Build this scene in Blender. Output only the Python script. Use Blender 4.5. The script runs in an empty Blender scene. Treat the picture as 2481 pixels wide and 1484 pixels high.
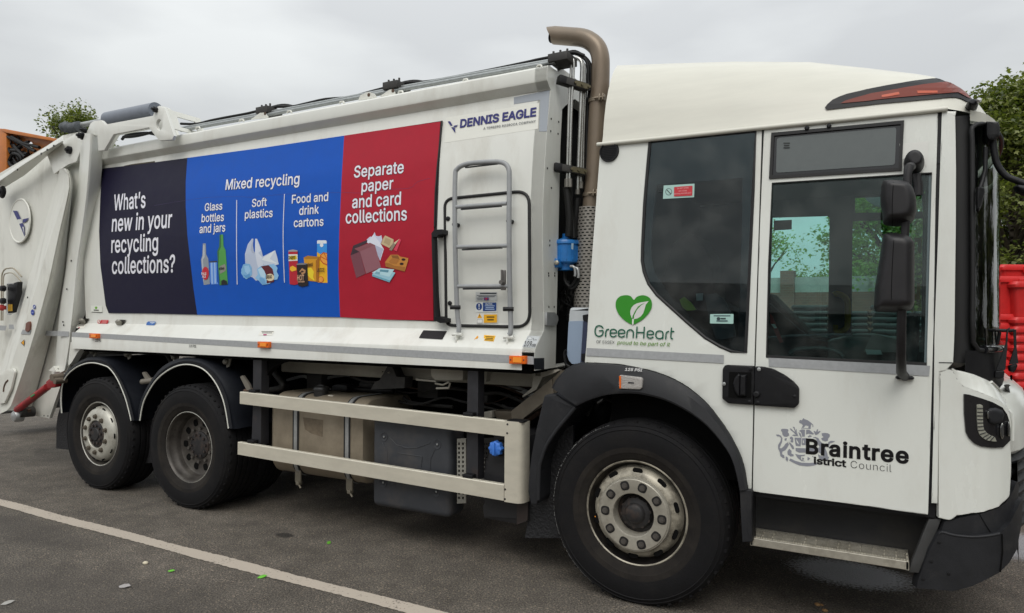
import bpy, bmesh, math, random
from mathutils import Vector, Matrix
from mathutils.bvhtree import BVHTree
from mathutils.geometry import tessellate_polygon
random.seed(7)
rad = math.radians
scene = bpy.context.scene
COL = scene.collection
# ---------------------------------------------------------------- camera
W, H, F = 2481.0, 1484.2, 1650.36
YAW, PITCH, ROLL = -0.496962, 0.012185, 0.004279
CAM = Vector((1.2503, -3.8138, 1.6608))
FW = Vector((math.sin(YAW) * math.cos(PITCH), math.cos(YAW) * math.cos(PITCH), math.sin(PITCH)))
R0 = FW.cross(Vector((0, 0, 1))).normalized()
U0 = R0.cross(FW)
RT = R0 * math.cos(ROLL) + U0 * math.sin(ROLL)
UP = -R0 * math.sin(ROLL) + U0 * math.cos(ROLL)
cd = bpy.data.cameras.new('camera')
cam = bpy.data.objects.new('camera', cd)
COL.objects.link(cam)
cd.sensor_fit = 'HORIZONTAL'
cd.sensor_width = 36.0
cd.lens = F / W * 36.0
cd.clip_start = 0.05
cd.clip_end = 3000
m4 = Matrix((RT, UP, -FW)).transposed().to_4x4()
m4.translation = CAM
cam.matrix_world = m4
scene.camera = cam
# ---------------------------------------------------------------- light
SUN_EL, SUN_AZ = rad(50), rad(163)      # azimuth measured from +Y towards +X
SUN_STRENGTH = 1.1
EXPOSURE = 0.22
scene.view_settings.view_transform = 'Standard'
scene.view_settings.look = 'None'
scene.view_settings.gamma = 1
scene.view_settings.exposure = EXPOSURE
sd = bpy.data.lights.new('sun', 'SUN')
sd.energy = SUN_STRENGTH
sd.angle = rad(35)
sd.color = (1.0, 0.97, 0.92)
sun = bpy.data.objects.new('sun', sd)
COL.objects.link(sun)
dirs = Vector((math.sin(SUN_AZ) * math.cos(SUN_EL), math.cos(SUN_AZ) * math.cos(SUN_EL), math.sin(SUN_EL)))
sun.rotation_euler = dirs.to_track_quat('Z', 'Y').to_euler()
wd = bpy.data.worlds.new('World')
scene.world = wd
wd.use_nodes = True
nt = wd.node_tree
for n in list(nt.nodes): nt.nodes.remove(n)
N = nt.nodes.new; L = nt.links.new
out = N('ShaderNodeOutputWorld')
sky = N('ShaderNodeTexSky'); sky.sky_type = 'NISHITA'; sky.sun_disc = False
sky.sun_elevation = SUN_EL; sky.sun_rotation = SUN_AZ
sky.air_density = 1.5; sky.dust_density = 4
bg1 = N('ShaderNodeBackground'); bg1.inputs[1].default_value = 0.08
L(sky.outputs[0], bg1.inputs[0])
tc = N('ShaderNodeTexCoord'); sep = N('ShaderNodeSeparateXYZ'); L(tc.outputs['Generated'], sep.inputs[0])
# overcast: brightness rises towards the zenith, broken by cloud noise
mp = N('ShaderNodeMapping'); mp.inputs['Scale'].default_value = (1.6, 1.6, 5.0); L(tc.outputs['Generated'], mp.inputs[0])
nz = N('ShaderNodeTexNoise'); nz.inputs['Scale'].default_value = 1.7; nz.inputs['Detail'].default_value = 5; nz.inputs['Roughness'].default_value = .45
L(mp.outputs[0], nz.inputs[0])
cr = N('ShaderNodeValToRGB')
cr.color_ramp.elements[0].position = .36; cr.color_ramp.elements[0].color = (.545, .56, .57, 1)
cr.color_ramp.elements[1].position = .64; cr.color_ramp.elements[1].color = (.70, .72, .72, 1)
L(nz.outputs[0], cr.inputs[0])
mr = N('ShaderNodeMapRange'); mr.inputs[1].default_value = 0.25; mr.inputs[2].default_value = 1.0
mr.inputs[3].default_value = 1.0; mr.inputs[4].default_value = 2.0
L(sep.outputs[2], mr.inputs[0])
bg2 = N('ShaderNodeBackground'); L(cr.outputs[0], bg2.inputs[0]); L(mr.outputs[0], bg2.inputs[1])
mx = N('ShaderNodeMixShader'); mx.inputs[0].default_value = 0.9
L(bg1.outputs[0], mx.inputs[1]); L(bg2.outputs[0], mx.inputs[2]); L(mx.outputs[0], out.inputs[0])
# ---------------------------------------------------------------- tracing helpers
# crops of the photograph used while measuring: x0, y0 of the crop and its enlargement
CR = dict(a=(0,300,2.473),b=(0,800,2.473),c=(600,950,2.283),d=(1200,950,2.12),e=(1650,50,2.698),f=(1300,450,2.12),
  g=(1750,350,1.746),h=(2300,350,1.747),i=(2756,200,1.855),j=(2600,1050,1.771),k=(560,500,3.534),l=(1000,360,2.65),
  m=(2200,1100,2.968),n=(1650,1100,1.883),o=(0,1250,2.3256),p=(200,1050,2.474),q=(500,150,1.908),r=(3000,780,3.71),
  s=(2200,1600,2.595),t=(2350,1250,4.962),u=(1800,880,7.419),v=(1700,600,2.7),w=(0,780,2.697),x=(2800,1050,4.239),
  y=(2500,150,3.782),z=(2350,850,4.511),N=(0,292,1.405),D=(0,0,.78612))
K = .78612
def P(c, *pts):
    a = CR[c]
    return [((a[0] + X / a[2]) * K, (a[1] + Y / a[2]) * K) for X, Y in pts]
def ray(d):
    return FW + RT * ((d[0] - W / 2) / F) - UP * ((d[1] - H / 2) / F)
def aY(d, y):
    r = ray(d); return CAM + r * ((y - CAM.y) / r.y)
def aX(d, x):
    r = ray(d); return CAM + r * ((x - CAM.x) / r.x)
def aZ(d, z):
    r = ray(d); return CAM + r * ((z - CAM.z) / r.z)
def pj(x, y, z):
    d = Vector((x, y, z)) - CAM; k = d.dot(FW); return (W / 2 + F * d.dot(RT) / k, H / 2 - F * d.dot(UP) / k)
def lerp_tab(tab):
    def fn(z):
        if z <= tab[0][0]: return tab[0][1]
        for (z0, y0), (z1, y1) in zip(tab, tab[1:]):
            if z <= z1: return y0 + (y1 - y0) * (z - z0) / (z1 - z0)
        return tab[-1][1]
    return fn
def SY(y):                      # the vertical plane Y = y
    return lambda d, off=0: aY(d, y - off)
def SZf(fn):                    # a side surface whose Y depends on height
    def s(d, off=0):
        y = 0.0
        for _ in range(14):
            v = aY(d, y - off); y = y * .4 + fn(v.z) * .6
        return aY(d, fn(aY(d, y - off).z) - off)
    s.fn = fn
    return s
def SB(ob, anchor=None):       # the visible face of a mesh already built
    bm = bmesh.new(); bm.from_mesh(ob.data); t = BVHTree.FromBMesh(bm); bm.free()
    def s(d, off=0):
        r = ray(d).normalized()
        h = t.ray_cast(CAM, r)
        for k in range(1, 60):
            if h[0] is not None or anchor is None: break
            q = k / 60; r = ray((d[0] + (anchor[0] - d[0]) * q, d[1] + (anchor[1] - d[1]) * q)).normalized(); h = t.ray_cast(CAM, r)
        if h[0] is None:
            q = t.find_nearest(CAM + r * 4.4)
            h = q
        nn = h[1] if h[1].dot(r) < 0 else -h[1]
        return h[0] + nn * off
    return s
def sm(pts, n=4, closed=False):  # Catmull-Rom
    out = []; m = len(pts); last = m if closed else m - 1
    g = (lambda i: pts[i % m]) if closed else (lambda i: pts[max(0, min(m - 1, i))])
    for i in range(last):
        p0, p1, p2, p3 = [g(i + k) for k in (-1, 0, 1, 2)]
        for j in range(n):
            t = j / n
            out.append(tuple(.5 * (2 * b + (c - a) * t + (2 * a - 5 * b + 4 * c - d) * t * t + (3 * b - a - 3 * c + d) * t ** 3)
                             for a, b, c, d in zip(p0, p1, p2, p3)))
    if not closed: out.append(tuple(pts[-1]))
    return out
def rc(pts, r, n=4):             # polygon with rounded corners
    out = []; m = len(pts)
    for i in range(m):
        p0, p1, p2 = Vector(pts[i - 1]), Vector(pts[i]), Vector(pts[(i + 1) % m])
        ri = r[i] if isinstance(r, (list, tuple)) else r
        ri = min(ri, (p0 - p1).length * .49, (p2 - p1).length * .49)
        if ri < 1e-4: out.append(tuple(p1)); continue
        a = p1 + (p0 - p1).normalized() * ri; b = p1 + (p2 - p1).normalized() * ri
        for j in range(n + 1):
            t = j / n
            out.append(tuple(a * (1 - t) ** 2 + p1 * 2 * t * (1 - t) + b * t * t))
    return out
def rect(x0, y0, x1, y1): return [(x0, y0), (x1, y0), (x1, y1), (x0, y1)]
def ell(cx, cy, rx, ry, n=24): return [(cx + rx * math.cos(2 * math.pi * i / n), cy + ry * math.sin(2 * math.pi * i / n)) for i in range(n)]
# ---------------------------------------------------------------- materials
MATS = {}
def lin(c): return tuple((v / 12.92 if v <= .04045 else ((v + .055) / 1.055) ** 2.4) for v in c)
def mat(name, col=(.5, .5, .5), rough=.5, metal=0.0, coat=0.0, var=0.0, vscale=8.0, bump=0.0, bscale=60.0, dirt=None, dscale=3.0,
        dlo=.5, dhi=.75, emit=0, spec=.5, stretch=(1, 1, 1), damt=.6):
    if name in MATS: return MATS[name]
    m = bpy.data.materials.new(name); m.use_nodes = True
    t = m.node_tree; b = t.nodes['Principled BSDF']
    b.inputs['Base Color'].default_value = (*col, 1)
    b.inputs['Roughness'].default_value = rough; b.inputs['Metallic'].default_value = metal
    b.inputs['Coat Weight'].default_value = coat; b.inputs['Coat Roughness'].default_value = .12
    b.inputs['Specular IOR Level'].default_value = spec
    if emit:
        b.inputs['Emission Color'].default_value = (*col, 1); b.inputs['Emission Strength'].default_value = emit
    N = t.nodes.new; L = t.links.new
    tc = N('ShaderNodeTexCoord'); mp = N('ShaderNodeMapping'); mp.inputs['Scale'].default_value = stretch
    L(tc.outputs['Object'], mp.inputs[0])
    cur = None
    if var:
        nz = N('ShaderNodeTexNoise'); nz.inputs['Scale'].default_value = vscale; nz.inputs['Detail'].default_value = 6
        nz.inputs['Roughness'].default_value = .65
        L(mp.outputs[0], nz.inputs[0])
        mr = N('ShaderNodeMapRange'); mr.inputs[1].default_value = .3; mr.inputs[2].default_value = .7
        mr.inputs[3].default_value = 1 - var; mr.inputs[4].default_value = 1 + var
        L(nz.outputs[0], mr.inputs[0])
        hs = N('ShaderNodeMix'); hs.data_type = 'RGBA'; hs.blend_type = 'MULTIPLY'; hs.inputs[0].default_value = 1
        hs.inputs[6].default_value = (*col, 1); L(mr.outputs[0], hs.inputs[7]); cur = hs.outputs[2]
        mr2 = N('ShaderNodeMapRange'); mr2.inputs[3].default_value = max(0, rough - .12); mr2.inputs[4].default_value = min(1, rough + .12)
        L(nz.outputs[0], mr2.inputs[0]); L(mr2.outputs[0], b.inputs['Roughness'])
    if dirt:
        nd = N('ShaderNodeTexNoise'); nd.inputs['Scale'].default_value = dscale; nd.inputs['Detail'].default_value = 8; nd.inputs['Roughness'].default_value = .7
        L(mp.outputs[0], nd.inputs[0])
        rp = N('ShaderNodeMapRange'); rp.inputs[1].default_value = dlo; rp.inputs[2].default_value = dhi
        rp.inputs[4].default_value = damt
        L(nd.outputs[0], rp.inputs[0])
        mx = N('ShaderNodeMix'); mx.data_type = 'RGBA'; L(rp.outputs[0], mx.inputs[0])
        mx.inputs[6].default_value = (*col, 1)
        if cur: L(cur, mx.inputs[6])
        mx.inputs[7].default_value = (*dirt, 1); cur = mx.outputs[2]
    if cur: L(cur, b.inputs['Base Color'])
    if bump:
        nb = N('ShaderNodeTexNoise'); nb.inputs['Scale'].default_value = bscale; nb.inputs['Detail'].default_value = 3
        L(mp.outputs[0], nb.inputs[0])
        bp = N('ShaderNodeBump'); bp.inputs['Strength'].default_value = bump; bp.inputs['Distance'].default_value = .01
        L(nb.outputs[0], bp.inputs['Height']); L(bp.outputs[0], b.inputs['Normal'])
    MATS[name] = m
    return m
def glass(name, tint, rough=0.0, ior=1.5, dirt=0.04):
    if name in MATS: return MATS[name]
    m = bpy.data.materials.new(name); m.use_nodes = True
    t = m.node_tree; t.nodes.remove(t.nodes['Principled BSDF']); N = t.nodes.new; L = t.links.new
    o = t.nodes['Material Output']
    tr = N('ShaderNodeBsdfTransparent'); tr.inputs[0].default_value = (*tint, 1)
    gl = N('ShaderNodeBsdfGlossy'); gl.inputs['Roughness'].default_value = rough
    fr = N('ShaderNodeFresnel'); fr.inputs[0].default_value = ior
    ml = N('ShaderNodeMath'); ml.operation = 'MULTIPLY_ADD'; ml.inputs[1].default_value = 1.0; ml.inputs[2].default_value = 0; L(fr.outputs[0], ml.inputs[0])
    ml.use_clamp = True
    mx = N('ShaderNodeMixShader'); L(ml.outputs[0], mx.inputs[0]); L(tr.outputs[0], mx.inputs[1]); L(gl.outputs[0], mx.inputs[2])
    df = N('ShaderNodeBsdfDiffuse'); df.inputs[0].default_value = (.6, .6, .57, 1)
    nz = N('ShaderNodeTexNoise'); nz.inputs['Scale'].default_value = 7; nz.inputs['Detail'].default_value = 7
    tc = N('ShaderNodeTexCoord'); L(tc.outputs['Object'], nz.inputs[0])
    mr = N('ShaderNodeMapRange'); mr.inputs[1].default_value = .4; mr.inputs[2].default_value = .75; mr.inputs[4].default_value = dirt
    L(nz.outputs[0], mr.inputs[0])
    m2 = N('ShaderNodeMixShader'); L(mr.outputs[0], m2.inputs[0]); L(mx.outputs[0], m2.inputs[1]); L(df.outputs[0], m2.inputs[2])
    L(m2.outputs[0], o.inputs[0])
    MATS[name] = m
    return m
def hx(h): return lin(tuple(int(h[i:i + 2], 16) / 255 for i in (0, 2, 4)))
def flat(h, rough=.5, k=1.0): return mat('print_' + h, tuple(min(.85, v * k) for v in hx(h)), rough, bump=.08, bscale=25)
PAINT = mat('white_paint', (.725, .73, .685), .36, coat=.25, var=.035, vscale=5, dirt=(.38, .33, .25), dscale=3.2, dlo=.5, dhi=.85, damt=.5, stretch=(1, 1, .3), bump=.03, bscale=14)
PAINT2 = mat('white_paint_dirty', (.71, .71, .655), .45, coat=.1, var=.05, vscale=9, dirt=(.22, .18, .12), dscale=3.8, dlo=.52, dhi=.85, damt=.6, stretch=(1, 1, .35), bump=.05, bscale=22)
ROOFP = mat('roof_fibreglass', (.62, .61, .54), .42, var=.05, vscale=6, coat=.1, bump=.03, bscale=10, stretch=(.4, 2, 3))
GREYP = mat('light_grey_paint', (.50, .49, .45), .5, var=.06, vscale=9)
ALU = mat('brushed_aluminium', (.52, .50, .44), .38, metal=.85, var=.1, vscale=30, stretch=(.3, 1, 6))
GUARD = mat('guard_rail_aluminium', (.64, .60, .50), .42, metal=.3, var=.08, vscale=14, dirt=(.22, .2, .16), dscale=7, dlo=.58, dhi=.8, stretch=(.3, 1, 1))
STEEL = mat('galvanised_steel', (.42, .43, .43), .42, metal=.6, var=.15, vscale=20)
DSTEEL = mat('dark_dirty_steel', (.035, .033, .031), .62, var=.4, vscale=12)
RUSTY = mat('rusty_steel', (.10, .06, .04), .8, var=.35, vscale=18)
BLACK = mat('black_plastic', (.0065, .0065, .008), .5, spec=.35, var=.25, vscale=30, bump=.12, bscale=260)
DGREY = mat('dark_grey_plastic', (.016, .0165, .019), .55, spec=.35, var=.2, vscale=10, bump=.12, bscale=200, dirt=(.12, .11, .1), dscale=4, dlo=.55, dhi=.9, damt=.35)
MUDG = mat('mudguard_plastic', (.008, .0095, .014), .45, spec=.35, var=.2, vscale=8)
GLOSSB = mat('gloss_black', (.008, .008, .010), .12, coat=.5)
RUBBER = mat('rubber_seal', (.012, .012, .013), .6)
TYRE = mat('tyre_rubber', (.0042, .004, .005), .8, var=.3, vscale=9, dirt=(.020, .017, .014), dscale=4, dlo=.48, dhi=.8, damt=.5, spec=.3, bump=.15, bscale=90)
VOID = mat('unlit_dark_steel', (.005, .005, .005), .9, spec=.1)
TAPE = mat('reflective_tape', (.36, .37, .38), .4, var=.1, vscale=40)
ORANGE = mat('orange_lens', hx('E8690F'), .25, coat=.6)
# ---------------------------------------------------------------- mesh helpers
def link(name, bm, material, parent=None, smooth=True, ang=35, recalc=False):
    if recalc: bmesh.ops.recalc_face_normals(bm, faces=bm.faces)
    me = bpy.data.meshes.new(name); bm.to_mesh(me); bm.free()
    mats = material if isinstance(material, (list, tuple)) else [material]
    for m in mats: me.materials.append(m)
    if smooth:
        me.shade_smooth(); me.set_sharp_from_angle(angle=rad(ang))
    o = bpy.data.objects.new(name, me); COL.objects.link(o)
    if parent: o.parent = parent
    return o
def empty(name, parent=None, loc=(0, 0, 0)):
    o = bpy.data.objects.new(name, None); o.empty_display_size = .2; o.location = loc; COL.objects.link(o)
    if parent: o.parent = parent
    return o
def tag(o, label, cat, group=None, kind=None):
    if label: o['label'] = label
    if cat: o['category'] = cat
    if group: o['group'] = group
    if kind: o['kind'] = kind
    return o
def fill2d(bm, outer, holes=(), cut=0):
    loops = [[Vector((p[0], p[1], 0)) for p in outer]] + [[Vector((p[0], p[1], 0)) for p in h] for h in holes]
    vs = [bm.verts.new(v) for lp in loops for v in lp]
    new = []
    for t in tessellate_polygon(loops):
        a, b, c = (vs[i] for i in t)
        if (b.co - a.co).cross(c.co - a.co).length < 1e-9: continue
        try: new.append(bm.faces.new((a, b, c)))
        except ValueError: pass
    for f in new:
        f.normal_update()
        if f.normal.z < 0: f.normal_flip()
    if cut:
        xs = [v.x for v in loops[0]]; ys = [v.y for v in loops[0]]
        geo = list({v for f in new for v in f.verts} | {e for f in new for e in f.edges} | set(new))
        for ax, lo, hi in ((0, min(xs), max(xs)), (1, min(ys), max(ys))):
            k = int(lo // cut) + 1
            while k * cut < hi - 1e-6:
                co = Vector((k * cut, 0, 0)) if ax == 0 else Vector((0, k * cut, 0))
                no = Vector((1, 0, 0)) if ax == 0 else Vector((0, 1, 0))
                r = bmesh.ops.bisect_plane(bm, geom=geo, plane_co=co, plane_no=no, dist=1e-5)
                geo = list(set(r['geom']))
                k += 1
    return bm
def sheet(name, outer, S, material, parent, thick=.004, holes=(), cut=0, off=0.0, back=None, bevel=0, ang=35):
    """outline in picture coordinates, laid on surface S and given a real thickness"""
    bm = bmesh.new(); fill2d(bm, outer, holes, cut)
    front = list(bm.faces)
    for v in bm.verts: v.co = S((v.co.x, v.co.y), off)
    for f in front:
        f.normal_update()
        if f.normal.dot(f.calc_center_median() - CAM) > 0: f.normal_flip()
    if thick: solid(bm, thick, back, bevel)
    return link(name, bm, material, parent, ang=ang)
def solid(bm, thick, back=None, bevel=0):
    front = list(bm.faces)
    bd = [e for e in bm.edges if len(e.link_faces) == 1]
    mp = {}
    d = Vector(back) if back else Vector((0, 1, 0))
    for v in list(bm.verts): mp[v] = bm.verts.new(v.co + d * thick)
    for f in front: bm.faces.new([mp[v] for v in reversed(f.verts)])
    for e in bd:
        f = e.link_faces[0]; a, b = e.verts
        for l in f.loops:
            if l.edge == e: a, b = l.vert, l.link_loop_next.vert; break
        bm.faces.new((b, a, mp[a], mp[b]))
    if bevel:
        bmesh.ops.bevel(bm, geom=bd, offset=bevel, segments=2, affect='EDGES', profile=.5)
def world_sheet(name, pts, material, parent, back, holes=(), bevel=0):
    """planar polygon given in 3D (X,Z) pairs at a fixed Y, extruded by the vector back"""
    y, poly = pts
    bm = bmesh.new(); fill2d(bm, poly, holes)
    for v in bm.verts: v.co = Vector((v.co.x, y, v.co.y))
    for f in bm.faces:
        f.normal_update()
        if f.normal.y > 0: f.normal_flip()
    solid(bm, 1.0, back, bevel)
    return link(name, bm, material, parent)
def loft(name, lines, material, parent, n=12, closed=False, flip=None, thick=0, smooth=True, ang=35, join=None):
    """surface through a family of 3D polylines, each resampled to n points"""
    bm = join or bmesh.new()
    rows = [[bm.verts.new(p) for p in resample(l, n)] for l in lines]
    fs = []
    m = len(rows)
    for a, b in (zip(rows, rows[1:] + rows[:1]) if closed else zip(rows, rows[1:])):
        for i in range(n - 1):
            try: fs.append(bm.faces.new((a[i], a[i + 1], b[i + 1], b[i])))
            except ValueError: pass
    c = sum((f.normal_update() or f.normal.dot(f.calc_center_median() - CAM)) for f in fs)
    if c > 0:
        for f in fs: f.normal_flip()
    if thick: solid(bm, thick)
    if join: return bm
    return link(name, bm, material, parent, smooth, ang)
def resample(line, n):
    line = [Vector(p) for p in line]
    if len(line) == n: return line
    ds = [0]
    for a, b in zip(line, line[1:]): ds.append(ds[-1] + (b - a).length)
    T = ds[-1]; out = []; j = 0
    for i in range(n):
        t = T * i / (n - 1)
        while j < len(ds) - 2 and ds[j + 1] < t: j += 1
        k = (t - ds[j]) / max(1e-9, ds[j + 1] - ds[j])
        out.append(line[j].lerp(line[j + 1], min(1, k)))
    return out
def add_box(bm, lo, hi, bevel=0.0, seg=2, mtx=None, mi=0):
    lo, hi = Vector(lo), Vector(hi)
    r = bmesh.ops.create_cube(bm, size=1)
    vs = r['verts']
    for v in vs: v.co = Vector([(lo[k] + hi[k]) / 2 + v.co[k] * (hi[k] - lo[k]) for k in range(3)])
    fs = list({f for v in vs for f in v.link_faces})
    for f in fs: f.material_index = mi
    if bevel:
        es = list({e for v in vs for e in v.link_edges})
        r2 = bmesh.ops.bevel(bm, geom=es, offset=bevel, segments=seg, affect='EDGES', profile=.5)
        fs = r2['faces'] + [f for f in fs if f.is_valid]
        vs = list({v for f in fs for v in f.verts})
    if mtx is not None: bmesh.ops.transform(bm, matrix=mtx, verts=vs)
    return vs
def box(name, lo, hi, material, parent, bevel=.004, mtx=None, seg=2):
    bm = bmesh.new(); add_box(bm, lo, hi, bevel, seg, mtx); return link(name, bm, material, parent)
def add_tube(bm, pts, r, seg=10, cap=True, mi=0, flat_=None):
    pts = [Vector(p) for p in pts]; rings = []
    up = Vector((0, 0, 1)); prev = None
    for i, p in enumerate(pts):
        t = (pts[min(i + 1, len(pts) - 1)] - pts[max(i - 1, 0)]).normalized()
        if prev is None:
            a = t.cross(up)
            if a.length < .05: a = t.cross(Vector((1, 0, 0)))
            a.normalize()
        else:
            a = prev - t * prev.dot(t); a.normalize()
        prev = a; b = t.cross(a)
        rr = r[i] if isinstance(r, (list, tuple)) else r
        rings.append([bm.verts.new(p + (a * math.cos(2 * math.pi * k / seg) + b * math.sin(2 * math.pi * k / seg)) * rr) for k in range(seg)])
    for A, B in zip(rings, rings[1:]):
        for k in range(seg):
            f = bm.faces.new((A[k], A[(k + 1) % seg], B[(k + 1) % seg], B[k])); f.material_index = mi
    if cap:
        f = bm.faces.new(list(reversed(rings[0]))); f.material_index = mi
        f = bm.faces.new(rings[-1]); f.material_index = mi
    return bm
def tube(name, pts, r, material, parent, seg=12, smooth_n=0):
    if smooth_n: pts = sm([tuple(p) for p in pts], smooth_n)
    bm = bmesh.new(); add_tube(bm, pts, r, seg); return link(name, bm, material, parent, ang=50, recalc=True)
def add_lathe(bm, prof, c=(0, 0, 0), seg=64, mi=0, axis='Y', wob=None):
    """prof: (radius, depth) pairs swept round the Y (or Z) axis through c"""
    c = Vector(c); rings = []
    for ri, (r, d) in enumerate(prof):
        ring = []
        for k in range(seg):
            a = 2 * math.pi * k / seg
            if axis == 'Y': ring.append(bm.verts.new(c + Vector((r * math.cos(a), d, r * math.sin(a)))))
            elif axis == 'Z': ring.append(bm.verts.new(c + Vector((r * math.cos(a), r * math.sin(a), d))))
            else: ring.append(bm.verts.new(c + Vector((d, r * math.cos(a), r * math.sin(a)))))
        rings.append(ring)
    for A, B in zip(rings, rings[1:]):
        for k in range(seg):
            f = bm.faces.new((A[k], A[(k + 1) % seg], B[(k + 1) % seg], B[k])); f.material_index = mi
    return rings
def lathe(name, prof, c, material, parent, seg=48, axis='Y', ang=35):
    bm = bmesh.new(); add_lathe(bm, prof, c, seg, 0, axis); return link(name, bm, material, parent, ang=ang, recalc=True)
def dome(name, outline, y, depth, material, parent, rings=5, S=None, back=.01, mid=None):
    """a rounded shell: the traced outline at depth y, puffed towards the viewer by depth with softly rounded edges"""
    S = S or SY(y)
    xs = [p[0] for p in outline]; ys = [p[1] for p in outline]
    w = min(max(xs) - min(xs), max(ys) - min(ys)); R = w * .27; cut = max(.45, R / 4)
    seg = [(Vector(a), Vector(b)) for a, b in zip(outline, outline[1:] + outline[:1]) if (Vector(a) - Vector(b)).length > 1e-6]
    def dist(p):
        best = 1e9
        for a, b in seg:
            ab = b - a; t = max(0, min(1, (p - a).dot(ab) / ab.length_squared)); best = min(best, (a + ab * t - p).length)
        return best
    bm = bmesh.new(); fill2d(bm, outline, (), cut)
    for v in bm.verts:
        p = Vector((v.co.x, v.co.y)); k = 1 - min(1, dist(p) / R)
        v.co = S((p.x, p.y)) + Vector((0, -depth * (1 - k ** 2.4) ** .6, 0))
    for f in bm.faces:
        f.normal_update()
        if f.normal.dot(f.calc_center_median() - CAM) > 0: f.normal_flip()
    solid(bm, back)
    return link(name, bm, material, parent, ang=75)
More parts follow.
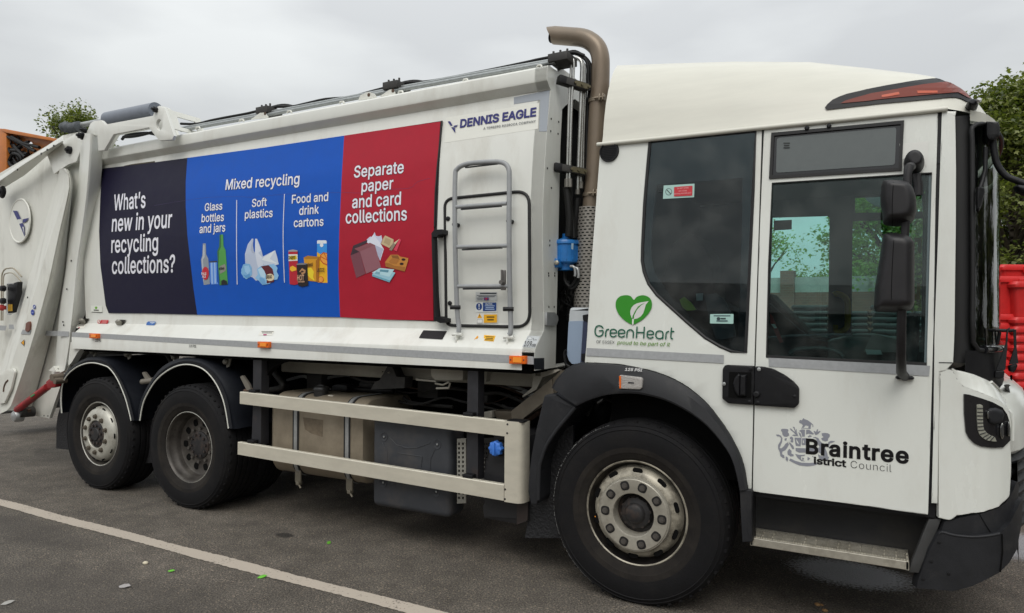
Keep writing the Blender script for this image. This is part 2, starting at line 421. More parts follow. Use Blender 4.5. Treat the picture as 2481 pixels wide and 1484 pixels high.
# letter outlines (thousandths of an em): character, advance, contours
GLYPHS = {}
for _e in """W686:155 0,16 509,82 509,163 196,175 145,187 94,197 40,189 40,200 94,211 145,224 196,306 509,380 509,462 196,474 145,486 94,497 40,488 40,499 94,510 145,523 196,603 509,670 509,530 0,455 0,368 323,351 391,336 475,350 475,335 395,318 323,230 0|h410:114 227,114 0,53 0,53 509,114 509,114 287,102 287,124 332,152 362,187 379,227 384,264 380,295 369,321 349,341 321,353 285,357 240,357 0,296 0,296 235,290 275,273 304,246 323,210 329,184 326,161 317,141 303,126 283,117 257|a389:160 -9,126 -5,94 5,68 22,48 45,35 73,30 108,34 138,43 161,58 179,78 193,125 211,178 220,234 227,265 235,273 243,276 255,276 257,267 297,240 322,196 331,149 322,118 301,100 274,41 291,57 322,79 346,104 364,133 375,194 384,239 379,286 360,306 343,322 320,333 290,337 251,337 0,277 0,277 52,272 52,252 25,215 1;170 45,202 49,228 59,248 74,263 93,272 115,276 138,276 190,259 182,231 176,200 171,175 168,134 159,103 139,95 124,92 105,102 72,130 52|t227:204 379,204 327,6 327,6 379;65 471,126 471,126 98,128 76,136 61,150 53,170 50,185 51,202 54,213 2,192 -3,168 -4,125 2,92 21,72 52,65 93|'206:78 318,70 509,136 509,128 318|s365:182 -8,145 -5,112 3,84 18,62 38,45 63,36 94,94 107,105 79,124 60,150 49,181 45,217 50,244 62,262 81,268 103,265 121,254 136,237 147,212 155,149 170,104 186,72 208,53 237,47 274,51 305,65 332,87 354,115 370,149 381,187 384,223 381,254 372,279 358,299 339,324 290,268 277,258 298,243 316,219 328,187 333,156 329,131 317,114 299,109 277,112 258,124 243,172 223,229 209,275 194,306 171,325 142,331 107,326 75,312 47,290 24,260 6,223 -5|n410:114 227,114 0,53 0,53 379,112 379,112 287,102 287,124 332,152 362,187 379,227 384,264 380,295 369,321 349,341 321,353 285,357 240,357 0,296 0,296 235,290 275,273 304,246 323,210 329,184 326,161 317,141 303,126 283,117 257|e404:212 -8,161 -2,117 16,82 46,56 85,40 132,34 187,39 242,55 290,81 329,115 359,157 378,205 384,266 374,294 361,319 341,341 315,357 282,368 242,371 194,371 169,75 169,75 221,338 221,310 202,307 237,298 269,283 294,263 314,237 326,205 330,173 326,146 313,125 294,109 270,99 241,96 211,96 178,100 139,110 106,128 80,151 61,179 50,212 46,254 53,285 73,306 105,365 91,353 63,335 39,311 19,283 4,249 -5|w567:138 0,23 379,87 379,133 214,154 137,175 41,165 41,186 135,206 214,252 379,316 379,362 214,382 136,402 41,391 41,413 135,434 214,480 379,545 379,429 0,368 0,319 172,305 225,291 280,277 338,291 338,277 280,263 225,248 172,199 0|i167:53 0,53 379,114 379,114 0;84 443,67 446,54 455,44 468,41 483,44 499,54 512,67 521,84 524,100 521,114 512,123 499,126 483,123 468,114 455,100 446|y389:47 -139,61 -86,71 -87,104 -89,130 -74,151 -36,163 -1,17 379,84 379,165 155,187 87,206 21,184 21,202 87,224 155,305 379,371 379,204 -58,177 -107,139 -136,91 -145,65 -143|o415:207 -8,159 -2,117 16,82 46,56 85,40 133,34 187,40 243,56 291,82 330,117 360,159 378,207 384,256 378,299 360,333 330,359 291,376 243,381 187,376 133,359 85,333 46,299 16,256 -2;207 46,242 51,270 66,292 89,307 117,316 151,319 187,316 224,307 258,292 287,270 310,242 325,207 330,173 325,145 310,124 287,108 258,99 224,96 187,99 151,108 117,124 89,145 66,173 51|u410:182 -5,146 -1,115 11,89 31,69 59,57 95,53 139,53 379,114 379,114 144,119 105,137 75,164 56,200 50,226 53,249 62,268 77,283 97,293 122,296 153,296 379,357 379,357 0,298 0,298 92,307 92,286 47,257 17,222 0|r259:53 0,53 379,112 379,112 321,115 321,130 347,152 367,181 380,213 385,229 384,243 384,243 322,230 324,207 326,182 323,159 315,140 301,126 284,117 262,114 237,114 0|c396:207 -8,159 -2,117 16,82 46,56 85,40 133,34 187,40 243,56 291,82 330,117 360,159 378,207 384,260 377,305 356,340 322,362 277,303 262,290 289,270 311,242 325,207 330,173 325,145 310,124 287,108 258,99 224,96 187,99 151,108 117,124 89,145 66,173 51,207 46,243 52,271 66,292 89,304 117,363 102,341 56,306 21,261 -1|l189:139 -2,101 3,74 20,58 47,53 84,53 509,114 509,114 99,120 62,130 54,146 52,160 53,170 54,181 3,162 -1|g425:207 -151,168 -148,134 -140,82 -110,51 -69,101 -41,122 -66,154 -88,207 -97,249 -92,282 -75,304 -47,311 -6,311 68,306 68,287 41,252 16,227 8,195 5,152 10,113 27,80 53,55 90,39 136,34 191,39 246,55 293,80 332,112 361,152 378,196 384,228 382,253 373,288 346,308 319,313 319,313 379,372 379,372 -9,367 -54,350 -90,324 -117,291 -136,251 -147;205 59,237 63,264 75,285 95,300 121,309 154,312 193,309 231,300 264,285 291,264 312,237 325,205 330,172 325,145 312,124 290,109 262,99 229,96 193,99 155,109 123,124 96,145 76,172 63|?358:132 152,132 159,141 230,153 252,168 269,209 298,247 334,258 357,262 384,259 406,250 425,220 452,178 462,137 453,106 425,96 404,92 378,27 378,33 418,49 452,73 479,103 499,138 511,178 516,219 511,255 498,284 478,306 451,319 418,324 382,319 344,306 311,284 284,254 261,219 235,200 205,194 158,194 152;164 -4,146 -1,131 9,121 24,118 41,121 58,131 73,146 83,164 86,181 83,196 73,206 58,209 41,206 24,196 9,181 -1|M628:60 0,60 509,152 509,277 187,287 159,299 123,311 84,322 49,307 49,318 83,330 121,342 158,352 187,476 509,568 509,568 0,504 0,504 291,504 327,505 369,506 413,507 457,513 457,498 409,482 363,467 322,456 291,342 0,286 0,170 291,159 321,145 361,129 408,112 457,119 457,120 416,121 372,122 328,122 291,122 0|x379:21 0,171 218,171 171,29 379,100 379,147 306,179 253,207 206,175 206,202 253,233 306,282 379,352 379,209 169,209 214,358 0,287 0,231 85,200 136,173 182,205 182,178 136,148 85,91 0|d424:195 -8,151 -2,111 16,79 45,55 84,39 133,34 189,39 245,55 293,79 332,112 361,151 378,196 384,228 381,253 373,287 346,306 319,311 319,311 509,372 509,372 0,313 0,313 59,307 59,287 31,252 4,227 -5;205 47,236 51,263 65,284 86,299 115,309 150,312 189,309 229,300 263,284 291,263 312,237 325,205 330,172 325,145 311,124 290,108 261,99 227,96 189,99 151,109 117,124 88,145 66,172 51|G520:269 -7,205 1,149 25,104 64,69 116,47 179,40 254,47 329,69 393,103 445,149 484,203 508,265 516,304 513,340 504,374 489,403 469,429 445,449 416,465 384,474 349,408 349,387 393,356 427,315 448,265 456,222 450,183 432,150 404,125 364,109 314,103 254,109 194,125 145,151 105,184 76,224 59,269 53,309 57,345 71,374 93,396 123,410 160,415 202,434 199,283 199,283 256,478 256,478 200,471 141,451 91,419 50,377 19,326 0|b424:229 -8,198 -5,172 4,138 31,118 59,112 59,112 0,53 0,53 509,114 509,114 319,118 319,137 346,171 373,197 381,229 384,274 378,313 361,345 332,370 293,385 245,390 189,385 133,370 84,346 45,313 16,274 -2;220 47,253 51,279 66,301 88,316 117,325 151,328 189,325 227,316 261,301 290,280 311,253 325,220 330,188 325,161 312,140 291,125 263,116 229,113 189,116 150,125 115,140 86,162 65,188 51|j167:53 379,114 379,114 -30,111 -63,102 -90,86 -113,65 -129,37 -139,4 -143,-10 -143,-10 -87,2 -87,25 -83,40 -72,50 -54,53 -29;83 443,67 446,53 455,44 468,41 483,44 499,53 512,67 521,83 524,100 521,114 512,123 499,126 483,123 468,114 455,100 446|S447:224 -9,172 -4,128 9,91 31,64 60,46 96,38 137,104 137,110 110,123 88,142 71,166 59,224 49,257 52,286 60,311 74,329 92,341 114,346 139,342 161,332 179,296 205,245 222,184 239,128 260,86 289,60 326,52 372,58 413,75 448,102 476,138 498,180 511,227 516,275 511,316 498,351 476,377 449,394 415,401 378,337 378,326 412,302 437,267 453,225 459,194 456,167 448,145 435,129 418,118 398,115 376,119 352,131 334,169 308,212 293,264 279,312 264,359 238,395 198,405 171,408 139,403 99,386 64,360 34,323 11,278 -4|f254:228 379,228 327,6 327,6 379;81 0,81 432,84 461,96 486,113 505,135 519,187 530,222 527,243 521,227 468,215 472,195 474,171 470,154 460,145 443,142 419,142 0|p424:53 -143,53 379,112 379,112 319,118 319,137 346,171 373,197 381,229 384,274 378,313 361,345 332,370 293,385 245,390 189,385 133,370 84,346 45,313 16,274 -2,229 -8,198 -5,173 4,138 31,118 59,114 59,114 -143;220 47,253 51,279 66,301 88,316 117,325 151,328 189,325 227,316 261,301 290,280 311,253 325,220 330,188 325,161 312,140 291,125 263,116 229,113 189,116 150,125 115,140 86,162 65,188 51|F410:60 0,60 509,369 509,369 452,125 452,125 278,346 278,346 221,125 221,125 0|k381:110 137,110 212,121 212,284 379,360 379,184 199,177 199;53 0,53 509,114 509,114 0;294 0,148 186,191 229,372 0|D502:219 0,96 0,96 57,215 57,272 63,318 81,354 110,379 149,394 198,399 255,394 312,379 361,354 399,320 428,275 446,221 452,93 452,93 509,225 509,294 501,353 478,399 441,433 391,455 329,462 255,455 181,433 119,398 68,351 31,291 8;125 509,125 0,60 0,60 509|E419:60 0,60 509,372 509,372 452,125 452,125 286,355 286,355 229,125 229,125 57,375 57,375 0|N523:60 0,60 509,136 509,343 183,363 151,388 107,414 55,405 54,401 108,399 157,399 195,399 509,463 509,463 0,387 0,202 290,177 331,148 381,108 452,119 454,122 384,124 328,125 291,125 0|I300:31 0,31 57,118 57,118 452,31 452,31 509,269 509,269 452,183 452,183 57,269 57,269 0|A480:16 0,201 509,276 509,463 0,395 0,287 302,264 372,232 478,245 478,213 371,191 302,85 0;110 142,110 199,370 199,370 142|L393:60 0,60 509,125 509,125 57,361 57,361 0|T449:32 452,32 509,417 509,417 452,257 452,257 0,193 0,193 452|R449:60 0,60 509,236 509,290 504,333 489,367 465,390 433,405 395,409 352,405 309,390 271,367 240,333 217,289 203,236 198,96 198,96 255,234 255,269 258,298 267,319 281,334 300,342 324,345 352,342 380,334 405,319 425,298 440,269 449,233 452,125 452,125 0;353 0,230 229,303 229,428 0|B456:60 0,60 509,241 509,289 504,329 491,359 469,381 442,394 410,398 374,395 344,387 320,356 286,315 267,315 262,339 257,363 245,385 227,402 203,414 173,418 136,413 100,400 67,377 39,344 18,301 4,247 0;125 57,245 57,296 63,330 80,349 105,355 137,352 161,342 184,327 203,306 218,279 228,248 231,125 231;125 285,238 285,288 296,308 309,323 326,333 348,336 372,330 403,313 429,283 446,240 452,125 452|O533:267 -7,205 1,150 25,105 63,70 115,48 179,40 254,48 329,70 393,105 445,150 484,205 508,267 516,329 508,384 484,429 445,464 393,486 329,493 254,486 179,464 115,429 63,384 25,329 1;267 53,310 59,349 76,383 105,408 144,425 194,430 254,425 314,408 365,383 404,349 433,310 450,267 456,223 450,184 433,151 404,125 364,109 314,103 254,109 194,125 144,151 105,184 76,223 59|C510:267 -7,205 1,150 25,104 63,70 115,48 179,40 254,48 329,70 393,104 445,150 484,205 508,267 516,340 504,373 490,402 471,427 447,448 418,463 385,473 348,408 348,389 395,357 428,315 449,267 456,223 450,184 432,150 403,125 364,109 314,103 254,109 194,125 145,151 105,184 76,223 59,267 53,315 60,357 81,389 114,408 160,473 160,463 124,448 91,428 62,402 38,373 19,341 5,305 -4|P445:60 0,60 509,235 509,289 503,332 487,366 462,390 430,404 391,409 348,404 304,390 265,366 233,332 207,289 191,235 186,109 186,109 242,233 242,269 246,297 256,318 272,333 294,342 319,344 348,342 376,333 402,318 423,297 439,268 449,232 452,125 452,125 0|Y472:203 0,203 208,16 509,91 509,192 344,222 292,250 230,224 230,251 293,280 344,381 509,455 509,268 208,268 0|1453:76 0,76 55,391 55,391 0;276 509,276 0,212 0,212 448,209 448,86 358,86 427,198 509|2453:64 0,64 47,234 229,282 282,311 327,320 371,317 397,308 419,293 436,273 449,224 460,196 457,172 447,153 433,139 413,130 390,127 362,66 362,71 405,86 442,111 473,143 496,182 511,225 516,268 511,306 497,337 474,361 445,376 411,381 372,371 318,336 259,267 180,153 60,153 57,389 57,389 0|5453:221 -7,178 -2,140 11,108 32,83 60,66 93,60 130,122 130,127 108,138 89,173 60,221 50,250 53,276 64,298 82,314 104,324 131,328 162,324 193,314 221,297 244,275 262,248 273,218 277,167 268,128 246,67 253,96 509,366 509,366 452,151 452,134 301,136 301,178 325,229 334,263 330,294 321,321 306,345 285,364 260,379 231,388 199,391 163,385 117,369 76,343 41,309 15,268 -1|0453:227 -7,174 1,130 24,95 62,69 113,53 178,48 254,53 330,69 395,95 447,130 484,174 508,227 516,279 508,323 484,358 447,384 395,400 330,405 254,400 178,384 113,359 62,323 24,279 1;227 50,261 56,290 74,313 103,330 144,340 194,344 254,340 314,330 365,313 405,290 435,261 453,227 460,192 453,163 435,140 405,123 365,113 314,109 254,113 194,123 144,140 103,163 74,192 56|9453:226 516,271 510,310 494,343 468,368 434,384 393,389 347,385 309,373 270,315 168,200 0,130 0,301 248,307 248,287 221,257 202,218 195,175 199,137 214,106 237,83 269,68 307,64 352,69 397,85 436,110 469,143 494,182 510;226 460,199 457,174 446,154 429,138 407,129 381,125 352,129 322,138 295,154 274,174 257,199 247,226 243,254 247,279 257,299 273,314 295,324 321,327 350,324 381,314 407,299 429,279 446,254 457|H517:60 0,60 509,125 509,125 289,392 289,392 509,457 509,457 0,392 0,392 232,125 232,125 0|J396:185 -7,124 3,75 33,44 81,33 145,33 173,98 173,98 145,104 104,122 74,149 56,185 50,220 56,248 74,266 104,272 145,272 509,336 509,336 145,326 81,294 33,246 3|U517:259 -8,203 -2,154 15,114 43,85 80,66 124,60 173,60 509,124 509,124 178,128 144,141 113,160 87,187 68,220 56,259 52,298 56,331 68,357 87,377 113,389 144,393 178,393 509,457 509,457 173,451 124,433 80,403 43,363 15,315 -2|X474:18 0,217 284,217 236,29 509,104 509,178 400,204 361,223 329,243 292,232 292,252 329,272 361,298 400,374 509,446 509,259 239,259 287,456 0,382 0,292 129,268 165,250 195,230 231,244 231,225 196,206 166,182 129,91 0|V480:204 0,16 509,84 509,192 206,215 137,248 31,235 31,267 138,290 206,395 509,463 509,278 0| 188:""".split('|'):
    _h, _l = _e[1:].split(':', 1)
    GLYPHS[_e[0]] = (int(_h), [[tuple(int(q) for q in p.split()) for p in l.split(',')] for l in _l.split(';') if l])
def _area(l): return sum(a[0] * b[1] - b[0] * a[1] for a, b in zip(l, l[1:] + l[:1])) / 2
def _inside(p, l):
    c = False
    for a, b in zip(l, l[1:] + l[:1]):
        if (a[1] > p[1]) != (b[1] > p[1]) and p[0] < (b[0] - a[0]) * (p[1] - a[1]) / (b[1] - a[1]) + a[0]: c = not c
    return c
from mathutils.geometry import delaunay_2d_cdt
_gc = {}
def one_glyph(ch, w):
    if (ch, w) in _gc: return _gc[(ch, w)]
    adv, loops = GLYPHS[ch]; vs, fs = [], []
    if loops:
        sg = 1 if _area(max(loops, key=lambda l: abs(_area(l)))) > 0 else -1
        gl = []
        for l in loops:
            d = [p for i, p in enumerate(l) if (p[0] - l[i - 1][0]) ** 2 + (p[1] - l[i - 1][1]) ** 2 > 9]
            r = []
            for i, p in enumerate(d):
                a, b = d[i - 1], d[(i + 1) % len(d)]
                n1 = Vector((p[1] - a[1], a[0] - p[0])).normalized(); n2 = Vector((b[1] - p[1], p[0] - b[0])).normalized()
                n = n1 + n2
                n = n / max(.5, n.dot(n1)) if n.length > .3 else n1
                r.append((p[0] + n.x * w * sg, p[1] + n.y * w * sg))
            gl.append(r)
        iv, ie = [], []
        for l in gl:
            b0 = len(iv); iv += [Vector(p) for p in l]; ie += [(b0 + i, b0 + (i + 1) % len(l)) for i in range(len(l))]
        ov, oe, of = delaunay_2d_cdt(iv, ie, [], 0, 1e-3)[:3]
        for f in of:
            c = sum((ov[i] for i in f), Vector((0, 0))) / len(f); wn = 0
            for l in gl:
                for p, q in zip(l, l[1:] + l[:1]):
                    if (p[1] <= c.y) != (q[1] <= c.y):
                        x = p[0] + (c.y - p[1]) / (q[1] - p[1]) * (q[0] - p[0])
                        if x > c.x: wn += 1 if q[1] > p[1] else -1
            if wn * sg > 0: fs.append(tuple(f))
        vs = [(p.x / 1000, p.y / 1000) for p in ov]
    _gc[(ch, w)] = (adv, vs, fs)
    return _gc[(ch, w)]
def glyph_mesh(s, weight=0.0, spacing=1.0):
    vs, fs = [], []; x = 0.0
    for ch in s:
        adv, v, f = one_glyph(ch, weight * 1000)
        b0 = len(vs); vs += [(p[0] + x, p[1], 0) for p in v]; fs += [tuple(b0 + i for i in t) for t in f]
        x += adv / 1000 * spacing
    return vs, fs
CAPH = None
def text_bm(bm, s, P0, P1, PT, fn=None, off=.004, weight=.0, spacing=1.0, mi=0, nrm=None):
    """letters laid between world points P0 and P1 on the baseline; PT is the top of a capital above P0"""
    global CAPH
    if CAPH is None: CAPH = max(v[1] for v in glyph_mesh('H')[0])
    vs, fs = glyph_mesh(s, weight, spacing)
    if not vs: return
    x0 = min(v[0] for v in vs); x1 = max(v[0] for v in vs)
    e1 = P1 - P0; e2 = PT - P0
    out = []
    for v in vs:
        p = P0 + e1 * ((v[0] - x0) / (x1 - x0)) + e2 * (v[1] / CAPH)
        if fn: p.y = fn(p.z) - off
        elif nrm: p = p + Vector(nrm) * off
        else: p.y -= off
        out.append(bm.verts.new(p))
    for f in fs:
        try:
            g = bm.faces.new([out[i] for i in f]); g.material_index = mi; g.normal_update()
            if g.normal.dot(g.calc_center_median() - CAM) > 0: g.normal_flip()
        except ValueError: pass
def text(name, lines, S, material, parent, off=.004, weight=0.0, spacing=1.0, halo=None):
    """lines: (string, start, end, dx, height) in picture coordinates; one mesh per phrase"""
    bm = bmesh.new()
    for s, a, b, dx, h in lines:
        P0 = S(a); P1 = S(b); PT = S((a[0] + dx, a[1] - h))
        if halo:
            text_bm(bm, s, P0, P1, PT, getattr(S, 'fn', None), off, weight + .018, spacing, 1)
            text_bm(bm, s, P0, P1, PT, getattr(S, 'fn', None), off + .0012, weight, spacing, 0)
        else:
            text_bm(bm, s, P0, P1, PT, getattr(S, 'fn', None), off, weight, spacing, 0)
    return link(name, bm, [material, halo] if halo else material, parent, smooth=False)
def decal(name, items, S, parent, off=.004, step=.0006, cut=0):
    """stack of thin printed shapes: items = (hex colour or material, outline)"""
    bm = bmesh.new(); ms = []
    for k, (c, pts) in enumerate(items):
        m = flat(c) if isinstance(c, str) else c
        if m not in ms: ms.append(m)
        b2 = bmesh.new(); fill2d(b2, pts, (), cut)
        mp = {}
        for v in b2.verts: mp[v] = bm.verts.new(S((v.co.x, v.co.y), off + k * step))
        for f in b2.faces:
            g = bm.faces.new([mp[v] for v in f.verts]); g.material_index = ms.index(m); g.normal_update()
            if g.normal.dot(g.calc_center_median() - CAM) > 0: g.normal_flip()
        b2.free()
    return link(name, bm, ms, parent, smooth=False)
def bolts(name, pts, S, r, h, material, parent, off=0.0, seg=8, nrm=(0, -1, 0)):
    n = Vector(nrm)
    for p in pts:
        bm = bmesh.new(); c = S(p, off); add_tube(bm, [c, c + n * h * .7, c + n * h], [r, r, r * .55], seg)
        o = link(name, bm, material, parent, recalc=True)
    return o
def cyl_y(bm, c, r, y0, y1, seg=16, mi=0):
    add_tube(bm, [(c[0], y0, c[1]), (c[0], y1, c[1])], r, seg, True, mi)
# ================================================================ ground
def ground_mat(name):
    m = bpy.data.materials.new(name); m.use_nodes = True; t = m.node_tree; b = t.nodes['Principled BSDF']; N = t.nodes.new; L = t.links.new
    tc = N('ShaderNodeTexCoord')
    def noise(sc, det=6, ro=.6, src=None):
        n = N('ShaderNodeTexNoise'); n.inputs['Scale'].default_value = sc; n.inputs['Detail'].default_value = det; n.inputs['Roughness'].default_value = ro
        L(tc.outputs['Object'], n.inputs[0]); return n
    big = noise(.7, 5); mid = noise(5, 6); fine = noise(95, 4, .75); fine2 = noise(55, 4, .7)
    vo = N('ShaderNodeTexVoronoi'); vo.inputs['Scale'].default_value = 130; L(tc.outputs['Object'], vo.inputs[0])
    r1 = N('ShaderNodeValToRGB'); e = r1.color_ramp.elements
    e[0].position = .38; e[0].color = (.036, .031, .026, 1); e[1].position = .66; e[1].color = (.225, .198, .166, 1)
    L(fine.outputs[0], r1.inputs[0])
    # single pale and dark stones
    sep = N('ShaderNodeSeparateColor'); L(vo.outputs['Color'], sep.inputs[0])
    r2 = N('ShaderNodeMapRange'); r2.inputs[1].default_value = .9; r2.inputs[2].default_value = 1.0; r2.inputs[4].default_value = .8; L(sep.outputs[0], r2.inputs[0])
    mx = N('ShaderNodeMix'); mx.data_type = 'RGBA'; L(r2.outputs[0], mx.inputs[0]); L(r1.outputs[0], mx.inputs[6]); mx.inputs[7].default_value = (.34, .28, .21, 1)
    r3 = N('ShaderNodeMapRange'); r3.inputs[1].default_value = .3; r3.inputs[2].default_value = .7; r3.inputs[3].default_value = .72; r3.inputs[4].default_value = 1.22; L(mid.outputs[0], r3.inputs[0])
    r4 = N('ShaderNodeMapRange'); r4.inputs[1].default_value = .3; r4.inputs[2].default_value = .7; r4.inputs[3].default_value = .78; r4.inputs[4].default_value = 1.2; L(big.outputs[0], r4.inputs[0])
    mu = N('ShaderNodeMath'); mu.operation = 'MULTIPLY'; L(r3.outputs[0], mu.inputs[0]); L(r4.outputs[0], mu.inputs[1])
    m2 = N('ShaderNodeMix'); m2.data_type = 'RGBA'; m2.blend_type = 'MULTIPLY'; m2.inputs[0].default_value = 1; L(mx.outputs[2], m2.inputs[6]); L(mu.outputs[0], m2.inputs[7])
    col = m2.outputs[2]
    # stains, and light reflections painted as colour: (x, y, rx, ry, colour, amount, edge noise)
    for (x, y, rx, ry, cc, am, ns) in STAINS_AND_GLINTS:
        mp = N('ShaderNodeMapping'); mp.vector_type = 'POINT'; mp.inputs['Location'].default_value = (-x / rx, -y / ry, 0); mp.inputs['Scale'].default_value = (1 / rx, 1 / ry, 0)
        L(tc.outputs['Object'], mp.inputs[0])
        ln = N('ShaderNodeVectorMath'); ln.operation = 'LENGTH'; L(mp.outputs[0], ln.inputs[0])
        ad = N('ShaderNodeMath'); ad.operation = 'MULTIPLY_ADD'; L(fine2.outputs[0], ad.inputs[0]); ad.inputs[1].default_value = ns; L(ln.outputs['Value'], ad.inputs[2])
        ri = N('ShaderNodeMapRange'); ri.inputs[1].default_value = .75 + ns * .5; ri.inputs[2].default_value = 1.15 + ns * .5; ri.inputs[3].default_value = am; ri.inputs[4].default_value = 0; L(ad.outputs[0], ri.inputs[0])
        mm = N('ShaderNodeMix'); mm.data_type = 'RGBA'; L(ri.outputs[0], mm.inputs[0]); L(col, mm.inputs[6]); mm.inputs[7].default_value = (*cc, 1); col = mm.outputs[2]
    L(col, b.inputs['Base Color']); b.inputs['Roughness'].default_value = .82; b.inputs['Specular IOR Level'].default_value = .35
    bp = N('ShaderNodeBump'); bp.inputs['Strength'].default_value = .9; bp.inputs['Distance'].default_value = .006
    ad = N('ShaderNodeMath'); ad.operation = 'ADD'; L(fine.outputs[0], ad.inputs[0]); L(vo.outputs['Distance'], ad.inputs[1])
    L(ad.outputs[0], bp.inputs['Height']); L(bp.outputs[0], b.inputs['Normal'])
    return m
gz = lambda c, x, y: aZ(P(c, (x, y))[0], 0)
step_glint = gz('s', 1090, 430); oil = gz('o', 2040, 928)  # light reflection under the step, painted as pale colour; then the oil spot
bumper_glint = aZ((2462, 1320), 0)  # bluish reflection right of the bumper, painted into the ground colour
STAINS_AND_GLINTS = [(step_glint.x, step_glint.y, .34, .24, (.85, .86, .90), .9, 1.5), (oil.x, oil.y, .085, .05, (.012, .011, .01), .8, .5),
          (bumper_glint.x, bumper_glint.y, .5, .35, (.38, .39, .42), .6, 1.2), (-2.5, -1.6, 1.3, .5, (.05, .044, .038), .4, 1.2), (-4.6, -1.0, .9, .2, (.04, .036, .032), .45, 1.2), (-.2, -1.15, .8, .18, (.03, .027, .024), .4, 1.2),
          (-6.5, 2.2, .7, .25, (.02, .018, .016), .5, .9), (-5.2, .4, .3, .08, (.02, .018, .016), .55, .8), (-7.2, 1.4, .5, .2, (.13, .08, .05), .5, 1)]
bm = bmesh.new()
for y0, y1 in ((-60, 120),):
    vs = [bm.verts.new(p) for p in ((-90, y0, 0), (90, y0, 0), (90, y1, 0), (-90, y1, 0))]; bm.faces.new(vs)
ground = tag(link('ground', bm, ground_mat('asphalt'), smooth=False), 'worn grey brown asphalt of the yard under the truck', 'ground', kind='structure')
# white line: a worn band parallel to the truck
def line_mat():
    m = bpy.data.materials.new('worn_line_paint'); m.use_nodes = True; t = m.node_tree; b = t.nodes['Principled BSDF']; N = t.nodes.new; L = t.links.new
    tc = N('ShaderNodeTexCoord')
    n = N('ShaderNodeTexNoise'); n.inputs['Scale'].default_value = 70; n.inputs['Detail'].default_value = 5; L(tc.outputs['Object'], n.inputs[0])
    n2 = N('ShaderNodeTexNoise'); n2.inputs['Scale'].default_value = 4; n2.inputs['Detail'].default_value = 6; L(tc.outputs['Object'], n2.inputs[0])
    ad = N('ShaderNodeMath'); ad.operation = 'MULTIPLY_ADD'; L(n2.outputs[0], ad.inputs[0]); ad.inputs[1].default_value = .6; L(n.outputs[0], ad.inputs[2])
    r = N('ShaderNodeValToRGB'); e = r.color_ramp.elements; e[0].position = .52; e[0].color = (.10, .088, .075, 1); e[1].position = .70; e[1].color = (.44, .385, .32, 1)
    L(ad.outputs[0], r.inputs[0]); L(r.outputs[0], b.inputs['Base Color']); b.inputs['Roughness'].default_value = .8
    bp = N('ShaderNodeBump'); bp.inputs['Strength'].default_value = .6; bp.inputs['Distance'].default_value = .004; L(n.outputs[0], bp.inputs['Height']); L(bp.outputs[0], b.inputs['Normal'])
    return m
bm = bmesh.new(); n = 900; prev = None
for k in range(n + 1):
    x = -14 + 17 * k / n
    j1 = .006 * math.sin(x * 3.1) + random.uniform(-.0045, .0045); j2 = .005 * math.sin(x * 4.7 + 1) + random.uniform(-.0045, .0045)
    a = bm.verts.new((x, -.742 + j1 + .012 * math.sin(x * .5), .004)); c = bm.verts.new((x, -.632 + j2 + .012 * math.sin(x * .5), .004))
    if prev: bm.faces.new((prev[0], a, c, prev[1]))
    prev = (a, c)
tag(link('painted_line', bm, line_mat(), smooth=False), 'worn off white parking line painted across the asphalt', 'road marking', kind='structure')
# ================================================================ the refuse truck
truck = tag(empty('refuse_truck'), 'white refuse collection truck with a navy, blue and red recycling banner on its side', 'refuse truck')
XF = -0.658
PT_ = [(1.54, .125), (1.604, .134), (1.86, .121), (2.153, .107), (2.35, .112), (2.6, .133), (2.752, .149), (3.14, .221)]
bodyY = lerp_tab(PT_)
skirtY = lerp_tab([(1.31, 0), (1.425, 0), (1.445, .006), (1.46, .02), (1.555, .125)])
SPN = SZf(bodyY)      # the bulged side panel
SSK = SZf(skirtY)     # the sloping shelf and skirt under it
XL = aY(P('w', (596, 650))[0], 0).x
def prof_body():
    near = [(.0, 1.312), (0, 1.425), (.006, 1.445), (.02, 1.46), (.118, 1.548), (.128, 1.56)]
    near += [(y, z) for z, y in sorted((z, bodyY(z)) for z in [1.604 + .096 * k for k in range(16)] + [3.14])]
    near += [(.205, 3.152), (.168, 3.186), (.164, 3.20), (.172, 3.275), (.18, 3.288), (.20, 3.293), (.34, 3.293), (.36, 3.26), (1.25, 3.27)]
    return near
near = prof_body()
full = near + [(2.5 - y, z) for y, z in reversed(near[:-1])] + [(2.0, 1.30), (.5, 1.30)]
bm = bmesh.new()
A = [bm.verts.new((XF, y, z)) for y, z in full]; B = [bm.verts.new((XL, y, z)) for y, z in full]
for i in range(len(full)):
    j = (i + 1) % len(full); bm.faces.new((A[i], A[j], B[j], B[i]))
bm.faces.new(B)
container = link('container_body', bm, PAINT, truck, ang=24, recalc=True)
# front frame of the container: outer profile down to the recessed dark front wall
inner = [(.312, 1.30), (.339, 1.92), (.376, 2.785), (.405, 3.06)]
top_in = [tuple(aX(p, XF).yz) for p in P('e', (225, 675), (250, 640), (365, 715), (372, 560), (380, 405))]
hz_ = top_in[2][1]
nr_ = near[:-4]
outl = nr_ + [(.20, 3.293), (.34, 3.293), (.40, 3.34), (2.1, 3.34), (2.16, 3.293), (2.30, 3.293)] + [(2.5 - y, z) for y, z in reversed(nr_)]
hole = inner + [(.46, 3.10), (.62, hz_), (1.88, hz_), (2.04, 3.10)] + [(2.5 - y, z) for y, z in reversed(inner)]
hole[0] = (.312, 1.32); hole[-1] = (2.188, 1.32)
bm = bmesh.new(); fill2d(bm, outl, [hole])
for v in bm.verts: v.co = Vector((XF + .002, v.co.x, v.co.y))
for f in bm.faces:
    f.normal_update()
    if f.normal.x < 0: f.normal_flip()
solid(bm, 1, (-.09, 0, 0))
fp = link('front_frame', bm, PAINT, container, ang=25)
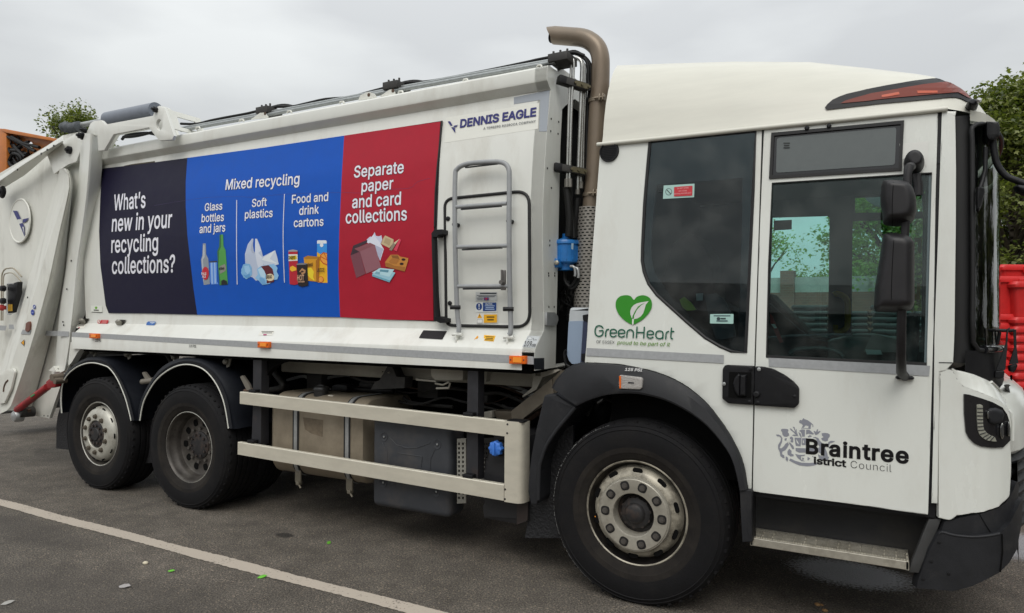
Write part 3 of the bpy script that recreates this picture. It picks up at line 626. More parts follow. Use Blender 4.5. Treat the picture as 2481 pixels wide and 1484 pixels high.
SX = lambda d, off=0: aX(d, XF) + Vector((off, 0, 0))
bolts('bolt_hole', P('e', (128, 852), (190, 877), (124, 954), (185, 976), (96, 1263), (168, 1283), (130, 1427)) + P('f', (843, 273), (833, 617), (833, 648), (825, 830), (866, 830), (826, 846), (865, 846), (827, 1050), (862, 1050)),
      lambda d, off=0: aX(d, XF) + Vector((.003, 0, 0)), .007, .003, BLACK, fp, nrm=(1, 0, 0))
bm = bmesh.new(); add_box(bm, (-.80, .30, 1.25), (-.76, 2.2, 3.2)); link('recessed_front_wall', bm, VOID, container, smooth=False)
# towing bracket on the frame edge
bm = bmesh.new(); fill2d(bm, rc([p for p in P('f', (818, 1085), (870, 1085), (890, 1110), (893, 1135), (880, 1172), (818, 1172))], 2))
for v in bm.verts: v.co = aX((v.co.x, v.co.y), XF + .02)
solid(bm, .02, (-1, 0, 0)); link('frame_bracket', bm, STEEL, container, recalc=True)
sheet('inspection_sticker', P('f', (735, 1385), (800, 1383), (800, 1458), (735, 1458)), lambda d, off=0: aX(d, XF + .004), flat('23262B'), container, .001, back=(-1, 0, 0))
# weld seam / panel joint under the rail
tube('rail_seam', [SPN(p, .003) for p in P('q', (120, 585), (740, 480), (1340, 380), (2280, 238))], .0035, GREYP, container, 6)
# patches of grey tape round the maker's sign
sheet('grey_tape_patch', P('q', (2068, 285), (2278, 243), (2262, 485), (2216, 485), (2222, 300), (2068, 325)), SPN, flat('9AA0A8', .6), container, .001, off=.002, cut=12)
sheet('grey_tape_patch', P('a', (1180, 484), (1180, 500), (950, 530), (945, 520), (1000, 508)), SPN, flat('4A4436', .8), container, .001, off=.002, cut=12)
# reflective tape along skirt
def strip(a0, a1, b0, b1, n=14):
    t = [(a0[0] + (a1[0] - a0[0]) * k / n, a0[1] + (a1[1] - a0[1]) * k / n) for k in range(n + 1)]
    b = [(b0[0] + (b1[0] - b0[0]) * k / n, b0[1] + (b1[1] - b0[1]) * k / n) for k in range(n + 1)]
    return t + b[::-1]
ps = P('b', (548, 551), (548, 586)) + P('d', (943, 314), (943, 366))
sheet('reflective_strip', strip(ps[0], ps[2], ps[1], ps[3], 2), SY(0), TAPE, container, .001, off=.002)
def marker(c, x0, y0, x1, y1, par=None):
    par = par or container
    o = sheet('side_marker_lamp', rc(P(c, (x0, y0), (x1, y0 + 3), (x1, y1 + 2), (x0, y1)), 1.2), SY(0), ORANGE, par, .028, off=.03, bevel=.004)
    w = (x1 - x0)
    sheet('lens_centre', rc(P(c, (x0 + w * .24, y0 + 10), (x1 - w * .24, y0 + 12), (x1 - w * .24, y1 - 8), (x0 + w * .24, y1 - 10)), 1), SY(0), mat('orange_lens_inner', hx('FF9A30'), .3, coat=.5), o, .006, off=.034)
    bolts('lamp_screw', P(c, (x0 + w * .1, (y0 + y1) / 2), (x1 - w * .1, (y0 + y1) / 2 + 2)), SY(0), .005, .003, DSTEEL, o, off=.03)
marker('b', 678, 560, 742, 598); marker('c', 440, 232, 520, 276); marker('d', 781, 308, 889, 362)
text('tyre_pressure_lettering', [('125 PSI', *P('b', (728, 624), (773, 626)), 0, 6), ('115 PSI', *P('b', (1444, 665), (1497, 668)), 0, 6)], SY(0), flat('2A2A2A'), container, weight=.01)
# stickers on the shelf
def sticker(name, c, pts, col, par=container, S=SSK, off=.003, extra=()):
    items = [(col, P(c, *pts))] + [(h, P(c, *q)) for h, q in extra]
    return decal(name, items, S, par, off, .0008)
def bars(c, x0, y0, x1, y1, n, col, sk=0, dy=0):
    hh = (y1 - y0) / (2 * n - 1) ; o = []
    for k in range(n):
        yy = y0 + 2 * k * hh; ins = (x1 - x0) * (.0, .08, .02, .15, .05)[k % 5]
        o.append((col, [(x0 + ins - sk * (yy - y0), yy), (x1 - ins - sk * (yy - y0), yy + dy), (x1 - ins - sk * (yy + hh - y0), yy + hh + dy), (x0 + ins - sk * (yy + hh - y0), yy + hh)]))
    return o
sticker('red_warning_sticker', 'b', [(772, 458), (828, 459), (818, 488), (756, 487)], 'C8232E', extra=bars('b', 778, 463, 820, 484, 3, 'E9A0A0', .4))
sticker('prohibition_sticker', 'b', ell(754, 472, 12, 15), 'C8232E', extra=[('EDEAE2', ell(754, 472, 9, 12)), ('C8232E', [(746, 480), (760, 462), (763, 464), (749, 483)])])
sticker('blue_mandatory_sticker', 'b', [(1128, 470), (1187, 471), (1175, 500), (1112, 498)], '3F6FB5', extra=[('D8DEE6', ell(1122, 485, 8, 10)), ('3F6FB5', ell(1122, 485, 6, 8)), ('C9D6E8', [(1145, 474), (1180, 475), (1176, 482), (1142, 481)]), ('C9D6E8', [(1150, 488), (1165, 484), (1168, 492), (1146, 496)])])
for c, x, y in (('b', 642, 468), ('b', 922, 478)):
    sheet('recess', P(c, (x - 12, y - 22), (x + 37, y - 20), (x + 8, y + 22), (x - 36, y + 18)), SSK, flat('26241E'), container, .002, off=.003)
    bm = bmesh.new(); q = SSK(P(c, (x, y - 4))[0], .0)
    add_lathe(bm, [(0, -.02), (.04, -.02), (.04, .0), (0, 0)], q + Vector((0, -.01, 0)), 16)
    for v in bm.verts: v.co = q + Matrix.Rotation(rad(40), 3, 'X') @ (v.co - q)
    add_box(bm, q + Vector((-.012, -.05, -.008)), q + Vector((.045, -.02, .012)), .004)
    link('twist_latch', bm, mat('latch_zinc', (.30, .29, .25), .45, metal=.5), container, recalc=True)
sticker('info_sticker', 'b', [(590, 490), (655, 492), (640, 522), (578, 520)], 'E3E0D6', extra=bars('b', 592, 494, 648, 505, 2, '55524B', .4) + [('B33A5A', [(600, 514), (610, 514), (606, 521), (596, 521)])])
sticker('info_sticker', 'c', [(463, 156), (560, 158), (545, 190), (448, 188)], 'DBD9CF', extra=bars('c', 470, 160, 555, 174, 2, '5A584F', .3) + [('A8386C', [(484, 180), (508, 180), (505, 189), (481, 189)])])
sheet('black_rubber_patch', rc(P('d', (222, 142), (375, 148), (345, 202), (192, 192)), 2), SSK, BLACK, container, .003, off=.006)
sticker('warning_triangle', 'd', [(553, 204), (575, 178), (581, 182), (572, 202), (580, 190), (562, 200)], 'E8A21C')
sticker('yellow_caution_sticker', 'd', [(620, 173), (694, 178), (680, 216), (618, 210), (624, 198), (616, 190)], 'F0B41E', extra=bars('d', 628, 181, 684, 206, 3, '3A2E10', .2, 3))
dbs = sticker('noise_level_sticker', 'd', [(905, 178), (985, 182), (952, 258), (868, 250)], 'B9BDBF', extra=[('8E9294', ell(918, 195, 17, 11)), ('C8CBCC', ell(918, 195, 13, 8))])
text('noise_level_lettering', [('109', *P('d', (880, 246), (929, 248)), 3.2, 12.5), ('dB', *P('d', (930, 247), (957, 249)), 1.5, 6.3), ('L', *P('d', (941, 206), (950, 207)), 1, 5), ('WA', *P('d', (951, 207), (966, 208)), .5, 2)], SSK, flat('16171A'), container, off=.006, weight=.012)
# maker's sign
sign = sheet('makers_sign', P('q', (1668, 404), (2216, 318), (2210, 470), (1660, 552)), SPN, flat('E2E2DA', .35), container, .001, off=.001, cut=14)
text('makers_lettering', [('DENNIS EAGLE', *P('q', (1752, 463), (2200, 394)), 1.6, 18.6)], SPN, flat('23246E', .4), sign, off=.005, weight=.03, spacing=.98)
text('small_lettering', [('A TERBERG ROSROCA COMPANY', *P('q', (1890, 476), (2198, 433)), .6, 5.6)], SPN, flat('4A4D55', .4), sign, off=.005, weight=.008, spacing=1.1)
def bird(c, ox, oy, kx, ky, S, par, off=.004, dy=0):
    q = lambda *l: P(c, *[(ox + X * kx, oy + Y * ky + X * dy) for X, Y in l])
    return decal('bird_emblem', [('23246E', q((0, 2), (.24, 0), (.47, .36), (.29, .37))), ('DDDDD6', q((.29, .37), (.47, .36), (.56, .48), (.36, .5))), ('23246E', q((.36, .5), (.56, .48), (.62, .62), (.70, .95), (.36, .52))),
        ('23246E', q((.58, .37), (1, .30), (.80, .46), (.57, .48))), ('23246E', q((.62, .50), (.70, .50), (.73, 1.0), (.66, .80)))][1:] + [('23246E', q((0, .02), (.24, 0), (.47, .36), (.29, .37)))], S, par, off)
bird('q', 1678, 425, 62, 72, SPN, sign, .005, 0)
# ---------------------------------------------------------------- banner
NAVY = mat('banner_navy', (.0075, .006, .026), .5, spec=.25, bump=.25, bscale=3.5, var=.06)
BLUE = mat('banner_blue', (.003, .085, .47), .5, spec=.25, bump=.25, bscale=3.5, var=.05)
RED = mat('banner_red', (.40, .012, .030), .5, spec=.25, bump=.25, bscale=3.5, var=.05)
WHT = flat('E4E4EE', .5); HALO = flat('15254F', .5)
base = P('D', (247, 408), (350, 396), (454, 382), (640, 357), (834, 328), (960, 309), (1072, 292), (1064, 400), (1058, 560), (1056, 700), (1056, 778), (940, 774), (822, 768), (650, 765), (478, 762), (360, 759), (263, 758), (256, 740), (243, 640), (240, 560), (243, 480))
banner = sheet('banner', base, SPN, RUBBER, truck, .002, off=.004, cut=30)
nv = P('D', (247, 408), (350, 396), (454, 382), (450, 440), (450, 500), (454, 570), (462, 640), (469, 700), (478, 762), (360, 759), (263, 758), (254, 725), (243, 640), (240, 560), (243, 480))
bl = P('D', (454, 382), (640, 357), (834, 328), (828, 430), (822, 560), (820, 660), (824, 768), (650, 765), (478, 762), (469, 700), (462, 640), (454, 570), (450, 500), (450, 440))
rd = P('D', (834, 328), (960, 309), (1067, 294), (1059, 400), (1051, 560), (1049, 700), (1050, 776), (940, 774), (824, 768), (820, 660), (822, 560), (828, 430))
for nme, m, pts in (('navy_section', NAVY, nv), ('blue_section', BLUE, bl), ('red_section', RED, rd)):
    sheet(nme, pts, SPN, m, banner, .002, off=.0075, cut=26)
T = lambda c, s, a, b, dx, h: (s, P(c, a)[0], P(c, b)[0], dx * K / CR[c][2], h * K / CR[c][2])
text('headline_lettering', [T('a', "What's", (872, 860), (1116, 838), 6, 116), T('a', 'new in your', (858, 1021), (1315, 990), 8, 122), T('a', 'recycling', (855, 1182), (1212, 1166), 4, 122), T('a', 'collections?', (860, 1343), (1340, 1331), 4, 122)],
     SPN, WHT, banner, off=.0085, weight=.013, spacing=1.02, halo=flat('07071A'))
text('mixed_recycling_lettering', [T('k', 'Mixed recycling', (485, 299), (1290, 236), 12, 108)], SPN, WHT, banner, off=.0085, weight=.013, spacing=1.02, halo=HALO)
text('column_heading', [T('k', 'Glass', (259, 531), (451, 514), 6, 82), T('k', 'bottles', (225, 651), (468, 638), 6, 86), T('k', 'and jars', (203, 770), (484, 752), 4, 88)], SPN, WHT, banner, off=.0085, weight=.013, spacing=1.02, halo=HALO)
text('column_heading', [T('k', 'Soft', (773, 487), (935, 472), 5, 84), T('k', 'plastics', (697, 612), (1000, 594), 4, 88)], SPN, WHT, banner, off=.0085, weight=.013, spacing=1.02, halo=HALO)
text('column_heading', [T('k', 'Food and', (1208, 448), (1604, 420), 4, 90), T('k', 'drink', (1288, 574), (1503, 557), 4, 92), T('k', 'cartons', (1230, 705), (1554, 690), 2, 92)],
     SPN, WHT, banner, off=.0085, weight=.013, spacing=1.02, halo=HALO)
text('paper_and_card_lettering', [T('l', 'Separate', (246, 496), (652, 457), 8, 92), T('l', 'paper', (308, 612), (567, 588), 5, 92), T('l', 'and card', (232, 745), (630, 715), 4, 98), T('l', 'collections', (180, 870), (680, 842), 2, 100)],
     SPN, WHT, banner, off=.0085, weight=.013, spacing=1.02, halo=flat('4A1020'))
for a in ([(600, 410), (598, 700), (599, 1000), (605, 1330)], [(1120, 345), (1106, 700), (1108, 1000), (1120, 1310)]):
    pts = P('k', *a); tube('divider_line', [SPN(p, .011) for p in sm(pts, 3)], .0035, WHT, banner, 6)
for a in ([(1410 / 2.473, 780 / 2.473 + 300)],): pass
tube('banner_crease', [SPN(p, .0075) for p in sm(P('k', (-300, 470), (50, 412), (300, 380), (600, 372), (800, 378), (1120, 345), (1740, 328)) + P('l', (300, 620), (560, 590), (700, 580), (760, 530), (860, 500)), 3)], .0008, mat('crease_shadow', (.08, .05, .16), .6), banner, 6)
k_ = lambda *l: P('k', *l)
decal('glass_bottles_picture', [
 ('8E96A0', k_((230, 882), (262, 882), (266, 1000), (290, 1050), (295, 1120), (308, 1325), (240, 1335), (222, 1200), (210, 1060), (225, 1010))),
 ('B7BDC4', k_((235, 900), (248, 900), (250, 1010), (240, 1320), (228, 1200), (216, 1060), (232, 1010))),
 ('5E8FE0', k_((303, 1080), (383, 1076), (386, 1300), (400, 1325), (322, 1330), (312, 1300))), ('9CC0F4', k_((318, 1090), (334, 1090), (340, 1320), (325, 1320))), ('9CC0F4', k_((352, 1090), (366, 1090), (374, 1320), (358, 1320))),
 ('3B3A3A', k_((303, 1076), (383, 1072), (383, 1086), (303, 1090))),
 ('4E9A46', k_((412, 786), (452, 784), (455, 910), (478, 955), (488, 1080), (502, 1330), (410, 1338), (396, 1150), (386, 970), (408, 915))),
 ('2F6B38', k_((412, 786), (428, 786), (428, 920), (404, 970), (425, 1336), (410, 1338), (396, 1150), (386, 970), (408, 915))),
 ('141A18', k_((430, 1335), (430, 1290), (455, 1275), (490, 1290), (500, 1330))),
 ('8B8B82', k_((414, 1130), (472, 1105), (485, 1150), (478, 1180), (418, 1215))), ('C22536', k_(*ell(258, 1207, 37, 71)))], SPN, banner, .0085, .00035)
text('picture_lettering', [T('k', 'PALE', (230, 1226), (284, 1224), 0, 26), T('k', 'ALE', (238, 1256), (278, 1254), 0, 26), ], SPN, flat('F0DDDD'), banner, off=.0145, weight=.02)
text('picture_lettering', [T('k', 'wine', (418, 1170), (476, 1166), 0, 28)], SPN, flat('2C2A26'), banner, off=.0145, weight=.02)
cr_ = []
for i in range(26):
    a = i / 26 * 6.283; rr = 1 + .12 * ((i * 7) % 5 / 4 - .5); cr_.append((708 + 60 * rr * math.cos(a), 1183 + 84 * rr * math.sin(a)))
decal('soft_plastics_picture', [
 ('B9C4DA', k_((766, 828), (782, 832), (776, 900), (785, 960), (797, 985), (800, 830), (822, 832), (850, 900), (875, 980), (900, 1100), (905, 1200), (880, 1260), (810, 1290), (770, 1250), (700, 1240), (688, 1000), (720, 890))),
 ('A9B2C6', k_((782, 832), (762, 890), (750, 950), (765, 985), (797, 992), (782, 955), (776, 900))),
 ('D3DAE8', k_((800, 832), (815, 832), (860, 940), (890, 1090), (860, 1230), (820, 1100), (800, 990))),
 ('CAD4E4', k_((885, 1025), (1018, 955), (1040, 1030), (1057, 1108), (1000, 1130), (900, 1120), (860, 1060))),
 ('E2E8F0', k_((900, 1030), (1015, 960), (960, 1050), (1050, 1105), (940, 1080), (870, 1060))),
 ('7FB4DE', P('k', *cr_)), ('9CC8EC', k_((680, 1130), (730, 1120), (750, 1180), (720, 1220), (690, 1190))), ('5E9BD0', k_((670, 1220), (700, 1230), (740, 1210), (745, 1250), (700, 1262))),
 ('8FC0E6', k_((820, 1160), (860, 1130), (1000, 1105), (1030, 1130), (1045, 1150), (1035, 1190), (1057, 1230), (1040, 1275), (1000, 1280), (960, 1320), (880, 1336), (840, 1290), (800, 1255), (830, 1220))),
 ('B9DAF2', k_((830, 1165), (870, 1145), (915, 1200), (905, 1260), (860, 1240))), ('6FA6D6', k_((850, 1250), (900, 1270), (920, 1325), (880, 1334), (845, 1290))),
 ('5E1620', k_((862, 1132), (945, 1118), (990, 1160), (1005, 1230), (1005, 1300), (925, 1318), (925, 1240), (900, 1180))), ('E0D2B0', k_(*ell(962, 1252, 46, 40)))], SPN, banner, .0085, .00035)
text('picture_lettering', [T('k', 'BREAD', (932, 1268), (996, 1262), 2, 36)], SPN, flat('2B1B16'), banner, off=.014, weight=.02)
decal('cartons_picture', [
 ('F3B51E', k_((1474, 975), (1582, 985), (1588, 1312), (1480, 1308))), ('2E8FE0', k_((1474, 870), (1582, 872), (1582, 990), (1545, 975), (1510, 1000), (1474, 975))),
 ('DDE2E8', k_((1480, 848), (1570, 848), (1578, 856), (1579, 882), (1474, 884), (1474, 856))), ('DDE2E8', k_(*ell(1524, 900, 19, 22))),
 ('C6561A', k_((1582, 985), (1540, 978), (1508, 1010), (1505, 1060), (1540, 1105), (1585, 1120))), ('F0A040', k_((1582, 995), (1545, 988), (1518, 1015), (1514, 1056), (1545, 1095), (1584, 1108))),
 ('C6561A', k_((1516, 1020), (1584, 1060), (1584, 1068), (1514, 1030))), ('C6561A', k_((1545, 988), (1556, 988), (1584, 1052), (1584, 1066))),
 ('C6561A', k_(*ell(1515, 1275, 31, 34))), ('F0A040', k_(*ell(1515, 1275, 25, 28))),
 ('D99A1E', k_((1330, 1040), (1500, 1030), (1490, 1300), (1345, 1285))), ('B57A18', k_((1325, 1036), (1372, 1015), (1508, 1028), (1480, 1050), (1345, 1052))), ('A86A14', k_((1460, 1070), (1500, 1030), (1492, 1298), (1465, 1302))),
 ('F7D22C', k_((1372, 1150), (1410, 1145), (1440, 1190), (1432, 1250), (1450, 1292), (1400, 1260), (1370, 1225))),
 ('B81A2E', k_((1162, 960), (1262, 960), (1265, 1325), (1225, 1334), (1176, 1325))), ('E4E4E0', k_((1162, 1000), (1262, 1000), (1263, 1070), (1163, 1075))), ('9A9AA0', k_((1162, 958), (1210, 948), (1262, 958), (1262, 970), (1162, 972))),
 ('E8C820', k_((1172, 1020), (1250, 1012), (1256, 1050), (1220, 1064), (1172, 1056))), ('F0B82C', k_((1180, 1140), (1210, 1125), (1250, 1150), (1248, 1175), (1200, 1188), (1178, 1170))),
 ('1E1416', k_((1250, 1110), (1368, 1105), (1378, 1340), (1310, 1354), (1268, 1340))), ('7C7C80', k_((1250, 1103), (1310, 1094), (1368, 1100), (1368, 1114), (1250, 1116))),
 ('B98A60', k_((1280, 1190), (1310, 1150), (1350, 1175), (1345, 1205), (1310, 1225), (1300, 1200))), ('3A2218', k_((1290, 1195), (1310, 1175), (1335, 1190), (1305, 1200)))], SPN, banner, .0085, .0003)
text('picture_lettering', [T('k', 'CHIPS', (1176, 1056), (1252, 1052), 2, 32), T('k', 'ustard', (1368, 1135), (1442, 1130), 0, 38), T('k', 'JUICE', (1492, 1192), (1572, 1190), 0, 38)], SPN, flat('3A2A10'), banner, off=.018, weight=.02)
text('picture_lettering', [T('k', 'HOT', (1276, 1285), (1352, 1283), 0, 56), T('k', 'chocolate', (1284, 1308), (1356, 1306), 0, 18)], SPN, flat('C9A082'), banner, off=.018, weight=.025)
l_ = lambda *l: P('l', *l)
decal('paper_and_card_picture', [
 ('C9CEE4', l_((345, 1000), (375, 975), (385, 985), (410, 940), (420, 970), (445, 975), (465, 965), (472, 1000), (462, 1030), (420, 1060), (350, 1025))),
 ('DCE0EE', l_((345, 1025), (400, 960), (450, 1020), (485, 1080), (455, 1175), (410, 1050))), ('B6BCD2', l_((410, 1045), (480, 1075), (452, 1170), (430, 1120))),
 ('3A2530', l_((212, 1130), (235, 1050), (350, 1003), (345, 1030), (250, 1075), (285, 1100))),
 ('8A5058', l_((243, 1076), (372, 1027), (412, 1045), (290, 1103))), ('7A4450', l_((212, 1130), (290, 1100), (335, 1280), (260, 1315))), ('94606A', l_((290, 1100), (412, 1045), (462, 1228), (340, 1280))),
 ('C9B48E', l_((495, 967), (565, 1000), (562, 1030), (530, 1070), (462, 1035), (480, 990))), ('B39C78', l_((500, 985), (545, 1005), (530, 1050), (484, 1025))), ('8E8270', l_((562, 1025), (582, 1040), (550, 1092), (528, 1085))), ('D8C4A4', l_((565, 1028), (612, 995), (580, 1040))), ('D8405A', l_((612, 993), (626, 1005), (590, 1098), (565, 1085))),
 ('C8863A', l_((495, 1185), (540, 1125), (600, 1125), (620, 1140), (685, 1152), (683, 1175), (655, 1262), (500, 1220))), ('A86C2C', l_((495, 1188), (530, 1195), (570, 1215), (660, 1225), (655, 1262), (500, 1222))), ('8E5A26', l_((545, 1130), (600, 1130), (615, 1165), (560, 1160))), ('B37432', l_((525, 1180), (555, 1150), (612, 1160), (590, 1200), (540, 1195))),
 ('2A1512', l_(*ell(645, 1164, 16, 10))), ('2A1512', l_(*ell(630, 1199, 16, 10))),
 ('6FA9BE', l_((388, 1300), (400, 1262), (578, 1275), (530, 1350))), ('9CCBDC', l_((388, 1285), (445, 1235), (578, 1270), (535, 1335))), ('B9DEE8', l_((388, 1270), (455, 1233), (570, 1245), (530, 1305))),
 ('5F93A8', l_((455, 1245), (525, 1250), (520, 1270), (450, 1262))), ('7FB0C2', l_((420, 1262), (455, 1268), (450, 1285), (412, 1278)))], SPN, banner, .0085, .0003)
decal('corner_label', [('E6E8E0', P('b', (692, 348), (778, 350), (780, 400), (693, 397))), ('2B2B2B', P('b', (698, 396), (780, 399), (780, 403), (697, 400))), ('6FAE2C', P('b', (722, 362), (732, 355), (743, 362), (738, 372), (732, 378), (725, 372))), ('4A4A44', P('b', (714, 379), (752, 381), (752, 389), (714, 387)))], SPN, truck, .004)
# vertical tensioner bar at the right end of the banner
bm = bmesh.new()
rod = [SPN(p, .045) for p in P('f', (82, 590), (88, 800), (95, 1000), (105, 1120))]
add_tube(bm, sm([tuple(v) for v in rod], 3), .021, 10)
for pts in (P('f', (62, 570), (80, 545), (132, 543), (134, 572), (105, 578), (98, 592), (64, 592)), P('f', (84, 1117), (118, 1112), (125, 1120), (152, 1125), (152, 1150), (120, 1156), (86, 1140))):
    b2 = bmesh.new(); fill2d(b2, pts); mp = {}
    for v in b2.verts: v.co = SPN((v.co.x, v.co.y), .075)
    solid(b2, .075); me_ = bpy.data.meshes.new('t'); b2.to_mesh(me_); b2.free(); bm.from_mesh(me_); bpy.data.meshes.remove(me_)
link('banner_tension_bar', bm, BLACK, truck, recalc=True)
tube('banner_edge', [SPN(p, .009) for p in P('l', (960, 32), (940, 220), (920, 420), (905, 620), (898, 900))], .006, RUBBER, banner, 6)
# ---------------------------------------------------------------- side access door with seal
seal = rc(P('f', (235, 335), (590, 300), (700, 370), (708, 640), (708, 1080), (655, 1178), (590, 1180), (240, 1172), (165, 1100), (150, 600), (152, 395)), [4, 20, 30, 5, 30, 20, 3, 22, 18, 5, 16], 5)
seal = rc(P('f', (150, 345), (702, 290), (704, 640), (706, 1182), (240, 1172), (160, 1168), (155, 700)), [22, 34, 0, 36, 0, 24, 0], 6)
tube('door_seal', [SPN(p, .004) for p in seal + seal[:1]], [.011] * (len(seal) + 1), RUBBER, container, 8)
sheet('access_door', seal, SPN, PAINT, container, .001, off=.0025, cut=30)
bolts('door_plug', P('f', (174, 474), (186, 1026)), SPN, .017, .012, BLACK, container)
# ladder
LAD = mat('ladder_grey_paint', (.30, .31, .32), .42, var=.08, vscale=30)
ladder = empty('ladder', truck)
S_l = SZf(lambda z: bodyY(z) - .085)
path = P('f', (240, 1215), (243, 1180), (232, 1080), (222, 800), (216, 500), (218, 200), (232, 150), (275, 122), (350, 108), (480, 102), (540, 112), (568, 150), (572, 220), (570, 500), (573, 800), (578, 1050), (582, 1200), (572, 1232))
tube('rail', [S_l(p) for p in sm(path, 4)], .0165, LAD, ladder, 12)
for a, b in (((225, 397), (556, 374)), ((232, 658), (560, 650)), ((238, 915), (566, 914))):
    A_, B_ = [S_l(p) for p in P('f', a, b)]
    r_ = tube('rung', [A_, B_], .0135, LAD, ladder, 12)
    box('grip_strip', (A_.x + .04, A_.y - .008, A_.z - .021 + (B_.z - A_.z) / 2), (B_.x - .04, A_.y + .008, A_.z - .012 + (B_.z - A_.z) / 2), RUBBER, r_, .001)
A_, B_ = [S_l(p) for p in P('f', (285, 133), (500, 117))]
box('grip_strip', (A_.x, A_.y - .008, (A_.z + B_.z) / 2 - .006), (B_.x, A_.y + .008, (A_.z + B_.z) / 2 + .002), RUBBER, ladder, .001)
for p in P('f', (240, 517), (592, 495)):
    bm = bmesh.new(); v = SPN(p); add_tube(bm, [v + Vector((0, .02, 0)), v + Vector((0, -.06, 0))], .0145, 12); link('standoff', bm, BLACK, ladder, recalc=True)
for p in P('f', (208, 1053), (552, 1064)):
    v = S_l(p); tube('rubber_buffer', [v + Vector((-.008, -.03, 0)), v + Vector((.055, 0, 0))], .014, BLACK, ladder, 12)
for p in P('f', (230, 1230), (565, 1248)):
    v = S_l(p); bm = bmesh.new(); add_tube(bm, [v + Vector((-.035, 0, 0)), v + Vector((.04, 0, 0))], .012, 10)
    add_box(bm, v + Vector((-.012, -.01, -.075)), v + Vector((.0, .09, .01)), .003); link('hinge_bracket', bm, PAINT, ladder, recalc=True)
v = S_l(P('f', (537, 870))[0]); bm = bmesh.new(); add_box(bm, v + Vector((-.02, -.01, -.07)), v + Vector((.015, .004, .06)), .004); add_tube(bm, [v + Vector((0, -.03, .0)), v + Vector((0, -.03, .06))], .007, 8); add_tube(bm, [v + Vector((0, -.045, -.02)), v + Vector((0, .0, -.02))], .014, 8)
link('ladder_latch', bm, mat('latch_grey', (.16, .15, .14), .5, metal=.5), ladder, recalc=True)
# stickers behind the ladder
decal('company_sticker', [('C3C6C6', P('f', (352, 953), (492, 952), (492, 1010), (352, 1012)))] + [('3C4046', p) for _, p in [(0, P('f', *q)) for _, q in bars('f', 380, 957, 488, 966, 1, '')]] +
      [('5A5E66', P('f', *q)) for _, q in bars('f', 360, 974, 486, 984, 2, '')] + [('7A7E84', P('f', *q)) for _, q in bars('f', 360, 990, 400, 1004, 2, '')] + [('2B3F86', P('f', (404, 988), (438, 988), (438, 1007), (404, 1007))), ('C03040', P('f', (404, 995), (438, 995), (438, 999), (404, 999))), ('C03040', P('f', (418, 988), (424, 988), (424, 1007), (418, 1007)))], SPN, container, .006)
decal('caution_sticker', [('E2E4E0', P('f', (350, 1020), (494, 1020), (494, 1084), (350, 1086))), ('1C4284', P('f', *ell(374, 1048, 20, 24))), ('E8E8E8', P('f', (370, 1030), (378, 1030), (376, 1054), (372, 1054))), ('E8E8E8', P('f', *ell(374, 1062, 4, 4))), ('1C4284', P('f', (399, 1022), (487, 1021), (487, 1075), (399, 1077)))] +
      [('A8BCDC', P('f', *q)) for _, q in bars('f', 412, 1040, 476, 1068, 3, '')], SPN, container, .006)
text('caution_lettering', [T('f', 'CAUTION', (420, 1037), (466, 1036), 0, 10)], SPN, flat('DDE6F2'), container, off=.012, weight=.02)
decal('keep_clear_sticker', [('E2E2DC', P('f', (358, 1092), (496, 1092), (496, 1158), (358, 1160))), ('E8A81C', P('f', (362, 1123), (378, 1092), (394, 1123))), ('26221A', P('f', (376, 1102), (380, 1102), (379, 1114), (377, 1114))), ('9A9A98', P('f', (361, 1130), (396, 1130), (396, 1156), (361, 1156))), ('E8E8E4', P('f', (363, 1132), (394, 1132), (394, 1154), (363, 1154))), ('EDB01E', P('f', (405, 1100), (491, 1099), (491, 1152), (405, 1154)))] +
      [('5A4410', P('f', *q)) for _, q in bars('f', 424, 1112, 474, 1138, 2, '')], SPN, container, .006)
# ---------------------------------------------------------------- pipes along the roof rail
roofp = empty('roof_pipework', truck)
def rail_pts(dy, off, *pts): return [aY((p[0], p[1] + dy), off) for p in P('q', *pts)]
PIPE = mat('pipe_galvanised', (.34, .36, .36), .4, metal=.5, var=.15, vscale=25)
tube('hydraulic_pipe', rail_pts(0, .26, (110, 478), (620, 388), (1280, 262), (1800, 168), (2310, 78)), .017, PIPE, roofp, 8)
tube('hydraulic_pipe', rail_pts(0, .29, (110, 468), (620, 376), (1280, 250), (1800, 154), (2310, 66)), .015, PIPE, roofp, 8)
box('roof_rail_tray', (XL + .5, .29, 3.27), (XF - .05, .36, 3.335), GREYP, roofp)
hose = mat('hose_rubber', (.007, .007, .007), .55, var=.3, spec=.3)
hb = P('q', (110, 440), (200, 441), (290, 420), (380, 402), (500, 380), (590, 358), (680, 340), (760, 340), (860, 318), (960, 296), (1100, 284), (1250, 245), (1340, 222), (1440, 200), (1530, 195), (1640, 180), (1900, 130), (2140, 80), (2200, 66), (2330, 40), (2420, 22), (2480, 40))
tube('hydraulic_hose', [aY(p, .33) for p in hb], .012, hose, roofp, 8, 3)
tube('hydraulic_hose', [aY(p, .36) for p in P('q', (590, 362), (680, 334), (740, 332), (800, 350))], .012, hose, roofp, 8, 3)
tube('hydraulic_hose', [aY(p, .36) for p in P('q', (1340, 225), (1430, 196), (1500, 190), (1570, 205))], .012, hose, roofp, 8, 3)
for x, y in ((600, 362), (1350, 218), (2325, 55)):
    v = aY(P('q', (x, y))[0], .28); bm = bmesh.new(); add_box(bm, v + Vector((-.05, -.05, -.035)), v + Vector((.09, .12, .02)), .004)
    for k in (-.03, .02, .07): add_tube(bm, [v + Vector((k, 0, .01)), v + Vector((k, 0, .05))], .008, 8)
    link('pipe_clamp', bm, DSTEEL, roofp, recalc=True)
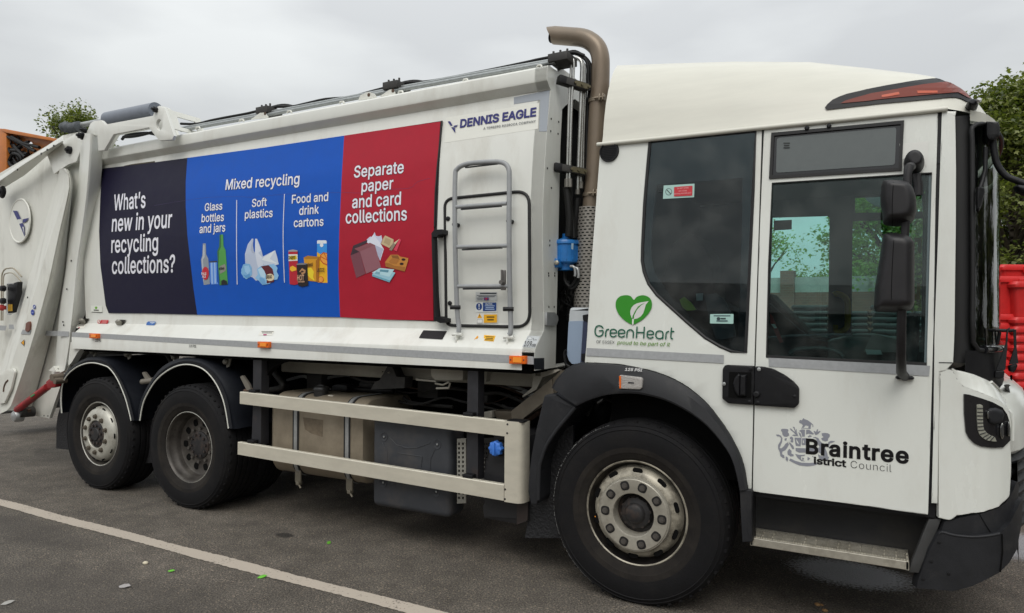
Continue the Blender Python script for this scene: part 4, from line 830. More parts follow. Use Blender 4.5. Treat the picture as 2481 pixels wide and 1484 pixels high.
for pts in ([(520, 415), (575, 376), (600, 374), (622, 398), (620, 405)], [(1152, 302), (1165, 272), (1210, 252), (1245, 262), (1262, 286)], [(1278, 280), (1335, 240), (1352, 238), (1370, 258), (1365, 268)]):
    sheet('pipe_bracket', P('q', *pts), SY(.2), PAINT2, roofp, .008)
bolts('bracket_hole', P('q', (1215, 270), (605, 380), (1357, 246)), SY(.2), .014, .003, RUSTY, roofp)
for x, y in ((209, 470), (466, 425), (747, 375), (1056, 320), (1402, 258), (1784, 188), (2218, 106)):
    q_ = [aY(p, .2) for p in P('q', (x - 13, y + 4), (x - 9, y - 7), (x + 9, y - 10), (x + 14, y + 1))]; tube('tie_down_loop', q_, .008, PAINT2, roofp, 6)
# ---------------------------------------------------------------- tailgate (hopper), sculpted side
tg = empty('tailgate', truck)
MAT_T = PAINT2
def ln(y, c1, pts1, c2=None, pts2=(), n=5):
    L_ = P(c1, *pts1) + (P(c2, *pts2) if c2 else [])
    L_ = sm(L_, n); return [aY(p, y) for p in L_]
NN = lambda y, *pts: ln(y, 'N', list(pts), n=4)
S0 = NN(.15, (-70, 340), (-70, 600), (-70, 880), (-70, 1100), (-70, 1420))
S1 = NN(.23, (246, 330), (173, 600), (103, 840), (20, 1100), (-60, 1330))
S2 = NN(-.05, (262, 318), (290, 375), (214, 620), (136, 880), (55, 1130), (-30, 1390))
S2a = NN(-.06, (275, 318), (294, 380), (219, 622), (141, 882), (60, 1134), (-24, 1392))
S3 = NN(-.06, (285, 318), (300, 395), (255, 600), (200, 850), (120, 1130), (50, 1340), (30, 1366))
S3a = NN(-.02, (288, 320), (304, 400), (266, 600), (214, 850), (136, 1130), (62, 1366))
S3b = NN(.05, (292, 324), (306, 404), (278, 600), (240, 800), (180, 1050), (100, 1366))
S4 = NN(.15, (300, 330), (308, 408), (291, 600), (272, 780), (225, 1010), (130, 1366))
loft('sculpted_side', [S0, S1, S2, S2a, S3, S3a, S3b, S4], MAT_T, tg, n=28, ang=11, thick=.01)
# flat side plate (behind the ribs, reaching down to the wheel)
side = P('a', (-60, 610), (120, 505), (350, 372), (480, 288), (600, 262), (700, 275), (640, 500), (600, 700)) + P('w', (560, 180), (530, 500), (500, 700), (520, 800), (566, 925), (520, 1040), (500, 1110), (410, 1372), (255, 1345), (120, 1290), (48, 1306), (-60, 1260), (-60, 0))
sheet('side_plate', side, SY(.175), MAT_T, tg, .03)
# upper sloped edge beam
loft('edge_beam', [[aY(p, .02) for p in P('a', (-30, 620), (190, 475), (350, 378), (478, 288))], [aY(p, .0) for p in P('a', (-30, 652), (190, 500), (350, 400), (470, 325))],
     [aY(p, .0) for p in P('a', (-30, 655), (190, 503), (350, 404), (476, 332))], [aY(p, .10) for p in P('a', (-30, 720), (190, 585), (355, 440), (470, 350))]], PAINT, tg, n=8, thick=.01)
bolts('beam_bolt', P('a', (135, 550), (316, 428), (362, 398), (412, 368)), SY(0), .011, .008, DSTEEL, tg)
# the hinge cheek plate and the vertical corner post
sheet('hinge_cheek', rc(P('a', (355, 425), (478, 330), (600, 262), (650, 300), (625, 372), (580, 490), (520, 510), (440, 560), (410, 585)), 3), SY(.095), PAINT, tg, .03, bevel=.004)
PO = [NN(.10, (348, 215), (338, 400), (316, 500), (298, 620), (283, 760), (262, 900), (245, 1080), (238, 1195)),
      NN(.06, (354, 215), (344, 400), (322, 500), (304, 620), (289, 760), (268, 900), (251, 1080), (244, 1200)),
      NN(.035, (368, 167), (362, 300), (350, 450), (330, 600), (310, 740), (290, 900), (268, 1080), (258, 1205)),
      NN(.02, (392, 167), (385, 300), (372, 450), (352, 600), (333, 727), (320, 880), (306, 1010), (296, 1100), (279, 1193)),
      NN(.03, (398, 167), (390, 300), (377, 450), (357, 600), (338, 727), (324, 880), (308, 1008), (303, 1068), (292, 1150)),
      NN(.16, (432, 185), (440, 290), (425, 420), (402, 560), (385, 660), (376, 748), (366, 860), (362, 948), (338, 985), (309, 1012), (305, 1068)),
      NN(.26, (433, 185), (442, 290), (428, 420), (405, 560), (388, 660), (379, 748), (369, 860), (365, 951), (342, 987), (312, 1015), (308, 1068))]
loft('corner_post', PO, PAINT, tg, n=34, ang=18, thick=.008)
# swept skirt piece behind the wheel arch
sheet('arch_skirt', P('w', (586, 738), (735, 744), (690, 765), (640, 830), (600, 900), (575, 930), (566, 925), (574, 830)), SY(.03), PAINT, tg, .06)
sheet('dark_arch_liner', P('w', (735, 744), (770, 760), (690, 850), (620, 960), (575, 1010), (540, 1080), (500, 1100), (470, 1050), (520, 1000), (575, 925), (640, 830), (690, 765)), SY(.1), mat('dirty_liner', (.10, .09, .075), .7, var=.3), tg, .04)
bolts('side_rivet', P('w', (593, 62), (556, 297), (230, 367), (530, 597), (524, 570), (483, 962)), SY(.03), .010, .004, DSTEEL, tg)
def pin(c, x, y, yy, r, par):
    v = aY(P(c, (x, y))[0], yy); bm = bmesh.new(); add_lathe(bm, [(0, -.05), (r * .45, -.05), (r * .5, -.03), (r, -.028), (r, 0), (r * 1.25, .002), (r * 1.25, .01)], v, 20); return link('pivot_pin', bm, BLACK, par, recalc=True)
pin('a', 537, 402, .095, .038, tg); pin('a', 622, 292, .05, .03, tg); pin('a', 645, 250, .05, .022, tg); pin('a', 15, 720, .05, .055, tg)
# round pressed disc with the emblem
ct = aY(P('a', (150, 940))[0], .145); e1 = aY(P('a', (232, 940))[0], .145).x - ct.x; e2 = ct.z - aY(P('a', (150, 1112))[0], .145).z
bm = bmesh.new(); rg = add_lathe(bm, [(1.0, .004), (.97, -.007), (.93, -.007), (.91, -.002), (0, -.002)], (0, 0, 0), 40)
for v in bm.verts: v.co = ct + Vector((v.co.x * e1, v.co.y, v.co.z * e2))
link('pressed_disc', bm, PAINT2, tg, recalc=True)
decal('bird_emblem', [('23246E', P('a', (98, 862), (132, 864), (160, 925), (130, 930))), ('D5D6D2', P('a', (133, 930), (160, 926), (172, 955), (146, 962))), ('23246E', P('a', (146, 962), (172, 956), (186, 985), (188, 1062))), ('D5D6D2', P('a', (170, 985), (180, 985), (184, 1040))), ('23246E', P('a', (172, 928), (222, 916), (196, 948), (172, 955)))], SY(.145), tg, .009)
# control box hatch
hatch = tube('hatch_seal', [aY(p, .10) for p in sm(P('w', (10, 560), (14, 260), (18, 175), (40, 135), (70, 125), (115, 128), (180, 195)), 4)], .008, mat('hatch_seal_tan', (.35, .31, .24), .6), tg, 6)
tube('hatch_seal', [aY(p, .10) for p in sm(P('w', (24, 560), (28, 260), (32, 190), (50, 168), (110, 168), (175, 235)), 4)], .006, mat('hatch_seal_tan', (.35, .31, .24), .6), tg, 6)
cb = sheet('control_box', P('w', (66, 262), (145, 236), (142, 330), (95, 490), (62, 500)), SY(.07), BLACK, tg, .05, bevel=.004)
tube('control_guard', [aY(p, .02) for p in sm(P('w', (108, 252), (70, 255), (60, 275), (60, 480), (70, 505), (92, 508)), 3)], .007, STEEL, cb, 8)
for x, y, col in ((64, 293, BLACK), (64, 397, BLACK), (52, 452, mat('red_button', hx('B03838'), .5))):
    v = aY(P('w', (x, y))[0], .06); bm = bmesh.new(); add_lathe(bm, [(0, -.07), (.03, -.065), (.034, -.03), (.022, -.025), (.022, 0)], v, 16); link('push_button', bm, col, cb, recalc=True)
sheet('button_plate', P('w', (60, 424), (95, 424), (95, 480), (60, 482)), SY(.055), mat('yellow_plate', hx('B8902C'), .5), cb, .01)
# tape pieces and signs on the tailgate
for pts, yy in (([(-10, 600), (54, 602), (44, 642), (-10, 640)], .105), ([(75, 592), (110, 593), (118, 632), (72, 628)], .05), ([(188, 634), (258, 636), (246, 674), (172, 670)], -.064), ([(368, 644), (482, 646), (480, 688), (354, 684)], .09), ([(484, 646), (572, 650), (570, 692), (482, 688)], .02)):
    sheet('reflective_strip', P('w', *pts), SY(yy), TAPE, tg, .002, off=.003)
decal('blue_sign_sticker', [('3C50A0', P('w', *ell(284, 445, 11, 18))), ('D8DCE8', P('w', (278, 448), (288, 434), (291, 440), (282, 456)))], SY(-.060), tg, .008)
decal('blue_sign_sticker', [('2A3F9A', P('w', *ell(270, 490, 14, 24))), ('8894C8', P('w', (262, 488), (278, 486), (278, 494), (264, 498)))], SY(-.060), tg, .008)
decal('warning_triangle', [('26221A', P('w', (172, 744), (202, 715), (200, 770))), ('E8A21C', P('w', (177, 744), (199, 722), (198, 763)))], SY(-.060), tg, .008)
sheet('reflector', rc(P('w', (215, 580), (242, 564), (248, 590), (245, 640), (225, 655), (208, 640)), 2), SY(-.078), mat('brown_reflector', hx('6B3B2A'), .3, coat=.3), tg, .02)
pt_ = rc(P('w', (-20, 1010), (70, 962), (108, 958), (122, 985), (88, 1130), (34, 1248), (-20, 1250)), 3)
sheet('slotted_bracket', pt_, SY(-.09), PAINT2, tg, .02, bevel=.003)
tube('slot', [aY(p, -.092) for p in sm(P('w', (30, 1150), (34, 1110), (48, 1075), (68, 1055)), 3)], .009, RUSTY, tg, 6)
sheet('lower_flange', P('w', (405, 975), (445, 938), (470, 985)), SY(.0), PAINT2, tg, .1)
# red support strut
RED_ST = mat('red_strut_paint', (.30, .015, .02), .45, var=.15, vscale=12, dirt=(.04, .03, .03), dscale=8, dlo=.5, dhi=.7)
st = empty('support_strut', truck)
A_, B_ = [aY(p, -.02) for p in P('w', (145, 1300), (395, 1110))]
tube('strut_tube', [A_, B_], .036, RED_ST, st, 14)
sheet('strut_fork', P('w', (380, 1070), (440, 1018), (480, 1060), (455, 1110), (395, 1122)), SY(-.05), RED_ST, st, .07, bevel=.004)
sheet('green_label', P('w', (250, 1185), (284, 1165), (286, 1178), (254, 1198)), SY(-.062), flat('3E8A5A'), st, .003)
for x, y, r in ((455, 1032, .035), (480, 1060, .03)):
    v = aY(P('w', (x, y))[0], -.05); bm = bmesh.new(); add_lathe(bm, [(0, -.03), (r, -.03), (r, .08), (0, .08)], v, 16); link('pin_boss', bm, mat('worn_pin', (.16, .13, .10), .6, metal=.4, var=.2), st, recalc=True)
sheet('lug_plate', rc(P('w', (430, 985), (575, 925), (540, 1030), (500, 1095), (465, 1080), (440, 1030)), 3), SY(.05), PAINT2, st, .02)
v = aY(P('w', (155, 1350))[0], .0); bm = bmesh.new(); add_lathe(bm, [(0, -.06), (.02, -.06), (.05, -.05), (.062, -.03), (.065, .03), (0, .03)], v, 24); link('end_roller', bm, STEEL, st, recalc=True)
v = aY(P('w', (225, 1320))[0], .06); bm = bmesh.new(); add_lathe(bm, [(0, -.08), (.05, -.08), (.055, .06), (0, .06)], v, 20); link('lower_pivot', bm, DSTEEL, st, recalc=True)
sheet('pivot_lug', P('w', (125, 1290), (140, 1235), (190, 1230), (215, 1290), (235, 1300), (225, 1345), (170, 1330), (130, 1330)), SY(.04), RUSTY, st, .03)
bolts('plate_bolt', P('w', (367, 1350), (399, 1352)), SY(.13), .008, .004, DSTEEL, tg)
# lifting ram and its bracket on top
arm = empty('lifting_arm', truck)
br = P('a', (652, 285), (690, 195), (715, 178), (772, 172), (803, 205), (1165, 138), (1190, 75), (1215, 62), (1255, 78), (1325, 290), (1312, 320), (1215, 328), (1180, 290), (1135, 228), (865, 280), (793, 402), (748, 405), (742, 290))
hol = P('a', *ell(1213, 207, 25, 42, 18))
sheet('arm_plate', br, SY(.06), PAINT, arm, .03, holes=[hol], bevel=.003)
sheet('arm_plate', [(p[0] + 8, p[1] + 1) for p in br], SY(.42), PAINT2, arm, .03, holes=[])
v1, v2 = aY(P('a', (1258, 82))[0], .06), aY(P('a', (1325, 292))[0], .06)
bm = bmesh.new()
def endw(t, y): return v1.lerp(v2, t) * 1 + Vector((0, y - .06, 0))
for t0, t1 in ((0, .2), (.58, .72)):
    q = [bm.verts.new(p) for p in (endw(t0, .09), endw(t0, .42), endw(t1, .42), endw(t1, .09))]; bm.faces.new(q)
for y0, y1 in ((.09, .16), (.35, .42)):
    q = [bm.verts.new(p) for p in (endw(.2, y0), endw(.2, y1), endw(.58, y1), endw(.58, y0))]; bm.faces.new(q)
q = [bm.verts.new(p) for p in (endw(.72, .36), endw(.72, .42), endw(1, .42), endw(1, .36))]; bm.faces.new(q)
solid(bm, .02, (-1, 0, 0)); link('arm_end_web', bm, PAINT2, arm, recalc=True)
c1, c2 = aY(P('a', (822, 172))[0], .22), aY(P('a', (1190, 100))[0], .22)
GREYC = mat('ram_grey_paint', (.17, .19, .23), .45, var=.1, vscale=12)
dd = (c2 - c1).normalized()
tube('ram_cylinder', [c1, c1 + dd * .01, c2], [.06, .078, .078], GREYC, arm, 24)
tube('ram_rod', [aY(P('a', (560, 222))[0], .2), c1], .028, STEEL, arm, 14)
gp = [aY(p, .18) for p in sm(P('a', (483, 232), (500, 225), (530, 232), (560, 230), (590, 225), (610, 220)), 3)]
tube('ram_gaiter', gp, [.045 + .012 * math.sin(i * 2.4) for i in range(len(gp))], mat('gaiter_grey', (.08, .09, .10), .7, bump=.5, bscale=30), arm, 14)
pin('a', 1193, 94, .06, .025, arm)
tube('curled_hose', [aY(p, .3) for p in sm(P('a', (940, 300), (990, 300), (1060, 290), (1140, 270), (1180, 262)), 3)], .014, hose, arm, 8)
tube('curled_hose', [aY(p, .34) for p in sm(P('a', (930, 320), (960, 290), (1040, 275), (1120, 270), (1180, 280)), 3)], .014, hose, arm, 8)
# ================================================================ cab
cabY = lerp_tab([(1.42, 0.0), (2.75, .066)])
SC = SZf(cabY)
def SPL(plan):            # upright surface swept along a plan curve (X, Y)
    def s(d, off=0):
        pl = []
        for i, p in enumerate(plan):
            a = plan[max(0, i - 1)]; b = plan[min(len(plan) - 1, i + 1)]
            n = Vector((b[1] - a[1], a[0] - b[0])).normalized(); pl.append((p[0] + n.x * off, p[1] + n.y * off))
        r = ray(d); best = None
        for (x0, y0), (x1, y1) in zip(pl, pl[1:]):
            dx, dy = x1 - x0, y1 - y0; det = r.x * (-dy) + dx * r.y
            if abs(det) < 1e-9: continue
            t = ((x0 - CAM.x) * (-dy) + dx * (y0 - CAM.y)) / det
            k = (r.x * (y0 - CAM.y) - r.y * (x0 - CAM.x)) / det
            if -.002 <= k <= 1.002 and t > 0 and (best is None or t < best): best = t
        if best is None:      # beyond the silhouette: nearest vertex by angle
            q = min(pl, key=lambda p: abs((p[0] - CAM.x) * r.y - (p[1] - CAM.y) * r.x) / math.hypot(p[0] - CAM.x, p[1] - CAM.y))
            best = ((q[0] - CAM.x) * r.x + (q[1] - CAM.y) * r.y) / (r.x ** 2 + r.y ** 2)
            return Vector((q[0], q[1], CAM.z + r.z * best))
        return CAM + r * best
    return s
cab = empty('cab', truck)
CABP = mat('cab_white_paint', (.745, .76, .715), .25, coat=.5, var=.02, vscale=4, dirt=(.45, .40, .32), dscale=3, dlo=.52, dhi=.9, damt=.4, bump=.03, bscale=7, stretch=(1, 1, .35))
QW = P('g', (442, 147), (1012, 92), (998, 420), (982, 760), (958, 1285), (880, 1278), (820, 1252), (740, 1205), (640, 1120), (480, 975), (435, 915), (410, 850), (400, 790), (402, 700), (413, 480), (428, 300))
arch_out = sm(P('n', (290, 30), (400, 34), (520, 45), (700, 85), (850, 150), (980, 250), (1080, 370), (1160, 500), (1210, 620), (1238, 772)), 4)
sidep = P('D', (1455, 352), (1600, 335), (1740, 322), (1846, 312), (1838, 560), (1828, 862), (1825, 985), (1820.5, 1187)) + arch_out[::-1] + P('D', (1419, 880), (1436, 600))
sheet('side_panel', sidep, SC, CABP, cab, .03, holes=[QW], cut=40, bevel=.002)
DW = P('h', (140, 375), (1000, 320), (996, 470), (972, 1353), (110, 1312), (122, 800))
DV = P('h', (135, 102), (850, 35), (838, 305), (122, 350))
doorp = rc(P('D', (1851, 314), (2060, 293), (2272.5, 272), (2266.5, 479), (2262, 786), (2253, 1092), (2248.5, 1247), (2040, 1217), (1823.8, 1190), (1828.5, 985), (1831.5, 862), (1841, 560)), [3, 0, 3, 0, 0, 0, 2, 0, 3, 0, 0, 0], 3)
door = sheet('door', doorp, SC, CABP, truck, .035, holes=[DW, DV], cut=40, off=.004, bevel=.003)
# dark rebate behind the door gaps
sheet('door_rebate', P('D', (1840, 300), (2290, 262), (2284, 560), (2276, 900), (2266, 1255), (1815, 1200), (1820, 860)), SC, BLACK, cab, .01, holes=[P('D', (1862, 330), (2244, 300), (2236, 885), (2225, 1210), (1850, 1170), (1856, 600))], cut=40, off=-.022)
sheet('door_seal_strip', P('i', (250, 268), (273, 262), (262, 600), (242, 1100), (229, 1484), (219, 1484), (233, 1000), (246, 500)) , SC, BLACK, cab, .01, cut=30, off=-.004)
sheet('door_seal_strip', P('j', (470, 0), (492, 0), (494, 300), (486, 700), (480, 890), (466, 890), (470, 500)), SC, BLACK, cab, .01, cut=30, off=-.004)
sheet('hinge', P('i', (246, 452), (266, 450), (263, 560), (244, 562)), SC, DGREY, cab, .01, off=.0); sheet('hinge', P('j', (473, 400), (490, 398), (488, 450), (471, 452)), SC, DGREY, cab, .01, off=.0)
ap = P('i', (273, 262), (355, 263), (349, 290), (353, 600), (352, 900), (345, 1484)) + P('j', (603, 0), (598, 118), (560, 160), (524, 168), (516, 600), (512, 888), (480, 886), (490, 500), (496, 0)) + P('i', (232, 1484), (250, 1000), (262, 600))
sheet('windscreen_pillar', ap, SC, CABP, cab, .035, cut=40, off=.003, bevel=.004)
tube('pillar_joint', [SC(p, .004) for p in P('x', (398, 282), (585, 286))], .0025, DGREY, cab, 6)
# windows: dark frit ring, rubber seal, glass
PANE = glass('cab_glass_dark', (.66, .76, .78), ior=1.5, dirt=.05)
PANED = glass('cab_glass_tinted', (.78, .93, .91), dirt=.05)
def ring(name, o, i, S, m, par, off, th=.004, cut=0): return sheet(name, o, S, m, par, th, holes=[i], cut=cut, off=off)
def inset(poly, k, cxy=None):
    cx, cy = cxy or (sum(p[0] for p in poly) / len(poly), sum(p[1] for p in poly) / len(poly))
    return [(cx + (p[0] - cx) * k, cy + (p[1] - cy) * k) for p in poly]
qw = tag(empty('quarter_window', truck), None, None)
ring('frit_border', QW, P('g', (478, 382), (940, 345), (938, 600), (925, 1000), (915, 1190), (880, 1225), (800, 1210), (700, 1130), (560, 990), (470, 860), (448, 760), (455, 600)), SC, GLOSSB, qw, -.006, .003)
sheet('pane', QW, SC, PANE, qw, .002, off=-.003)
tube('rubber_seal', [SC(p, -.001) for p in QW + QW[:1]], .009, RUBBER, qw, 6)
dw = empty('door_window', truck)
ring('frit_border', DW, P('h', (146, 562), (440, 549), (700, 400), (958, 380), (966, 1310), (118, 1290)), SC, GLOSSB, dw, -.022, .003) if False else None
sheet('pane', DW, SC, PANED, dw, .002, off=-.006)
sheet('lower_seal', P('h', (108, 1300), (972, 1340), (972, 1356), (108, 1314)), SC, RUBBER, dw, .02, off=.006)
tube('rubber_seal', [SC(p, .002) for p in P('h', (110, 1312), (122, 800), (140, 375), (1000, 320))], .005, RUBBER, dw, 6)
sheet('clear_edge', P('h', (984, 322), (1000, 321), (996, 470), (972, 1353), (958, 1350), (980, 470)), SC, mat('edge_glass_grey', (.12, .16, .17), .3), dw, .003, off=-.004)
vw = empty('vent_window', truck)
vin = rc(P('h', (165, 130), (808, 72), (800, 275), (160, 318)), 7, 5)
ring('rubber_frame', rc(DV, 1.5), rc(P('h', (150, 118), (832, 55), (822, 290), (140, 333)), 2), SC, RUBBER, vw, .012, .02)
sheet('pane', DV, SC, GLOSSB, vw, .003, off=.0)
sheet('frosted_glass', vin, SC, mat('frosted_glass', (.105, .12, .12), .35, coat=.3, var=.04, vscale=30), vw, .001, off=.003)
decal('glass_mark', [('1E2424', P('h', *q)) for _, q in bars('h', 200, 155, 235, 185, 3, '')], SC, vw, .005)
bolts('window_pin', P('h', (327, 78), (446, 66)), SC, .012, .012, BLACK, vw, off=.01)
# stickers in the glass
decal('no_storage_sticker', [('A9CBC4', P('g', (516, 386), (682, 376), (680, 449), (512, 458))), ('3A4648', P('g', *ell(543, 420, 18, 19))), ('A9CBC4', P('g', *ell(543, 420, 15, 16))), ('3A4648', P('g', (530, 410), (533, 406), (556, 430), (553, 434))), ('C4303A', rc(P('g', (572, 394), (671, 387), (670, 440), (571, 445)), 2))], SC, qw, .002)
text('no_storage_lettering', [T('g', 'DO NOT STORE', (591, 407), (652, 402), 0, 7), T('g', 'ANY ITEMS', (597, 421), (642, 418), 0, 7), T('g', 'BEHIND DRIVERS SEAT', (575, 436), (666, 430), 0, 7)], SC, flat('E8B8BA'), qw, off=.007)
decal('permit_sticker', [('A4C8C0', rc(P('g', (766, 1078), (892, 1077), (891, 1130), (765, 1128)), 2)), ('2A3A3E', P('g', *ell(811, 1103, 10, 9)))] + [('4E6468', P('g', *q)) for _, q in bars('g', 785, 1084, 875, 1090, 1, '')] + [('2E3F42', P('g', *q)) for _, q in bars('g', 822, 1098, 850, 1106, 1, '')] + [('4E6468', P('g', *q)) for _, q in bars('g', 800, 1111, 860, 1118, 1, '')], SC, qw, .002)
decal('glass_mark', [('2A3234', P('g', *q)) for _, q in bars('g', 484, 398, 510, 422, 3, '')], SC, qw, .001)
decal('mirror_bracket_patch', [(mat('clear_patch', (.74, .74, .70), .3), P('i', (30, 450), (197, 435), (186, 580), (178, 580), (170, 530), (40, 540)))], SC, door, .006)
# reflective strips
sheet('reflective_strip', P('g', (102, 1260), (840, 1298), (838, 1343), (99, 1302)), SC, TAPE, cab, .001, off=.004, cut=40)
sheet('reflective_strip', P('h', (120, 1314), (990, 1357), (984, 1413), (122, 1361)), SC, TAPE, door, .001, off=.007, cut=40)
v = SC(P('g', (224, 206))[0]); bm = bmesh.new(); add_lathe(bm, [(0, -.010), (.050, -.010), (.052, -.018), (.058, -.018), (.062, 0), (0, .002)], v, 28)
for k in range(-4, 5): add_box(bm, v + Vector((-.047 + abs(k) * .003, -.014, k * .0105 - .002)), v + Vector((.047 - abs(k) * .003, -.008, k * .0105 + .002)))
link('round_vent', bm, BLACK, cab, recalc=True)
# heart emblem and its words
LEAF_G = flat('2F8A1E', .4); DKG = flat('0F5A44', .4)
u_ = lambda *l: P('u', *l)
heart = u_(*sm([(1138, 322), (1060, 235), (950, 216), (830, 240), (745, 320), (722, 430), (740, 540), (800, 660), (900, 770), (1000, 840), (1115, 888), (1230, 838), (1350, 760), (1450, 660), (1530, 540), (1553, 430), (1535, 330), (1470, 255), (1370, 218), (1270, 226), (1190, 265)], 3, True))
leaf = u_(*sm([(1478, 352), (1300, 380), (1180, 415), (1090, 490), (1055, 590), (1065, 680), (1095, 750), (1115, 690), (1150, 765), (1230, 745), (1320, 680), (1370, 590), (1400, 480)], 3, True))
leaf = u_((1478, 352), (1390, 366), (1300, 380), (1210, 402), (1140, 440), (1085, 500), (1057, 580), (1062, 660), (1095, 752), (1118, 690), (1160, 600), (1145, 700), (1140, 765), (1220, 748), (1300, 700), (1355, 625), (1390, 520), (1410, 440))
logo = decal('heart_emblem', [(LEAF_G, heart), (flat('D3D3CF', .4), leaf), (LEAF_G, u_((1395, 395), (1300, 450), (1210, 550), (1140, 690), (1128, 740), (1098, 750), (1110, 690), (1160, 590), (1230, 480), (1310, 425))), (CABP, u_((1100, 760), (1140, 755), (1130, 888), (1098, 885)))], SC, cab, .005)
bm = bmesh.new()
def stroke(pts, w=31, n=4):
    pts = sm(pts, n) if len(pts) > 2 else pts
    L_, R_ = [], []
    for i, p in enumerate(pts):
        a = pts[max(0, i - 1)]; b = pts[min(len(pts) - 1, i + 1)]; dx, dy = b[0] - a[0], b[1] - a[1]; l = math.hypot(dx, dy) or 1
        nx, ny = -dy / l * w / 2, dx / l * w / 2; L_.append((p[0] + nx, p[1] + ny)); R_.append((p[0] - nx, p[1] - ny))
    def cap(c, a0, s):
        return [(c[0] + math.cos(a0 + s * math.pi * k / 5) * w / 2, c[1] + math.sin(a0 + s * math.pi * k / 5) * w / 2) for k in range(1, 5)]
    a1 = math.atan2(L_[-1][1] - pts[-1][1], L_[-1][0] - pts[-1][0]); a0 = math.atan2(R_[0][1] - pts[0][1], R_[0][0] - pts[0][0])
    poly = L_ + cap(pts[-1], a1, -1) + R_[::-1] + cap(pts[0], a0, -1)
    vs = [bm.verts.new(SC(p, .0055 + .0001 * (len(bm.verts) % 7))) for p in P('u', *poly)]
    m = len(L_); top = vs[:m]; bot = vs[m + 4:2 * m + 4][::-1]
    for i in range(m - 1):
        try: bm.faces.new((top[i], top[i + 1], bot[i + 1], bot[i]))
        except ValueError: pass
    bm.faces.new([top[-1]] + vs[m:m + 4] + [bot[-1]]); bm.faces.new([bot[0]] + vs[2 * m + 4:] + [top[0]])
stroke([(430, 965), (400, 928), (340, 914), (285, 935), (255, 1000), (255, 1080), (285, 1135), (345, 1155), (400, 1135), (430, 1085), (430, 1030), (352, 1030)])
stroke([(492, 1158), (498, 1060), (520, 1010), (560, 995)])
def e_(x, y): stroke([(x - 72, y + 3), (x + 68, y), (x + 62, y - 55), (x + 5, y - 80), (x - 55, y - 60), (x - 70, y), (x - 60, y + 65), (x, y + 92), (x + 66, y + 66)], 30, 4)
e_(668, 1075); e_(857, 1082)
stroke([(978, 1178), (984, 1080), (1000, 1030), (1055, 1005), (1110, 1030), (1128, 1080), (1122, 1182)])
stroke([(1212, 945), (1198, 1188)]); stroke([(1378, 950), (1364, 1192)]); stroke([(1205, 1066), (1370, 1070)])
e_(1513, 1108)
stroke([(1800, 1205), (1806, 1120), (1790, 1055), (1725, 1032), (1660, 1055), (1642, 1120), (1660, 1185), (1725, 1210), (1790, 1185), (1804, 1120)], 31, 3)
stroke([(1868, 1212), (1874, 1110), (1890, 1065), (1935, 1045)])
stroke([(2000, 970), (1988, 1100), (1990, 1190), (2022, 1215)]); stroke([(1992, 1045), (2050, 1045)])
link('heart_lettering', bm, DKG, cab, smooth=False)
text('essex_lettering', [T('u', 'OF ESSEX', (285, 1311), (702, 1325), 4, 66)], SC, flat('4A4E50'), cab, off=.006, weight=.0)
text('slogan_lettering', [T('u', 'proud to be part of it', (765, 1335), (1960, 1384), 22, 82)], SC, flat('5C8A1E'), cab, off=.006, weight=.006)
